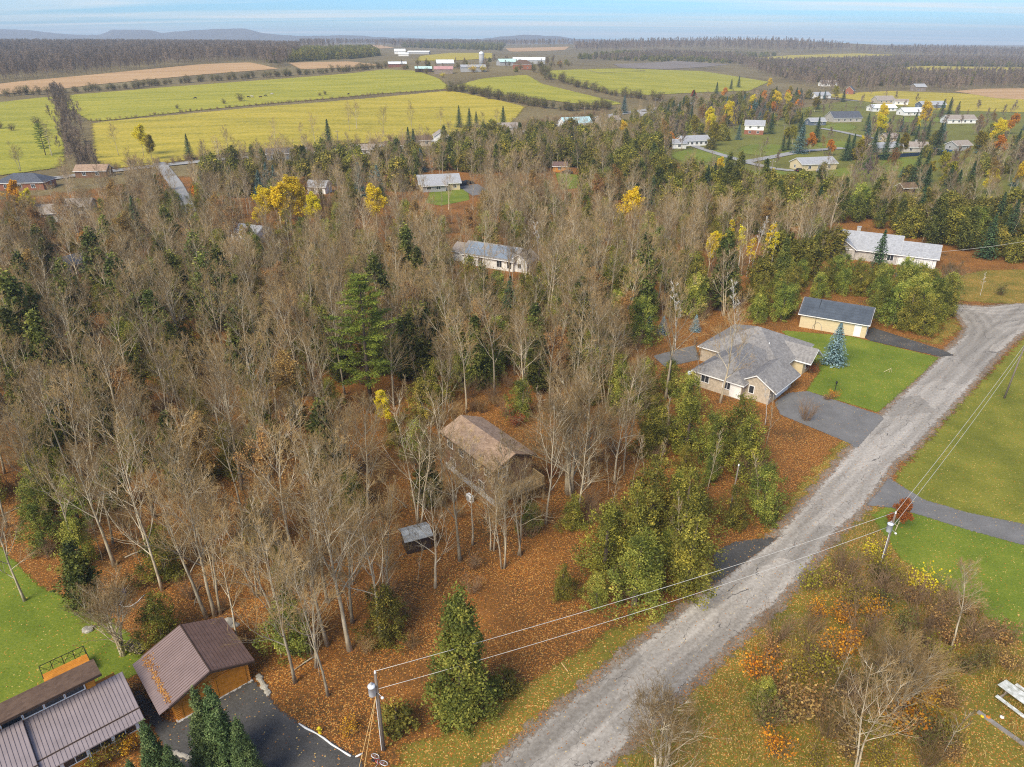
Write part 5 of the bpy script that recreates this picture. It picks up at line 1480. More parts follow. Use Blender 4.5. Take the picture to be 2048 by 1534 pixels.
f0 = Frame(si); f0.put(MB().lathe([(2.8, -.5), (2.8, 12)], 18), 'tower', W_grey, smooth=True); f0.put(MB().lathe([(2.9, 12.01), (2.7, 13.2), (1.8, 14.3), (.3, 14.9)], 18), 'dome', R_metal, smooth=True)
for k in range(5): f0.put(MB().lathe([(2.86, 1.5 + k * 2.2), (2.86, 1.7 + k * 2.2)], 18), 'hoop', M_steel)
# riding paddock fence
pad = [at(u, v) for u, v in ((1165, 139), (1262, 138), (1290, 143), (1200, 148))]
pf = empty('paddock_fence', pad[0]); tag(pf, 'wooden rail fence round the riding paddock on the hill', 'fence')
for i in range(4):
    a, b = Vector(pad[i]), Vector(pad[(i + 1) % 4]); n_ = 9
    for k in range(n_):
        p = a.lerp(b, k / n_) - Vector(pad[0]); MB().box(p.x - .12, p.x + .12, p.y - .12, p.y + .12, p.z - .3, p.z + 1.5).build('post', W_barn, pf)
    for zr in (.7, 1.35):
        MB().tube([tuple(a - Vector(pad[0]) + Vector((0, 0, zr))), tuple(b - Vector(pad[0]) + Vector((0, 0, zr)))], .08, 4).build('rail', W_barn, pf)
# ------------------------------------------------------------------ poles, wires, small things
def pole(x, y, h, label, tr=False, lean=(0, 0), name='utility_pole', arm=False, r=.15, group=None):
    root = empty(name, (x, y, zz(x, y))); tag(root, label, 'utility pole', group)
    f0 = Frame(root)
    f0.put(MB().tube([(0, 0, -.3), (lean[0], lean[1], h)], [r, r * .68], 9), 'shaft', M_pole, smooth=True)
    f0.put(MB().lathe([(.06, 0), (.09, .06), (.05, .12), (.08, .18), (.04, .26)], 8, (lean[0], lean[1], h)), 'insulator', W_trim)
    if arm:
        f0.put(MB().box(lean[0] - 1.1, lean[0] + 1.1, lean[1] - .06, lean[1] + .06, h - .6, h - .48), 'crossarm', M_pole)
        for sx in (-1, 0.0, 1): f0.put(MB().lathe([(.05, 0), (.07, .1), (.03, .2)], 6, (lean[0] + sx, lean[1], h - .478)), 'insulator', W_trim)
    if tr:
        c = (lean[0] * .85 - .33, lean[1] * .85 - .20, 0)
        t = f0.put(MB().lathe([(.20, h - 2.05), (.27, h - 1.98), (.27, h - 1.15), (.30, h - 1.14), (.28, h - 1.04), (.1, h - .98)], 14, c), 'transformer', M_tank, smooth=True)
        f0.put(MB().lathe([(.05, h - .977), (.08, h - .86), (.04, h - .72)], 8, c), 'bushing', W_grey, t)
        f0.put(MB().box(c[0] + .05, -.02 + lean[0], c[1] + .08, c[1] + .16, h - 1.9, h - 1.3), 'bracket', M_steel, t)
        f0.put(MB().tube([(.05, -.1, h - 1.9), (.35, -.25, h - 2.15)], .025, 5), 'lamp_arm', M_steel)
        f0.put(MB().lathe([(.10, 0), (.13, .08), (.05, .16)], 8, (.40, -.28, h - 2.28)), 'service_insulator', W_trim)
        f0.put(MB().tube([(-.16, -.10, .1), (-.13, -.1, h - 2.2)], .028, 5), 'ground_conduit', W_trim)
    return root

def wire(a, b, sag, label, r=.020, group=None, name='power_line', m=None):
    a, b = Vector(a), Vector(b)
    pts = []
    for k in range(25):
        t = k / 24; p = a.lerp(b, t); p.z -= sag * 4 * t * (1 - t); pts.append(tuple(p - a))
    o = MB().tube(pts, r, 5).build(name, m or M_wire, None, True); o.location = a
    tag(o, label, 'power line', group); return o

P1, P2, P3 = (-10.04, 37.85), (38.3, 58.41), (76.72, 98.94)
H1, H2, H3 = 8.3, 7.6, 9.0
pole(P1[0], P1[1], H1, 'utility pole with pale transformer can beside the dark drive', True)
pole(P2[0], P2[1], H2, 'utility pole with pale transformer can above the roadside thicket', True, r=.14)
pole(P3[0], P3[1], H3, 'plain leaning utility pole on the wide mown lawn', False, (.8, .4), r=.14)
P4 = (125.0, 150.0)
pole(P4[0], P4[1], 9.0, 'plain utility pole where the road leaves the lawn')
q = at(1457, 1035)
pole(q[0], q[1], 7.0, 'weathered service pole standing among the roadside cedars', False, (.25, .1), r=.11)
wire((P1[0], P1[1], H1 + .2), (P2[0], P2[1], H2 + .2), .55, 'upper power line strung from the drive pole to the thicket pole')
wire((P1[0] + .12, P1[1], H1 - 1.6), (P2[0] - .1, P2[1], H2 - 1.5), .7, 'lower power line strung from the drive pole to the thicket pole')
wire((P2[0], P2[1], H2 + .2), (P3[0] + .8, P3[1] + .4, H3 + .2), .6, 'upper power line strung from the thicket pole to the lawn pole')
wire((P2[0] + .1, P2[1], H2 - 1.5), (P3[0] + .7, P3[1] + .4, H3 - 1.4), .8, 'lower power line strung from the thicket pole to the lawn pole')
wire((P3[0] + .8, P3[1] + .4, H3 + .2), (P4[0], P4[1], 9.2), .6, 'upper power line running on beyond the lawn pole')
wire((P3[0] + .7, P3[1] + .4, H3 - 1.4), (P4[0], P4[1], 7.6), .8, 'lower power line running on beyond the lawn pole')
M_guy = mat('yellow_guy_sleeve', (0.62, 0.42, 0.18), .15, 2, .6)
for dx_, lab in ((-1.5, 'yellowish guy wire on the left of the drive pole'), (-1.0, 'yellowish guy wire nearer the drive pole shaft')):
    wire((P1[0] - .05, P1[1], H1 - 2.0), (P1[0] + dx_ - .2, P1[1] - 3.4, 0.05), 0.02, lab, .022, name='guy_wire', m=M_guy)
wire((103.0, 169.5, 4.2), (135, 176, 6.5), .5, 'service wire reaching the white gabled house', .03)
for i, (u, v, h_) in enumerate(((678, 303, 10), (1030, 268, 9), (1168, 243, 9), (1310, 220, 9), (1815, 258, 10), (1565, 282, 9), (1540, 362, 8), (440, 322, 9))):
    x, y, _ = at(u, v)
    pole(x, y, h_, 'grey utility pole beside the county road below the pastures' if v < 325 and u < 1400 else 'grey utility pole between the village houses', False, arm=True, r=.17, group='poles along the county road' if u < 1400 else 'poles in the village')

# bicycle at the foot of the pole
M_bikew = mat('white_bicycle_tyre', (0.72, 0.72, 0.74), .1, 5, .5); M_bikef = mat('pink_bicycle_paint', (0.62, 0.10, 0.16), .15, 5, .4)
q = at(765, 1519)
bk = empty('bicycle', (q[0], q[1], 0), R(-38)); tag(bk, 'white wheeled pink bicycle lying by the drive pole', 'bicycle')
bk.rotation_euler = (R(58), 0, R(-38)); bk.location.z = .12
f0 = Frame(bk)
for wx in (-.48, .48):
    w_ = f0.put(MB().tube([(wx + .31 * math.cos(t), 0, .33 + .31 * math.sin(t)) for t in np.linspace(0, 2 * math.pi, 25)], .03, 6), 'wheel', M_bikew, smooth=True)
    f0.put(MB().lathe([(.04, -.05), (.04, .05)], 8, (0, 0, 0)), 'hub', M_steel, w_)
    w_.children[0].location = (wx, 0, .33); w_.children[0].rotation_euler = (math.pi / 2, 0, 0)
    for k in range(8):
        t = math.pi * k / 4; f0.put(MB().tube([(wx, 0, .33), (wx + .3 * math.cos(t), 0, .33 + .3 * math.sin(t))], .006, 3), 'spoke', M_steel, w_)
f0.put(MB().tube([(-.48, 0, .33), (-.12, 0, .78), (.34, 0, .82), (-.02, 0, .32), (-.12, 0, .78)], .025, 6), 'frame', M_bikef)
f0.put(MB().tube([(.34, 0, .92), (.48, 0, .33)], .022, 6), 'fork', M_bikef)
f0.put(MB().tube([(.28, -.28, .98), (.36, -.1, .95), (.36, .1, .95), (.28, .28, .98)], .018, 5), 'handlebar', M_steel)
f0.put(MB().prism([(-.28, .86), (.0, .88), (.0, .92), (-.28, .94)], 'y', -.08, .08), 'saddle', M_black)
f0.put(MB().tube([(-.02, -.14, .22), (-.02, -.06, .32), (-.02, .06, .32), (-.02, .14, .42)], .016, 4), 'pedal_crank', M_steel)
# white edging log, yellow hydrant, ball, hose, stones
M_rope = mat('white_plastic_edging', (0.74, 0.74, 0.72), .1, 4, .5)
pts = [at(u, v) for u, v in ((598, 1448), (612, 1458), (622, 1462), (633, 1468), (648, 1478), (664, 1490), (680, 1500), (695, 1510), (702, 1513))]
o = MB().tube([(p[0] - pts[0][0], p[1] - pts[0][1], .07 + .03 * math.sin(i * 2.1)) for i, p in enumerate(pts)], [.09 if i % 3 else .06 for i in range(len(pts))], 6).build('drive_edging', M_rope, None, True)
o.location = (pts[0][0], pts[0][1], 0); tag(o, 'wavy white edging along the border of the dark drive', 'edging')
p = at(718, 1512)
o = MB().tube([(-.25, -.12, .07), (0, 0, .09), (.28, .22, .07)], [.06, .09, .06], 6).build('edging_piece', M_rope, None, True); o.location = (p[0], p[1], 0); tag(o, 'loose piece of white edging by the guy wires', 'edging')
M_hyd = mat('yellow_enamel', (0.72, 0.55, 0.02), .15, 4, .45)
p = at(639, 1470)
hy = empty('marker_post', (p[0], p[1] + .15, 0)); tag(hy, 'stubby yellow marker post beside the white drive edging', 'marker post')
f0 = Frame(hy); f0.put(MB().lathe([(.16, -.05), (.16, .08), (.11, .1), (.11, .55), (.16, .57), (.14, .68), (.04, .76)], 10), 'barrel', M_hyd, smooth=True)
for s_ in (-1, 1): f0.put(MB().tube([(s_ * .10, 0, .45), (s_ * .22, 0, .45)], .06, 7), 'side_cap', M_hyd)
M_ball = mat('glossy_blue_plastic', (0.012, 0.035, 0.26), .1, 3, .25)
p = at(251, 1191)
bl = empty('blue_ball', (p[0], p[1], 0)); tag(bl, 'deep blue gazing globe on short stand at lawn edge', 'gazing globe')  # plain blue ball, not a lamp
f0 = Frame(bl); f0.put(MB().lathe([(.05, .3), (.16, .33), (.23, .42), (.26, .55), (.23, .68), (.16, .77), (.04, .81)], 14), 'globe', M_ball, smooth=True); f0.put(MB().lathe([(.14, -.02), (.1, .1), (.06, .3)], 10), 'stand', M_steel)
pts = [at(u, v) for u, v in ((252, 1198), (243, 1205), (240, 1210), (247, 1214), (262, 1213), (275, 1205), (284, 1195), (290, 1190))]
o = MB().tube([(p[0] - pts[0][0], p[1] - pts[0][1], .05) for p in pts], .05, 6).build('garden_hose', M_rope, None, True); o.location = (pts[0][0], pts[0][1], 0); tag(o, 'white garden hose curling from the blue globe', 'hose')
M_rock = mat('pale_field_stone', (0.42, 0.39, 0.33), .35, 2.5, .9, .5)
random.seed(31)
def rock(x, y, s, label, group=None):
    mb = MB(); bm = bmesh.new(); bmesh.ops.create_icosphere(bm, subdivisions=2, radius=1)
    for v in bm.verts:
        v.co *= 1 + .35 * mnoise.noise(v.co * 1.3 + Vector((x, y, 0))); v.co.x *= s * 1.2; v.co.y *= s * .85; v.co.z *= s * .6
    me_ = bpy.data.meshes.new('rock'); bm.to_mesh(me_); bm.free(); me_.materials.append(M_rock)
    me_.attributes.new('tint', 'FLOAT', 'FACE')
    o = link('rock', me_); o.location = (x, y, s * .2); o.rotation_euler = (0, 0, random.uniform(0, 3)); tag(o, label, 'rock', group)
for (u, v, s) in ((175, 1262, .45), (182, 1256, .3), (170, 1258, .28), (458, 1247, .6), (470, 1252, .35)):
    p = at(u, v); rock(p[0], p[1], s, 'pale field stone on the grass behind the orange garage' if u < 300 else 'pale boulder in the leaves behind the orange garage', 'stones on the back lawn' if u < 300 else 'boulders behind the garage')
for k in range(9):
    u = 516 + (k % 3) * 5 - k; v = 1348 + k * 5; p = at(512 + k * 2.5, 1352 + k * 4.5); rock(p[0] + .2, p[1], .2 + .1 * random.random(), 'pale edging stone along the right side of the dark drive', 'edging stones of the drive')
for k in range(8):
    p = at(330 + k * 7, 1500 + k * 2.2); rock(p[0], p[1], .18 + .08 * random.random(), 'reddish edging stone below the conical evergreens', 'edging stones by the evergreens')
# yellow lath in the leaves
p = at(1129, 1335); o = MB().box(-.55, .55, -.04, .04, .03, .08).build('lath', M_guy); o.location = p; o.rotation_euler = (0, 0, R(-62)); tag(o, 'yellow wooden lath lying in the roadside leaves', 'lath')
# street-side lantern in the round flower bed
p = at(1668, 790)
lp = empty('lamp_post', (p[0], p[1], 0)); tag(lp, 'black lantern post in the orange flower bed', 'lamp post')
f0 = Frame(lp); f0.put(MB().tube([(0, 0, -.1), (0, 0, 1.9)], .05, 8), 'post', M_black); f0.put(MB().lathe([(.10, 1.9), (.17, 2.2), (.2, 2.24), (.04, 2.42)], 8), 'lantern', M_black)
f0.put(MB().tube([(-.35, 0, 1.7), (.35, 0, 1.7)], .02, 5), 'ladder_bar', M_black)
# picnic table with moss
M_moss = mat('mossy_white_planks', (0.70, 0.71, 0.68), .2, 2.4, .85, .3, c2=(0.30, 0.31, 0.26))
c1, c2_ = Vector(at(1995, 1369, .85)), Vector(at(2048, 1408, .85))
d = (c2_ - c1).normalized(); ang = math.atan2(d.y, d.x)
pt = empty('picnic_table', (c1.x, c1.y, 0), ang); tag(pt, 'long picnic table of mossy white planks by the thicket', 'table')
f0 = Frame(pt)
for k in range(6): f0.put(MB().box(0, 3.6, .02 + k * .2, .21 + k * .2, .80, .85), 'plank', M_moss)
for sy in (-.95, 1.75):
    b_ = f0.put(MB().box(.5, 3.1, sy, sy + .34, .42, .48), 'bench', M_moss)
for x in (.7, 2.8):
    f0.put(MB().box(x - .06, x + .06, -.85, 2.0, .34, .415), 'crossbeam', W_barn)
    for s_ in (-1, 1): f0.put(MB().tube([(x, .61 + s_ * .35, .795), (x, .61 + s_ * .85, -.05)], .06, 4), 'leg', W_barn)
FOOT.append((c1.x + 1.5, c1.y - 1, 2.6))
M_pump = mat('orange_pumpkin_skin', (0.58, 0.20, 0.02), .15, 4, .45); M_wpump = mat('white_pumpkin_skin', (0.72, 0.70, 0.64), .1, 4, .5)
for (u, v, m_, s, lab) in ((1964, 1434, M_hyd, .15, 'yellow pumpkin on the ground near the picnic table'), (1975, 1437, M_pump, .2, 'orange pumpkin on the ground near the picnic table'), (2003, 1436, M_wpump, .17, 'white pumpkin on the ground near the picnic table')):
    p = at(u, v); mb = MB(); n = 24; ri = [(0.25, 0), (.8, .2), (1, .6), (.9, 1.05), (.5, 1.35), (.12, 1.3)]
    root = empty('pumpkin', (p[0], p[1], 0)); tag(root, lab, 'pumpkin'); mb.lathe(ri, n)
    mb.v = [(x * s * (1 + .07 * math.cos(6 * math.atan2(y, x))), y * s * (1 + .07 * math.cos(6 * math.atan2(y, x))), z * s) for x, y, z in mb.v]
    mb.build('body', m_, root, True); MB().tube([(0, 0, 1.3 * s), (.03, 0, 1.7 * s)], .025, 5).build('stalk', W_barn, root)
M_tim = mat('grey_landscape_timber', (0.27, 0.245, 0.225), .3, 3, .9, .2)
a_, b_ = at(1955, 1425), at(2060, 1500); d = Vector(b_) - Vector(a_)
o = MB().box(0, d.length, -.16, .16, 0, .2).build('landscape_timber', M_tim); o.location = a_; o.rotation_euler = (0, 0, math.atan2(d.y, d.x)); tag(o, 'grey landscape timber bordering the grass near the picnic table', 'timber')
# iron swing stake on the front lawn
p = at(1778, 745); g2 = empty('lawn_stake', (p[0], p[1], 0)); tag(g2, 'thin pale wooden stakes propped on the bright front lawn', 'stakes')
f0 = Frame(g2); f0.put(MB().tube([(-.9, 0, .1), (.15, 0, .75)], .035, 4), 'stake', W_cream); f0.put(MB().tube([(0, 0, 0), (.15, 0, .9), (.5, .1, 0)], .035, 4), 'stake', W_cream)

# vehicles
def car(u, v, rz, m, label, name='parked_car', suv=False):
    x, y, z = at(u, v)
    root = empty(name, (x, y, z), R(rz)); tag(root, label, 'car'); f0 = Frame(root)
    hh = 1.75 if suv else 1.45
    body = [(-2.25, .32), (2.25, .32), (2.3, .62), (2.2, .85), (1.2, .98), (-1.9, 1.02), (-2.28, .95), (-2.32, .6)]
    cab = [(-2.0 if suv else -1.6, 1.0), (1.05, .98), (.4, hh), (-1.75 if suv else -1.0, hh)]
    f0.put(MB().prism([(a, b) for a, b in body], 'y', -.88, .88), 'body', m)
    cb_ = f0.put(MB().prism(cab, 'y', -.76, .76), 'cabin', m)
    f0.put(MB().prism([(cab[0][0] + .2, 1.05), (.95, 1.04), (.38, hh - .08), (cab[3][0] + .12, hh - .08)], 'y', -.775, .775), 'side_window', M_glass, cb_)
    f0.put(MB().obox((.735, 0, (hh + .98) / 2), (.29, 0, -(hh - 1.06) / 2), (0, .66, 0), (.02, 0, .02)), 'windscreen', M_glass, cb_)
    for wx in (-1.4, 1.4):
        for wy in (-.86, .86):
            f0.put(MB().lathe([(.34, -.1), (.34, .1)], 12), 'wheel', M_black); w_ = root.children[-1]
    ws = [c for c in root.children if c.name.startswith('wheel')]
    for w_, (wx, wy) in zip(ws, [(a, b) for a in (-1.4, 1.4) for b in (-.84, .84)]):
        w_.location = (wx, wy, .34); w_.rotation_euler = (math.pi / 2, 0, 0)
    for wy in (-.6, .6):
        f0.put(MB().box(2.24, 2.3, wy - .16, wy + .16, .66, .8), 'headlight', W_trim); f0.put(MB().box(-2.325, -2.28, wy - .16, wy + .16, .72, .88), 'tail_light', M_bikef)
    return root
M_navy = mat('dark_navy_car_paint', (0.012, 0.018, 0.035), .1, 1, .25); M_cblack = mat('black_car_paint', (0.012, 0.012, 0.013), .1, 1, .22); M_csilver = mat('silver_car_paint', (0.42, 0.43, 0.45), .1, 1, .3, metal=.5)
car(925, 371, 25, M_navy, 'dark navy car parked beside the bungalow in the clearing', suv=True)
car(936, 368, 30, M_cblack, 'black car parked behind the navy car')
car(1643, 345, 10, M_csilver, 'silver car parked before the cream village house', suv=True)
car(1598, 343, 40, M_cblack, 'black car parked on the village lane')
car(1135, 347, -20, M_cblack, 'black car beside the bright orange cabin')
x, y, z = at(1892, 308); bo = empty('boat', (x, y, z), R(15)); tag(bo, 'blue and white motor boat on a trailer beside the grey cottage', 'boat'); f0 = Frame(bo)
mb = MB(); mb.v = [(-3, -1, .9), (1.6, -1, .9), (3.2, 0, 1.2), (1.6, 1, .9), (-3, 1, .9), (-3, -1.15, 1.7), (1.6, -1.15, 1.7), (3.6, 0, 1.9), (1.6, 1.15, 1.7), (-3, 1.15, 1.7)]
mb.f = [(0, 4, 3, 2, 1), (0, 1, 6, 5), (1, 2, 7, 6), (2, 3, 8, 7), (3, 4, 9, 8), (4, 0, 5, 9), (5, 6, 7, 8, 9)]; mb.t = [.5] * 7
f0.put(mb, 'hull', mat('blue_hull_paint', (0.03, 0.10, 0.22), .15, 1, .4)); f0.put(MB().prism([(-.2, 1.71), (.7, 1.71), (.2, 2.3), (-.2, 2.3)], 'y', -.7, .7), 'windscreen', M_glass)
for sy in (-1, 1): f0.put(MB().tube([(-.6, sy * 1.15, .3), (-.6, sy * .95, .3)], .3, 10), 'trailer_wheel', M_black)
f0.put(MB().tube([(-2.5, 0, .6), (4.2, 0, .55)], .07, 5), 'trailer_beam', M_steel)
# blue board fence in the village
a_, b_ = Vector(at(1752, 318)), Vector(at(1842, 312)); d = b_ - a_
fn = empty('board_fence', a_, math.atan2(d.y, d.x)); tag(fn, 'dark blue board fence before the beige and stone bungalows', 'fence')
n_ = int(d.length / .6)
for k in range(n_): MB().box(k * .6 + .01, k * .6 + .59, -.03, .03, 0, 1.8).build('board', mat('dark_blue_fence_paint', (0.018, 0.035, 0.075), .2, 1, .7), fn)
for k in range(0, n_, 4): MB().box(k * .6 - .06, k * .6 + .06, .035, .14, -.2, 1.9).build('post', W_dbrown, fn)

# cattle: one continuous skin grown over a skeleton
def cow_mesh(name, m, head_low):
    V_ = [(-.75, 0, 1.15), (0, 0, 1.1), (.7, 0, 1.2), (1.05, 0, 1.3 if not head_low else 1.0), (1.45, 0, 1.5 if not head_low else .5), (1.75, 0, 1.35 if not head_low else .25),
          (-.85, .24, .95), (-.72, .24, .62), (-.86, .24, .42), (-.82, .24, .06), (-.85, -.24, .95), (-.75, -.24, .62), (-.9, -.24, .42), (-.86, -.24, .06),
          (.62, .22, .85), (.64, .22, .45), (.6, .22, .06), (.62, -.22, .85), (.7, -.22, .45), (.66, -.22, .06), (-1.0, 0, 1.25), (-1.12, 0, .6), (1.4, .2, 1.58 if not head_low else .62), (1.4, -.2, 1.58 if not head_low else .62)]
    E_ = [(0, 1), (1, 2), (2, 3), (3, 4), (4, 5), (0, 6), (6, 7), (7, 8), (8, 9), (0, 10), (10, 11), (11, 12), (12, 13), (2, 14), (14, 15), (15, 16), (2, 17), (17, 18), (18, 19), (0, 20), (20, 21), (4, 22), (4, 23)]
    Rd = [.36, .42, .38, .24, .19, .11, .2, .11, .09, .07, .2, .11, .09, .07, .16, .09, .07, .16, .09, .07, .07, .04, .04, .04]
    me_ = bpy.data.meshes.new(name); me_.from_pydata(V_, E_, []); o = bpy.data.objects.new(name, me_); COL.objects.link(o)
    o.modifiers.new('s', 'SKIN'); sv = me_.skin_vertices[0].data
    for i, r in enumerate(Rd): sv[i].radius = (r * .8, r)
    sv[1].use_root = True
    o.modifiers.new('d', 'SUBSURF').levels = 1
    dg = bpy.context.evaluated_depsgraph_get(); ev = o.evaluated_get(dg)
    out = bpy.data.meshes.new_from_object(ev); bpy.data.objects.remove(o)
    out.materials.clear(); out.materials.append(m)
    return out
M_cowb = mat('black_cow_hide', (0.015, 0.013, 0.012), .2, 2, .7); M_coww = mat('white_patched_cow_hide', (0.62, 0.58, 0.52), .2, 1.6, .8, c2=(0.10, 0.07, 0.06)); M_cown = mat('dark_brown_cow_hide', (0.045, 0.024, 0.016), .2, 2, .7)
CM = [cow_mesh('cow', M_cowb, True), cow_mesh('cow', M_coww, False), cow_mesh('cow', M_cown, False)]
for (u, v, k, rz, lab) in ((391, 199, 0, 200, 'black cow grazing alone on the pasture'), (497, 197, 0, 30, 'black cow grazing beside the lone grey bush'), (505, 196, 1, 160, 'white patched cow standing by the lone grey bush'), (521, 197, 2, 10, 'dark brown cow standing below the white cows'), (532, 194, 0, 190, 'black cow grazing between white cows'), (544, 191, 1, 20, 'white patched cow highest of the grazing group'), (697, 191, 2, 60, 'dark brown cow by the field fence under the farm')):
    x, y, z = at(u, v); o = link('cow', CM[k]); o.location = (x, y, z + .25); o.rotation_euler = (0, 0, R(rz)); tag(o, lab, 'cow')

LAND = [(-2.5, 77, 'near the brown house'), (-27, 45, 'near the orange garage'), (-22, 98, 'near the big bright pine'), (40, 108, 'near the beige bungalow'), (63, 130, 'near the cream garage'), (92, 181, 'near the white gabled house'), (-4, 173, 'near the solar house'), (-28, 276, 'near the bungalow in the clearing'), (-10.5, 61, 'near the garden shed in the leaves'), (-4, 42, 'near the huge roadside cedar'), (38, 58, 'near the thicket pole'), (42, 38, 'near the picnic table'), (25.5, 68, 'near the service pole in the cedars')]
for o_ in list(COL.objects):
    if o_.parent is None and o_.get('category') in ('house', 'cabin', 'shed', 'barn', 'silo') and o_.location.y > 150 and o_.name.split('.')[0] not in ('solar_house', 'white_house', 'bungalow', 'cream_garage'):
        LAND.append((o_.location.x, o_.location.y, 'near the ' + o_['label']))
def where(x, y):
    return min(LAND, key=lambda q: (q[0] - x) ** 2 + (q[1] - y) ** 2)[2]
def plant_near(kind, x, y, size, desc, **kw):
    w = (desc + ' ' + where(x, y)).split()
    if len(w) > 16: w = w[:16]
    while w[-1] in ('with', 'and', 'the', 'of', 'by', 'a', 'before', 'below', 'behind', 'beside', 'at', 'in', 'to', 'under', 'between', 'near', 'on', 'among'): w.pop()
    lab = ' '.join(w)
    return plant(kind, x, y, size, lab, lab, **kw)
HAZE = 0.00016
# ------------------------------------------------------------------ planting
def blocked(x, y, pad=0.0, skip=()):
    for (fx_, fy_, r_) in FOOT:
        if (x - fx_) ** 2 + (y - fy_) ** 2 < (r_ + pad) ** 2: return True
    for nm, P in KEEP:
        if nm in skip: continue
        if x < P[:, 0].min() - 1 or x > P[:, 0].max() + 1 or y < P[:, 1].min() - 1 or y > P[:, 1].max() + 1: continue
        if poly_dist(P, np.array([x]), np.array([y]))[0] > -0.6 - pad: return True
    return False

def darts(pts_px, spacing, seed, pad=0.0, skip=(), world=None, cap=100000):
    """random places in a patch of ground, at least 'spacing' apart"""
    P = np.asarray(world if world is not None else atp(pts_px), float)
    x0, y0 = P.min(0); x1, y1 = P.max(0)
    g = np.random.default_rng(seed)
    n = int((x1 - x0) * (y1 - y0) / spacing ** 2 * 2.2) + 10
    X = g.uniform(x0, x1, n); Y = g.uniform(y0, y1, n)
    ok = poly_dist(P, X, Y) > 0
    X, Y = X[ok], Y[ok]
    cell = {}; out = []
    s2 = spacing * spacing
    for x, y in zip(X.tolist(), Y.tolist()):
        i, j = int(x // spacing), int(y // spacing)
        bad = False
        for a in (-1, 0, 1):
            for b in (-1, 0, 1):
                for (p, q) in cell.get((i + a, j + b), ()):
                    if (p - x) ** 2 + (q - y) ** 2 < s2: bad = True; break
                if bad: break
            if bad: break
        if bad or blocked(x, y, pad, skip): continue
        cell.setdefault((i, j), []).append((x, y)); out.append((x, y))
        if len(out) >= cap: break
    return out

def top(u, v, h):
    """where a plant of height h stands whose tip the photograph shows at u, v (on flat ground; iterated on the slope)"""
    z = 0.0
    for _ in range(8):
        x, y, _z = at(u, v, z + h); z = zz(x, y)
    return x, y

def stuff_pts(pts, s0, s1):
    return [(x, y, zz(x, y), random.uniform(0, 6.28), random.uniform(s0, s1)) for x, y in pts]

def px(x, y, z):
    f = y * CP - (z - H) * SP; up = y * SP + (z - H) * CP
    return 1024 + FPX * x / f, 767 - FPX * up / f, f
VIEWS = [(918, 466, 1055, 528), (832, 338, 948, 412), (5, 345, 105, 388), (150, 338, 235, 352), (75, 408, 186, 420), (118, 498, 168, 515), (1375, 650, 1640, 800), (1583, 572, 1752, 680), (1672, 452, 1900, 545), (490, 372, 660, 425), (712, 378, 785, 428), (1238, 385, 1300, 432), (1420, 425, 1582, 515), (1275, 655, 1480, 712), (690, 590, 830, 790), (805, 1055, 860, 1100), (890, 822, 1060, 900), (1105, 330, 1160, 372), (330, 325, 372, 390), (160, 470, 250, 640), (370, 480, 440, 620)]
YB = {}
def hides(x, y, h, wide=2.2, rects=None):
    for fz in (.35, .55, .75, .95):
        u, v, f = px(x, y, zz(x, y) + h * fz)
        du = wide * FPX / f
        for (a, b, c, d) in (rects or VIEWS):
            if a - du < u < c + du and b < v < d:
                if (a, b, c, d) not in YB: YB[(a, b, c, d)] = at((a + c) / 2, d)[1] + 4
                if y < YB[(a, b, c, d)]: return True
    return False

random.seed(11)
# ---- the trees one can pick out one by one, near the road and the houses
near_bare = [(590, 1365, 1.0), (655, 1290, 1.1), (700, 1300, 1.12), (632, 1335, .95), (762, 1282, 1.0), (920, 1122, 1.15), (945, 1090, 1.05), (985, 1102, 1.0), (1005, 1135, 1.1), (1040, 1112, 1.2), (1092, 1048, 1.0), (430, 1232, 1.05), (414, 1236, .95), (441, 1228, 1.0), (50, 1202, .75), (705, 1245, .9), (655, 1205, 1.1), (560, 1255, 1.0), (515, 1190, .95), (775, 1190, .9), (325, 1180, 1.0), (300, 1120, 1.05), (230, 1130, .95), (410, 1130, 1.1), (870, 1175, .8), (1150, 1050, .85), (480, 1300, .8), (620, 1310, .9)]
for i, (u, v, s) in enumerate(near_bare):
    x, y, _ = at(u, v); plant_near('bare', x, y, s * (.72 if 900 < u < 1060 else .88), ('tall straight bare tree on the leafy slope', 'tall forked bare tree on the leafy slope')[i % 10 > 6], var=i % 10, lean=.05)
x, y, _ = at(246, 1311); plant('spreading', x, y, .62, 'spreading bare tree with dark trunk on the back lawn', None, 1)
x, y, _ = at(1137, 985); plant('spreading', x, y, 1.05, 'broad spreading bare tree beside the brown house', None, 0)
x, y, _ = at(1330, 800); plant('bare', x, y, 1.0, 'tall thin bare tree left of the beige bungalow', None, 2)
x, y, _ = at(1440, 805); plant('bare', x, y, .95, 'bare tree standing before the beige bungalow windows', None, 4)
x, y, _ = at(1400, 790); plant('sapling', x, y, 1.3, 'slim bare sapling at the corner of the beige bungalow', None, 1)
for (u, v, s, k, var, lab) in ((1712, 1548, .70, 'bare', 7, 'pale twin-stemmed bare tree on the rough roadside grass'), (1318, 1560, .62, 'spreading', 0, 'bare bushy tree leaning out over the worn road'), (1250, 1620, .6, 'sapling', 0, 'bare sapling below the bushy tree over the road'), (1790, 1440, .62, 'spreading', 1, 'bare crooked tree beside the orange roadside bush'), (1900, 1300, .6, 'bare', 3, 'dark bare tree in the thicket above the picnic table'), (1660, 1400, .8, 'sapling', 2, 'thin bare sapling between thicket and road'), (1880, 1520, .9, 'sapling', 1, 'thin bare sapling near the landscape timber')):
    x, y, _ = at(u, v); plant(k, x, y, s, lab, None, var)
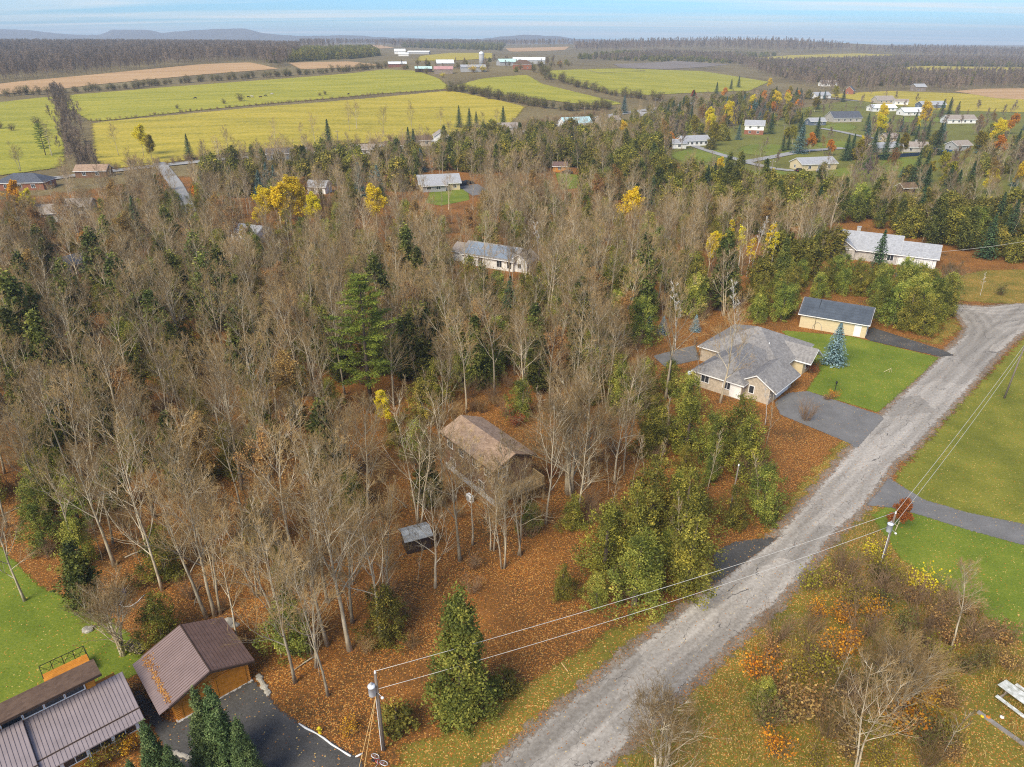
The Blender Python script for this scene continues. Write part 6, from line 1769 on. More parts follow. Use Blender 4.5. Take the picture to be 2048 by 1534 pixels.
# cedars by the road
x, y, _ = at(925, 1428); plant('tall_cedar', x, y, 1.0, 'huge dense green cedar standing alone beside the road', None, 0)
x, y = top(1290, 950, 9.5); 
x, y, _ = at(1010, 1385); plant('green_bush', x, y, .9, 'low evergreen bush at the right foot of the huge cedar')
x, y, _ = at(795, 1455); plant('green_bush', x, y, 1.05, 'low dark evergreen bush beside the drive pole')
x, y, _ = at(700, 1470); plant('orange_bush', x, y, .5, 'small yellow orange bush behind the drive pole')
for (u, v, s, lab) in ((285, 1445, 8.2, 'narrow conical evergreen at the right end of the timber house'), (386, 1378, 8.6, 'slim conical evergreen tip before the orange garage doors'), (413, 1371, 9.0, 'tallest conical evergreen before the orange garage'), (470, 1436, 7.6, 'broad conical evergreen in front of the dark drive'), (255, 1520, 5.0, 'low conical evergreen under the timber house windows'), (330, 1490, 6.4, 'middle conical evergreen beside the reddish edging stones')):
    x, y = top(u, v, s); plant('thuja', x, y, s / 11.0, lab)
for (u, v, k, s, lab) in ((225, 1515, 'olive_bush', .75, 'yellow green bush under the timber house windows'), (260, 1500, 'orange_bush', .6, 'orange bush under the timber house windows'), (190, 1540, 'olive_bush', .6, 'low yellow green bush at the timber house wall')):
    x, y, _ = at(u, v); plant(k, x, y, s, lab)
x, y, _ = at(330, 1285); plant('cedar', x, y, .72, 'bushy green cedar behind the orange garage', None, 1)
x, y, _ = at(180, 1225); plant('hemlock', x, y, .62, 'dark evergreen behind the spreading lawn tree', None, 2)
cl = 'bushy yellow green cedar crowding the wooded side of the road'
ced = darts([(1100, 1180), (1160, 1268), (1260, 1258), (1400, 1178), (1428, 1110), (1470, 1075), (1575, 1015), (1608, 950), (1592, 880), (1540, 842), (1400, 835), (1330, 845), (1290, 905), (1340, 965), (1240, 1015), (1165, 1085)], 3.35, 41)
ced = [q for q in ced if not hides(q[0], q[1], 7.5, 2.0, [(1385, 735, 1575, 800), (1560, 785, 1755, 885)])]
for x, y in ced: sz = random.choice((.5, .65, .8, .95, 1.12)) * random.uniform(.93, 1.07); plant_near('cedar', x, y, sz, ('large ' if sz > .88 else 'medium ' if sz > .7 else 'small ') + 'yellow green roadside cedar', lean=.06)
for x, y in darts([(1110, 1170), (1270, 1250), (1400, 1170), (1560, 1010), (1600, 950), (1540, 850), (1300, 890), (1330, 970), (1170, 1080)], 5.5, 141): plant_near(random.choice(('sapling', 'brush', 'sapling', 'tan_bush')), x, y, random.uniform(.8, 1.15), 'bare or tan growth between the roadside cedars')
for x, y in darts([(1240, 790), (1365, 775), (1375, 840), (1290, 880), (1235, 850)], 3.6, 42): plant('cedar', x, y, random.uniform(.7, 1.0), 'green cedar between brown house and beige bungalow', 'cedars between the two houses')
for x, y in darts([(1752, 648), (1840, 668), (1895, 672), (1893, 612), (1800, 588), (1756, 600)], 2.5, 43, pad=-.6): plant('cedar', x, y, random.uniform(.85, 1.1), 'dense cedar in the tall hedge right of the cream garage', 'cedars of the tall hedge')
for x, y in [q for q in darts([(1485, 648), (1580, 640), (1588, 606), (1740, 590), (1770, 572), (1690, 548), (1560, 565), (1490, 590)], 3.4, 44, pad=-.8) if not hides(q[0], q[1], 6, 2.2, [(1672, 452, 1900, 515)])]: plant('cedar', x, y, random.uniform(.62, .95), 'olive green cedar behind the cream garage', 'cedars behind the cream garage')
x, y, _ = at(1666, 727); plant('blue_spruce', x, y, 1.0, 'silvery blue spruce on the bright front lawn')
x, y = top(1772, 460, 11.5); plant('spruce', x, y, .93, 'dark pointed spruce before the white gabled house')
for (u, v, s, lab) in ((1325, 668, .5, 'small blue spruce at the clearing left of the bungalow'), (1390, 662, .45, 'small blue spruce behind the parking pad'), (1298, 660, .42, 'smallest blue spruce at the leafy clearing')):
    x, y, _ = at(u, v); plant('blue_spruce', x, y, s, lab)
x, y, _ = at(742, 808); plant('pine', x, y, 1.0, 'big bright green pine towering in the bare woods')
x, y, _ = at(830, 760); plant('hemlock', x, y, .95, 'dark hemlock close behind the big bright pine')
x, y = top(870, 520, 11); plant('hemlock', x, y, .85, 'dark evergreen left below the solar house')
for (u, v, s) in ((10, 560, 17), (60, 590, 13), (122, 530, 14), (176, 468, 14), (206, 445, 13), (225, 520, 14), (245, 562, 12), (386, 480, 14), (402, 520, 14), (340, 512, 13), (432, 500, 13), (150, 640, 12), (100, 770, 9), (180, 770, 9), (70, 640, 13), (300, 600, 12), (330, 640, 10), (470, 560, 10), (15, 640, 13), (270, 600, 12)):
    x, y = top(u, v, s)
    if not blocked(x, y): plant_near('hemlock', x, y, s / 12.0, ('tall' if s > 12.5 else 'smaller') + ' dark hemlock among bare trees')
for (u, v, s) in ((450, 850, 7), (500, 850, 6), (60, 840, 7.5), (130, 960, 6), (60, 1010, 6), (250, 860, 6), (90, 900, 7), (960, 680, 8), (905, 660, 8), (840, 760, 7), (870, 720, 7), (1040, 760, 6), (830, 840, 6), (1150, 990, 4.5)):
    x, y = top(u, v, s)
    if not blocked(x, y): plant_near('cedar', x, y, s / 8.0, 'olive cedar growing under the bare trees')
# shrubs of the front garden
for (u, v, k, s, lab) in ((1668, 797, 'orange_bush', .52, 'low orange flower bed planting round the lantern post'), (1655, 800, 'tan_bush', .42, 'tan planting on the left of the lantern post'), (1622, 745, 'red_bush', .62, 'rusty bush at the bungalow entrance'), (1632, 735, 'dull_bush', .55, 'dull green bush at the bungalow entrance'), (1580, 768, 'yellow_bush', .35, 'small yellow bush beside the bungalow garage door')):
    x, y, _ = at(u, v); plant(k, x, y, s, lab)
x, y, _ = at(1530, 850); plant('birch', x, y, .55, 'leaning white birch in front of the bungalow garage', None, 0, lean=.3)
x, y, _ = at(1610, 840); plant('brush', x, y, .9, 'bare reddish bush beside the grey driveway')
x, y, _ = at(1890, 600); plant('spreading', x, y, .6, 'bare pale tree at the end of the cedar hedge', None, 0)
x, y, _ = at(2000, 590); plant('dull_bush', x, y, .9, 'round green bush on the rough lawn across the side road')
x, y, _ = at(1960, 592); plant('birch', x, y, .4, 'thin pale birch on the rough lawn across the side road', None, 1)
x, y, _ = at(1790, 1062); plant('red', x, y, .42, 'small orange red tree at the mouth of the path')
x, y, _ = at(1845, 1185); plant('yellow_bush', x, y, 1.0, 'bright yellow bush on the thicket edge beside the lawn')
x, y, _ = at(1745, 1120); plant('yellow_bush', x, y, .8, 'yellow green bush under the thicket pole')
x, y, _ = at(1800, 1462); plant('orange_bush', x, y, 1.15, 'vivid orange bush glowing in the roadside thicket')
x, y, _ = at(1835, 1430); plant('orange_bush', x, y, .9, 'second vivid orange bush behind the first one')
x, y, _ = at(1525, 1415); plant('cedar', x, y, .42, 'young feathery cedar on the rough roadside grass', None, 2)
TH = [(1560, 1534), (1500, 1400), (1530, 1290), (1620, 1180), (1700, 1130), (1770, 1140), (1830, 1190), (1930, 1225), (2030, 1270), (2100, 1330), (1975, 1350), (1930, 1430), (1900, 1534)]
kinds_ = ['tan_bush', 'brush', 'brush', 'dull_bush', 'olive_bush', 'tan_bush', 'brush', 'orange_bush']
lab_ = {'tan_bush': 'tan leaved bush in the roadside thicket', 'brush': 'bare brown bush in the roadside thicket', 'dull_bush': 'dull green bush in the roadside thicket', 'olive_bush': 'yellow green bush in the roadside thicket', 'orange_bush': 'orange leaved bush in the roadside thicket'}
for i, (x, y) in enumerate(darts(TH, 1.75, 45, pad=-.5)):
    k = random.choice(kinds_); plant(k, x, y, random.uniform(.6, 1.15), lab_[k], lab_[k].split(' in the ')[0].replace('bush', 'bushes') + ' of the thicket')

# ---- the bare woods: the nearest as trees of their own, the rest as a mass
WOODS = [(-80, 540), (-80, 1040), (60, 1100), (170, 1160), (330, 1225), (480, 1240), (560, 1330), (640, 1400), (740, 1390), (820, 1320), (880, 1240), (1000, 1140), (1085, 1070), (1050, 1040), (880, 1010), (870, 860), (1000, 800), (1150, 850), (1240, 830), (1290, 780), (1310, 720), (1260, 690), (1290, 650), (1440, 650), (1470, 600), (1480, 560), (1560, 540), (1660, 520), (1640, 470), (1400, 450), (1300, 425), (1140, 400), (1000, 395), (930, 420), (860, 415), (700, 405), (560, 410), (480, 420), (380, 400), (300, 400), (100, 440), (-80, 470)]
cand = sorted(darts(WOODS, 3.7, 46), key=lambda p: p[0] ** 2 + p[1] ** 2)
cand = [p for p in cand if min([(p[0] - q[0]) ** 2 + (p[1] - q[1]) ** 2 for q in PLANTED if q[2] in ('bare', 'spreading', 'pine')] or [99]) > 5]
BH = [(878, 815, 1075, 1005)]
cand = [p for p in cand if not hides(p[0], p[1], 13, 2.0, BH) or random.random() < .4]
cand = [p for p in cand if not hides(p[0], p[1], 15.5) or random.random() < .3]
cand = [p for p in cand if math.hypot(*p) < 120 or random.random() < .9]
nb = 0; rest = []; rest_t = []
for x, y in cand:
    d = math.hypot(x, y)
    tl = random.random()
    if d < 175 and tl < .05:
        plant_near('tan', x, y, random.uniform(.75, 1.05), 'tree holding withered tan leaves in the woods')
    elif tl < .05:
        rest_t.append((x, y))
    elif nb < 225:
        sz = random.uniform(.62, 1.02); vv = random.randrange(10)
        plant_near('bare', x, y, sz, ('tall ' if sz > .82 else 'smaller ') + ('single-stemmed' if vv < 7 else 'three-stemmed' if vv == 8 else 'twin-stemmed') + ' bare tree in the woods', var=vv, lean=.06); nb += 1
    else:
        rest.append((x, y))
print('WOODS', len(cand), nb, len(rest))
scatter_stuff('bare_woods', 'dense mass of bare grey brown trees between the houses', 'bare', stuff_pts(rest, .55, .85), 'woods')
scatter_stuff('withered_woods', 'scattered trees with withered tan leaves far in the woods', 'tan', stuff_pts(rest_t, .7, 1.0), 'woods')
for x, y in darts([(560, 690), (700, 800), (900, 800), (1080, 770), (1290, 760), (1300, 680), (1460, 640), (1470, 570), (1300, 540), (1060, 545), (850, 560), (640, 560)], 7.2, 348):
    if not hides(x, y, 9, 2.0): plant_near(random.choice(('cedar', 'cedar', 'hemlock', 'cedar')), x, y, random.uniform(.8, 1.3), 'tall olive evergreen among the bare trees')
for x, y in darts([(-60, 560), (-60, 1000), (200, 1120), (420, 1000), (520, 800), (560, 620), (480, 520), (200, 520)], 10.5, 349):
    if not hides(x, y, 9, 2.0): plant_near(random.choice(('hemlock', 'cedar')), x, y, random.uniform(.75, 1.15), 'tall olive evergreen among the bare trees')
# undergrowth
ug = darts(WOODS, 3.2, 47)
ug = [q for q in ug if not hides(q[0], q[1], 4, 1.5, VIEWS[:8])]
near_u = sorted(ug, key=lambda p: p[0] ** 2 + p[1] ** 2)
for i, (x, y) in enumerate(near_u[:230]):
    if i % 3 == 0: plant_near('sapling', x, y, random.uniform(.5, 1.0), 'thin bare sapling under tall trees')
    else: plant_near('brush', x, y, random.uniform(.45, .95), 'bare brown bush on the woodland floor')
scatter_stuff('undergrowth', 'brown brushwood filling the floor of the woods', 'brush', stuff_pts(near_u[230::2], .7, 1.2), 'undergrowth')
scatter_stuff('sapling_undergrowth', 'thin bare saplings filling the floor of the woods', 'sapling', stuff_pts(near_u[231::2], .6, 1.1), 'undergrowth')
for x, y in darts(WOODS, 6.8, 148):
    if 45 < math.hypot(x, y) < 125 and not hides(x, y, 7): plant_near(random.choice(('cedar', 'cedar', 'hemlock')), x, y, random.uniform(.5, .95), 'olive evergreen growing under the bare trees')
ev_ = [q for q in darts(WOODS, 6.6, 48) if not hides(q[0], q[1], 7)]
scatter_stuff('understorey_evergreens', 'low olive evergreens scattered under the distant bare trees', 'cedar', stuff_pts([p for p in ev_ if math.hypot(*p) > 118], .6, 1.2), 'undergrowth')

W2 = [(880, 870), (1000, 800), (1150, 820), (1290, 830), (1300, 900), (1330, 955), (1240, 1005), (1160, 1075), (1095, 1055), (1080, 1000), (1085, 930), (1050, 880), (960, 830)]
for i, (x, y) in enumerate(darts(W2, 2.5, 248)):
    if hides(x, y, 9, 1.5, BH): continue
    if i % 4 == 0: plant_near('bare', x, y, random.uniform(.5, .85), 'smaller single-stemmed bare tree in the woods', var=i % 7, lean=.06)
    elif i % 4 == 1: plant_near('sapling', x, y, random.uniform(.6, 1.1), 'thin bare sapling under tall trees')
    elif i % 7 == 0: plant_near('red_bush', x, y, random.uniform(.6, 1.0), 'rusty red bush on the woodland floor')
    else: plant_near('brush', x, y, random.uniform(.5, 1.0), 'bare brown bush on the woodland floor')

# ---- evergreen belts farther out
belt = []
for P_, sp_, sd in (([(1330, 440), (1480, 455), (1640, 462), (1700, 445), (1900, 505), (2100, 545), (2100, 445), (1900, 438), (1700, 415), (1560, 392), (1400, 365), (1250, 352), (1150, 368), (1140, 395), (1300, 420)], 4.3, 51),
                    ([(850, 340), (1000, 352), (1100, 345), (1180, 330), (1220, 305), (1150, 278), (960, 288), (890, 308)], 4.6, 52), ([(1180, 345), (1330, 345), (1340, 320), (1230, 300), (1190, 315)], 5.0, 53),
                    ([(420, 395), (560, 390), (640, 375), (700, 370), (700, 335), (600, 325), (480, 340), (430, 360)], 6.5, 54), ([(700, 385), (830, 380), (840, 330), (740, 325), (700, 340)], 6.5, 55), ([(1500, 590), (1640, 560), (1700, 530), (1680, 500), (1560, 530)], 5.5, 56)):
    belt += darts(P_, sp_, sd)
belt = [q for q in belt if not hides(q[0], q[1], 11, 3.0, VIEWS[:11] + [(1105, 330, 1160, 372), (1660, 452, 1900, 530)])]
belt.sort(key=lambda p: p[0] ** 2 + p[1] ** 2)
for i, (x, y) in enumerate(belt[:220]):
    k = ('far_cedar', 'hemlock', 'far_cedar', 'far_cedar', 'bare', 'far_cedar', 'spruce', 'far_cedar', 'cedar', 'hemlock')[i % 10]
    plant_near(k, x, y, random.uniform(.7, 1.45) * (.75 if k in ('bare', 'hemlock', 'spruce') else 1), {'far_cedar': 'olive cedar', 'hemlock': 'dark hemlock', 'bare': 'bare tree', 'spruce': 'pointed spruce', 'cedar': 'yellow green cedar'}[k] + ' in the evergreen belt')
bt = belt[220:]
scatter_stuff('evergreen_belt', 'farther mass of olive green cedars below the village', 'far_cedar', stuff_pts([q for i, q in enumerate(bt) if i % 10 < 6], .7, 1.5), 'woods')
scatter_stuff('dark_evergreen_belt', 'darker hemlocks mixed into the farther evergreen belt', 'hemlock', stuff_pts([q for i, q in enumerate(bt) if 6 <= i % 10 < 8], .6, 1.05), 'woods')
scatter_stuff('belt_bare_trees', 'bare trees mixed into the farther evergreen belt', 'bare', stuff_pts([q for i, q in enumerate(bt) if i % 10 >= 8], .55, .85), 'woods')
mid = darts([(-60, 470), (480, 420), (860, 410), (1140, 390), (1200, 340), (1300, 300), (1200, 262), (1000, 290), (700, 312), (430, 335), (340, 370), (150, 375), (-60, 395)], 7.0, 57)
mid = [p for p in mid if not hides(p[0], p[1], 11)]
scatter_stuff('roadside_trees', 'bare trees massed between the county road and the woods', 'bare', stuff_pts(mid, .5, .75), 'woods')
mid2 = darts([(1560, 430), (1900, 480), (2150, 520), (2150, 330), (2000, 320), (1900, 350), (1700, 385)], 8.0, 58)
scatter_stuff('village_thicket', 'bare trees massed below the village houses', 'bare', stuff_pts(mid2, .45, .75), 'woods')

mid3 = darts([(1040, 275), (1200, 300), (1330, 318), (1350, 290), (1480, 240), (1560, 195), (1460, 205), (1330, 220), (1180, 248)], 7.5, 157, pad=-1)
mid3 = [q for q in mid3 if not hides(q[0], q[1], 8, 2, [(1340, 275, 1430, 305), (1480, 240, 1540, 270), (1110, 235, 1190, 258), (1240, 300, 1275, 312)])]
scatter_stuff('roadside_trees', 'bare trees massed between the county road and the village', 'bare', stuff_pts(mid3[::2], .45, .75), 'woods')
scatter_stuff('roadside_evergreens', 'evergreens massed between the county road and the village', 'far_cedar', stuff_pts(mid3[1::2], .7, 1.2), 'woods')
# ---- trees of colour, and the spruces that stand out
for (u, v, s, k, lab) in ((550, 376, 13, 'yellow', 'bright yellow tree left of the white cottage'), (590, 372, 13, 'yellow', 'bright yellow tree before the white cottage'), (520, 392, 11, 'yellow', 'bright yellow tree at the end of the yellow row'), (625, 395, 10, 'yellow', 'smaller yellow tree at the right of the yellow row'), (750, 380, 12, 'yellow', 'round bright yellow tree standing alone in the woods'), (1265, 388, 12, 'yellow', 'yellow poplar before the dark cedar belt'), (1205, 440, 9, 'yellow_birch', 'thin yellow poplar left of the yellow tree'), (275, 255, 13, 'yellow', 'tall golden tree beside the dense hedgerow'), (295, 275, 10, 'olive', 'yellow green tree beside the golden tree'),
                         (1250, 245, 10, 'yellow', 'yellow orange tree by the county road'), (1290, 262, 8, 'olive', 'yellow green tree near the garden sheds'), (1440, 318, 8, 'yellow', 'round yellow tree at the village lane'), (1470, 232, 8, 'yellow', 'round golden tree left of the two-storey house'), (1540, 160, 10, 'yellow', 'tall golden tree at the end of the rounded field'), (1390, 180, 9, 'red', 'rusty red tree among the village spruces'), (1450, 176, 9, 'orange', 'orange tree among the village spruces'), (1625, 268, 9, 'orange', 'round orange tree on the village green'), (1665, 282, 7, 'orange', 'small orange tree beside the round orange tree'), (1650, 275, 7, 'tan', 'tan leaved tree between the orange trees'), (1590, 255, 9, 'olive', 'olive tree before the bluish spruce'), (1575, 258, 8, 'olive', 'second olive tree on the village green'), (1730, 275, 7, 'yellow', 'yellow tree before the cream cottage'), (1840, 238, 7, 'yellow', 'yellow tree below the white bungalows'), (2030, 230, 11, 'orange', 'orange tree at the right edge of the village'), (1985, 345, 8, 'yellow', 'yellow tree in the thicket below the village'), (45, 385, 9, 'yellow', 'yellow tree before the red brick house'), (20, 365, 8, 'orange', 'orange tree at the corner of the red brick house'), (170, 468, 6, 'orange', 'small orange tree near the narrow outbuilding'), (60, 410, 8, 'tan', 'tan leaved tree in front of the stone cottage'), (80, 450, 8, 'tan', 'withered orange tree below the stone cottage'), (395, 375, 7, 'orange', 'small orange tree at the side street'), (320, 350, 6, 'orange', 'orange bushy tree beside the side street'), (770, 795, 5, 'yellow', 'little yellow tree under the big bright pine'), (480, 445, 8, 'yellow_birch', 'sparse yellow sapling before the white cottage'), (940, 425, 11, 'tan', 'tan leaved tree in front of the clearing lawn'), (1430, 470, 9, 'yellow', 'slim yellow poplar at the left of the birches'), (1200, 550, 11, 'tan', 'broad tan leaved tree before the birches'), (1150, 590, 11, 'tan', 'broad tan leaved tree behind the leafy clearing'), (1240, 600, 10, 'tan', 'tan leaved tree beside the leafy clearing')):
    x, y = top(u, v, s)
    base_h = {'yellow': 13.5, 'yellow_birch': 13, 'orange': 9.5, 'red': 9.5, 'olive': 10.5, 'tan': 13}[k]
    plant(k, x, y, s / base_h, lab)
for (u, v, s) in ((1465, 430, 12), (1490, 445, 12), (1520, 430, 13), (1545, 440, 12), (1505, 470, 10), (1555, 455, 11)):
    x, y = top(u, v, s); plant('yellow_birch' if s != 13 else 'birch', x, y, s / 13, 'white stemmed birch with thin yellow leaves above the cedars', 'yellow birches above the cedars')
for (u, v, s) in ((1490, 560, 14), (1365, 560, 13), (1290, 470, 13), (1080, 440, 13)):
    x, y = top(u, v, s); plant('birch', x, y, s / 13, 'tall pale stemmed birch left of the cream garage', 'pale birches in the woods')
sp_ = [(653, 243, 13), (917, 205, 12), (938, 212, 11), (952, 220, 10), (1006, 206, 13), (815, 252, 13), (826, 262, 12), (370, 265, 12), (1352, 158, 12), (1372, 157, 12), (1392, 155, 12), (1342, 162, 11), (1480, 148, 12), (1465, 152, 11), (1436, 158, 11), (1425, 200, 12), (1360, 205, 12), (1385, 212, 12), (1640, 185, 13), (1605, 230, 10), (1700, 268, 12), (1712, 265, 12), (1745, 290, 10), (1780, 262, 13), (1800, 265, 12), (1885, 250, 14), (1860, 305, 13), (1905, 195, 12), (1890, 200, 12), (1920, 205, 11), (1925, 335, 13), (1640, 235, 13), (1690, 180, 10), (1740, 225, 11), (1570, 270, 8), (1580, 272, 7), (400, 345, 11), (260, 390, 12), (455, 330, 11), (1860, 340, 12), (1905, 338, 12), (1755, 262, 11), (1850, 255, 10)]
for (u, v, s) in sp_:
    x, y = top(u, v, s)
    if not blocked(x, y, -3.5, ('lawn', 'pasture')): plant_near('spruce', x, y, s / 12.5 * random.uniform(.95, 1.15), 'dark pointed spruce')
for (u, v, s) in ((715, 330, 11), (752, 335, 11), (742, 345, 10), (530, 330, 11), (545, 335, 10), (515, 345, 10), (1250, 190, 12), (1608, 248, 14), (1490, 190, 11), (1510, 200, 11), (1475, 200, 11), (1530, 205, 11), (1455, 195, 11), (1540, 215, 10), (1500, 210, 10), (1740, 245, 12), (1290, 270, 8), (1807, 335, 5), (840, 300, 9), (1480, 250, 8), (1560, 210, 10), (1590, 215, 10), (1520, 225, 9)):
    x, y = top(u, v, s)
    if not blocked(x, y, -3.5, ('lawn', 'pasture')): plant_near('bluish_spruce', x, y, s / 11 * 1.1, 'tall bluish spruce')
x, y = top(75, 250, 14); plant('pine', x, y, .72, 'ragged pine standing alone before the pasture')
for (u, v, s) in ((1740, 318, 9), (1715, 325, 9), (1755, 335, 8), (1770, 345, 7), (1335, 268, 8), (1795, 258, 9)):
    x, y = top(u, v, s); plant('purple', x, y, s / 9, 'purplish bare tree below the village bungalows', 'purplish trees of the village')
vw = darts([(1300, 285), (1450, 235), (1560, 195), (1680, 200), (1640, 225), (1560, 262), (1440, 300), (1350, 318)], 7.5, 60, pad=-1, skip=('lawn',)) + darts([(1700, 320), (1900, 300), (2100, 290), (2100, 420), (1900, 410), (1720, 370)], 7, 67, pad=-1, skip=('lawn',)) + darts([(1680, 290), (1700, 255), (1780, 245), (1900, 262), (2100, 250), (2100, 285), (1900, 290), (1750, 300)], 10, 68, pad=-1, skip=('lawn',))
VR = [(1340, 275, 1430, 305), (1480, 240, 1540, 270), (1580, 312, 1670, 348), (1655, 218, 1720, 245), (1725, 200, 1900, 232), (1880, 232, 1950, 250), (1620, 160, 1680, 180), (1615, 186, 1665, 200), (1740, 285, 1860, 320), (1895, 290, 1945, 305), (1420, 300, 1600, 335), (1640, 255, 1720, 275)]
vw = [q for q in vw if not hides(q[0], q[1], 8, 2, VR)]
random.shuffle(vw)
for i, (x, y) in enumerate(vw[:200]):
    k = ('far_bare', 'far_cedar', 'spruce', 'far_bare', 'far_cedar', 'olive', 'bluish_spruce', 'far_cedar', 'tan', 'far_bare', 'orange', 'yellow')[i % 12]
    plant_near(k, x, y, random.uniform(.7, 1.1), {'far_bare': 'bare garden tree', 'far_cedar': 'round garden evergreen', 'spruce': 'dark garden spruce', 'bluish_spruce': 'small bluish garden spruce', 'olive': 'yellow green garden tree', 'tan': 'tan leaved garden tree', 'orange': 'orange garden tree', 'yellow': 'yellow garden tree'}[k])
vt = darts([(1340, 300), (1480, 250), (1580, 210), (1750, 190), (2100, 230), (2100, 410), (1850, 400), (1650, 380), (1560, 350)], 15, 59, skip=('lawn',))
for x, y in vt[:70]: plant_near('far_bare', x, y, random.uniform(.4, .7), 'low bare garden tree')

# ---- hedgerows and trees of the fields
def along(pts, step, jit, seed):
    g = np.random.default_rng(seed); out = []
    W = [Vector(at(u, v)) for u, v in pts]
    for a, b in zip(W, W[1:]):
        n = max(1, int((b - a).length / step))
        for k in range(n):
            p = a.lerp(b, (k + g.random()) / n); out.append((p.x + g.normal() * jit, p.y + g.normal() * jit))
    return out
hb = along([(110, 185), (128, 215), (135, 250), (150, 290), (165, 330), (175, 350)], 1.9, 3, 61)
scatter_stuff('hedgerow', 'dense dark hedgerow of bare trees climbing between two fields', 'far_bare', stuff_pts(hb, .4, .65), 'hedgerow')
hb = along([(905, 181), (960, 191), (1060, 212), (1130, 222), (1220, 215)], 2.5, 3.5, 62) + along([(1078, 143), (1100, 157), (1210, 188), (1290, 198), (1330, 205)], 2.5, 4, 63)
scatter_stuff('hedgerow', 'grey green hedgerow winding down below the farm', 'dull_bush', stuff_pts(hb, 1.3, 2.6), 'hedgerow')
hb = along([(-150, 200), (0, 193), (130, 186), (230, 180), (350, 167), (560, 153), (680, 144), (770, 136)], 3.2, 3.5, 64)
scatter_stuff('hedgerow', 'low dull hedgerow along the upper edge of the pasture', 'dull_bush', stuff_pts(hb, 1.1, 2.4), 'hedgerow')
hb = along([(180, 243), (230, 239), (380, 223), (560, 207), (760, 189), (900, 180)], 2.6, .9, 65)
scatter_stuff('hedgerow', 'thin brushy field boundary across the pasture', 'brush', stuff_pts(hb, .3, .6), 'hedgerow')
hb = along([(180, 345), (330, 328), (560, 305), (760, 288), (1000, 262), (1100, 245), (1200, 228)], 2.2, 2.5, 66)
scatter_stuff('hedgerow', 'reddish brown brush along the county road', 'brush', stuff_pts(hb, .6, 1.1), 'hedgerow')
for (u, v, s) in ((470, 160, 9), (240, 140, 12), (255, 141, 11), (227, 142, 11), (215, 143, 11), (695, 215, 13), (765, 225, 13), (822, 215, 13), (625, 238, 12), (545, 245, 10), (600, 250, 9), (450, 255, 12), (225, 255, 13), (880, 215, 10), (995, 222, 9), (1090, 230, 9), (1160, 235, 8), (710, 212, 13), (90, 260, 12), (25, 290, 11)):
    x, y = top(u, v, s); plant('bare', x, y, s / 15, 'slender bare tree standing along the field edges', 'bare trees along the fields')
for (u, v, s) in ((481, 203, 1.9), (448, 208, 1.2), (355, 218, 1.0), (0, 258, 1.5), (75, 252, 1.8), (25, 262, 1.4), (650, 190, 1.1), (640, 192, .9)):
    x, y, _ = at(u, v); plant('dull_bush', x, y, s, 'lone grey green bush on the pasture', 'lone bushes on the pastures')
for (u, v, s, k) in ((945, 145, 2.6, 'yellow_bush'), (965, 144, 2.4, 'yellow_bush'), (885, 155, 1.6, 'yellow_bush'), (1120, 133, 2.2, 'orange_bush')):
    x, y, _ = at(u, v); plant(k, x, y, s, {945: 'yellow bush hiding the machine shed', 965: 'yellow bush at the corner of the machine shed', 885: 'yellow bush in the hedge below the pink barn', 1120: 'orange bush right of the dairy barn'}[u])
farm_sp = [(u, v, s) for u, v, s in ((1045, 108, 14), (1020, 115, 12), (950, 112, 12), (890, 110, 12), (1090, 104, 13), (1110, 106, 13), (1078, 103, 13), (1130, 110, 12), (765, 90, 13), (710, 92, 12), (730, 95, 12))]
for (u, v, s) in farm_sp:
    x, y = top(u, v, s); plant('spruce', x, y, s / 12.5, 'dark spruce near the hilltop farm', 'spruces of the hilltop farm')

for i, (x, y) in enumerate(darts([(770, 132), (880, 128), (1000, 122), (1120, 122), (1150, 140), (1080, 142), (1000, 148), (900, 156), (800, 142)], 13, 261, pad=-7, skip=('pasture',))[:70]):
    k = ('far_bare', 'dull_bush', 'far_cedar', 'dull_bush', 'far_bare')[i % 5]
    plant_near(k, x, y, random.uniform(.45, .8) * (3.2 if k == 'dull_bush' else 1), {'far_bare': 'bare farmyard tree', 'dull_bush': 'grey green farmyard bush', 'far_cedar': 'round farmyard evergreen'}[k])
# ---- far woods
def far_wood(name, label, P_, sp_, sd, kind, s0, s1, cap=4500):
    pts = darts(P_, sp_, sd, pad=-2, cap=cap)
    print(name, len(pts)); scatter_stuff(name, label, kind, stuff_pts(pts, s0, s1), 'woods')
far_wood('far_woods', 'grey brown bare wood behind the stubble field', [(-250, 195), (0, 165), (180, 149), (400, 128), (500, 123), (565, 136), (600, 112), (600, 96), (400, 92), (-250, 95)], 6.2, 71, 'far_bare', .85, 1.2, 7500)
far_wood('far_woods', 'dark evergreens at the right end of the far bare wood', [(540, 128), (700, 118), (760, 112), (740, 100), (560, 105)], 9, 72, 'far_cedar', .9, 1.5, 700)
far_wood('far_woods', 'bare wood filling the valley behind the village', [(1180, 122), (1350, 118), (1470, 128), (1560, 162), (1680, 186), (1800, 180), (1920, 184), (2200, 172), (2200, 122), (1900, 118), (1600, 122), (1450, 112), (1300, 108)], 6.5, 73, 'far_bare', .6, .9, 8000)
far_wood('far_woods', 'dark evergreens mixed into the valley wood', [(1150, 118), (1500, 128), (1560, 155), (1700, 175), (2200, 165), (2200, 125), (1500, 110), (1250, 105)], 14, 74, 'far_cedar', .7, 1.2, 1600)
far_wood('far_woods', 'dark green wood in the middle distance behind the farm', [(800, 95), (1000, 102), (1010, 92), (900, 87), (820, 88)], 11, 75, 'far_cedar', 1.0, 1.6, 1500)
far_wood('far_woods', 'grey wood on the low hill at the skyline', [(1150, 104), (1380, 100), (1600, 106), (1720, 102), (1650, 92), (1500, 86), (1300, 88), (1150, 94)], 15, 76, 'far_bare', 1.1, 1.6, 3500)
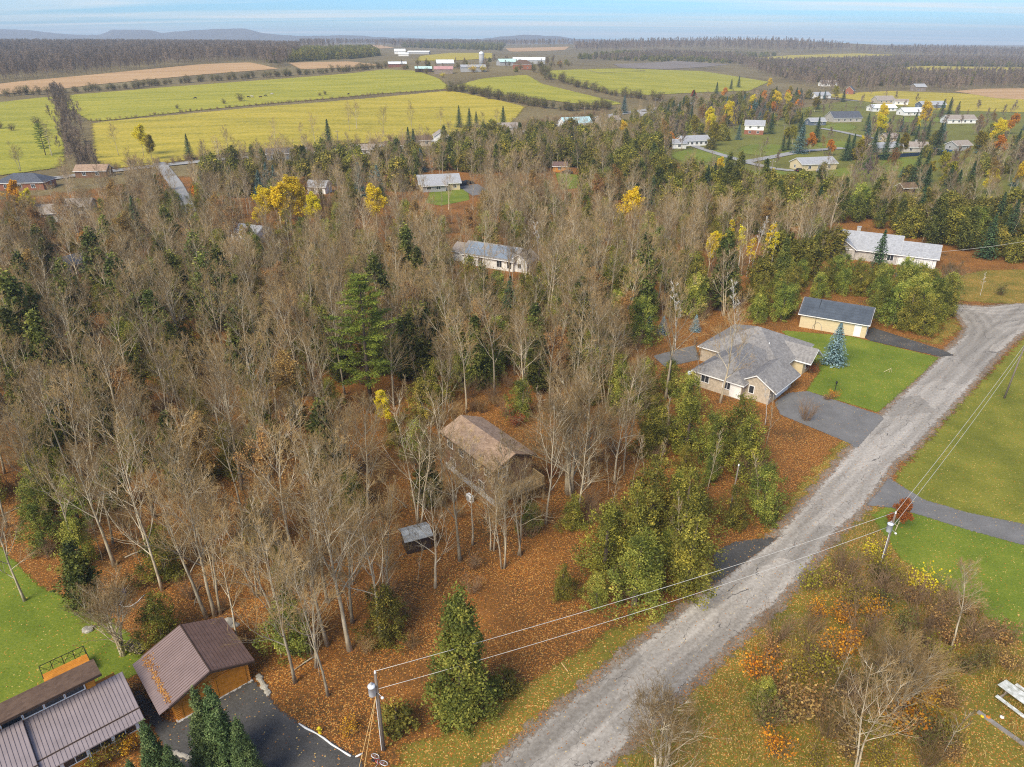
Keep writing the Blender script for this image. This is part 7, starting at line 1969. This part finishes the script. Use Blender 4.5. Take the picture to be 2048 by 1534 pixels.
far_wood('far_woods', 'grey trees along the far fields behind the farm', [(600, 100), (760, 98), (1000, 92), (1150, 94), (1150, 88), (900, 85), (600, 88)], 17, 77, 'far_bare', 1.0, 1.5, 2200)
far_wood('far_woods', 'grey trees along the far fields on the right', [(1700, 112), (2200, 118), (2200, 102), (1900, 100), (1720, 102)], 17, 78, 'far_bare', 1.0, 1.4, 2500)

# ---- fallen branches and a firewood pile
random.seed(91)
for x, y in darts(WOODS, 9.5, 191):
    if math.hypot(x, y) > 105: continue
    o = empty('fallen_branch', (x, y, .08), random.uniform(0, 6.28)); w_ = where(x, y)
    ln = random.uniform(2.0, 5.5); d_ = Vector((1, 0, 0)); pts = [Vector((0, 0, 0))]
    for k in range(5): d_ = (d_ + Vector((0, random.uniform(-.25, .25), random.uniform(-.02, .03)))).normalized(); pts.append(pts[-1] + d_ * ln / 5)
    MB().tube(pts, [.085, .08, .07, .055, .04, .02], 6).build('stem', B_grey, o, True)
    for k in range(3):
        q_ = pts[2 + k % 3]; e_ = q_ + Vector((random.uniform(.3, .9), random.uniform(-.8, .8), random.uniform(0, .35))); MB().tube([q_, e_], [.03, .012], 4).build('twig', B_grey, o)
    tag(o, 'fallen pale branch lying in the leaves ' + w_, 'branch', 'fallen branches ' + w_)
q = at(268, 1298); fp = empty('firewood_pile', (q[0], q[1], 0), A42 + .5); tag(fp, 'low firewood pile at the back corner of the orange garage', 'firewood')
for r_ in range(3):
    for k in range(8 - r_): MB().tube([(-.4 + random.uniform(-.04, .04), -1 + k * .26 + r_ * .13, .12 + r_ * .22), (.4, -1 + k * .26 + r_ * .13, .12 + r_ * .22)], .12, 7).build('log', B_dark if k % 2 else B_grey, fp)

# ---- fallen leaves lying loose on grass, road edge and roofs
LV = MB(); random.seed(77)
M_leafs = leaf_mat('loose_fallen_leaves', [(0.0, (0.20, 0.07, 0.02)), (0.4, (0.44, 0.19, 0.04)), (0.7, (0.56, 0.33, 0.10)), (1.0, (0.66, 0.48, 0.20))], 0, .1)
g = np.random.default_rng(5)
P_ = np.asarray(atp([(-60, 1060), (850, 1000), (1250, 960), (1650, 880), (1860, 960), (2100, 1130), (2100, 1600), (-60, 1600)]))
X = g.uniform(P_[:, 0].min(), P_[:, 0].max(), 46000); Y = g.uniform(P_[:, 1].min(), P_[:, 1].max(), 46000)
ok = poly_dist(P_, X, Y) > 0
rd = poly_dist(np.asarray(ROAD_P), X, Y)
keepn = [P for nm, P in KEEP if nm in ('driveway', 'path', 'lawn')]
thin = np.zeros(len(X), bool)
for P in keepn: thin |= poly_dist(P, X, Y) > 0.3
pr = np.where(rd > 0.4, 0.05, np.where(thin, 0.05, 0.85))
ok &= g.random(len(X)) < pr
for (fx_, fy_, r_) in FOOT: ok &= ((X - fx_) ** 2 + (Y - fy_) ** 2 > (r_ * .8) ** 2)
for x, y in zip(X[ok], Y[ok]):
    leaf_quad(LV, Vector((x, y, .075 + random.random() * .03)), Vector((random.gauss(0, .35), random.gauss(0, .35), 1)), random.uniform(.07, .13), random.random() * .85, aspect=.75)
o = link('fallen_leaves', LV.mesh('fallen_leaves', M_leafs, False, False)); tag(o, 'loose orange and tan leaves strewn over grass and road edge', 'leaves', kind='stuff')
# tall dry grass of the rough roadside
DG = MB(); random.seed(123)
P_ = np.asarray(atp(V_R)); X = g.uniform(P_[:, 0].min(), P_[:, 0].max(), 60000); Y = g.uniform(P_[:, 1].min(), P_[:, 1].max(), 60000)
ok = (poly_dist(P_, X, Y) > .8) & (Y > 18) & (poly_dist(np.asarray(ROAD_P), X, Y) < -1.2)
for P in keepn: ok &= poly_dist(P, X, Y) < -.3
for x, y in zip(X[ok], Y[ok]):
    if mnoise.noise((x * .22, y * .22, 5)) < -.02 or len(DG.f) > 24000: continue
    b0 = Vector((x, y, 0)); hgt = random.uniform(.25, .75); ln_ = Vector((random.gauss(0, .22), random.gauss(0, .22), 1)) * hgt; sd_ = perp(Vector((0, 0, 1))) * .022; sd_.z = 0
    DG.quad(tuple(b0 - sd_), tuple(b0 + sd_), tuple(b0 + ln_ + sd_ * .3), tuple(b0 + ln_ - sd_ * .3), random.random())
M_dg = leaf_mat('dry_grass_blades', [(0.0, (0.16, 0.13, 0.03)), (0.5, (0.36, 0.26, 0.07)), (1.0, (0.58, 0.45, 0.17))], 0, .2)
o = link('dry_grass', DG.mesh('dry_grass', M_dg, False, False)); tag(o, 'tall golden dry grass over the rough roadside verge', 'grass', kind='stuff')
# drift of leaves on the garage roof
LV = MB()
for k in range(420):
    t = random.random(); x = -0.42 + random.gauss(.15, .13) + .55 * (random.random() ** 3) * (1 if t > .6 else .2); y = -.5 + 6.3 * t
    xx = x; z = gh_g + (xx) * sl_g + .26 + .06
    LV_p = Vector((xx, y, z)); leaf_quad(LV, LV_p, Vector((random.gauss(0, .4) - .3, random.gauss(0, .4), 1)), random.uniform(.1, .17), random.random() * .7, aspect=.75)
o = link('leaf_drift', LV.mesh('leaf_drift', M_leafs, False, False)); o.location = (-27.37, 40.54, 0); o.rotation_euler = (0, 0, A42); tag(o, 'drift of orange leaves on the left slope of the garage roof', 'leaves', kind='stuff')

# ------------------------------------------------------------------ the air
M_haze = bpy.data.materials.new('haze'); M_haze.use_nodes = True
hn = M_haze.node_tree.nodes; hn.remove(hn['Principled BSDF'])
pv_ = hn.new('ShaderNodeVolumePrincipled'); pv_.inputs['Color'].default_value = (0.72, 0.84, 1.0, 1); pv_.inputs['Density'].default_value = HAZE
pv_.inputs['Anisotropy'].default_value = 0.0
M_haze.node_tree.links.new(pv_.outputs['Volume'], hn['Material Output'].inputs['Volume'])
o = MB().box(-13000, 13000, -400, 9800, -8, 175).build('haze', M_haze); tag(o, 'pale autumn haze hanging over the whole valley', 'haze', kind='stuff')
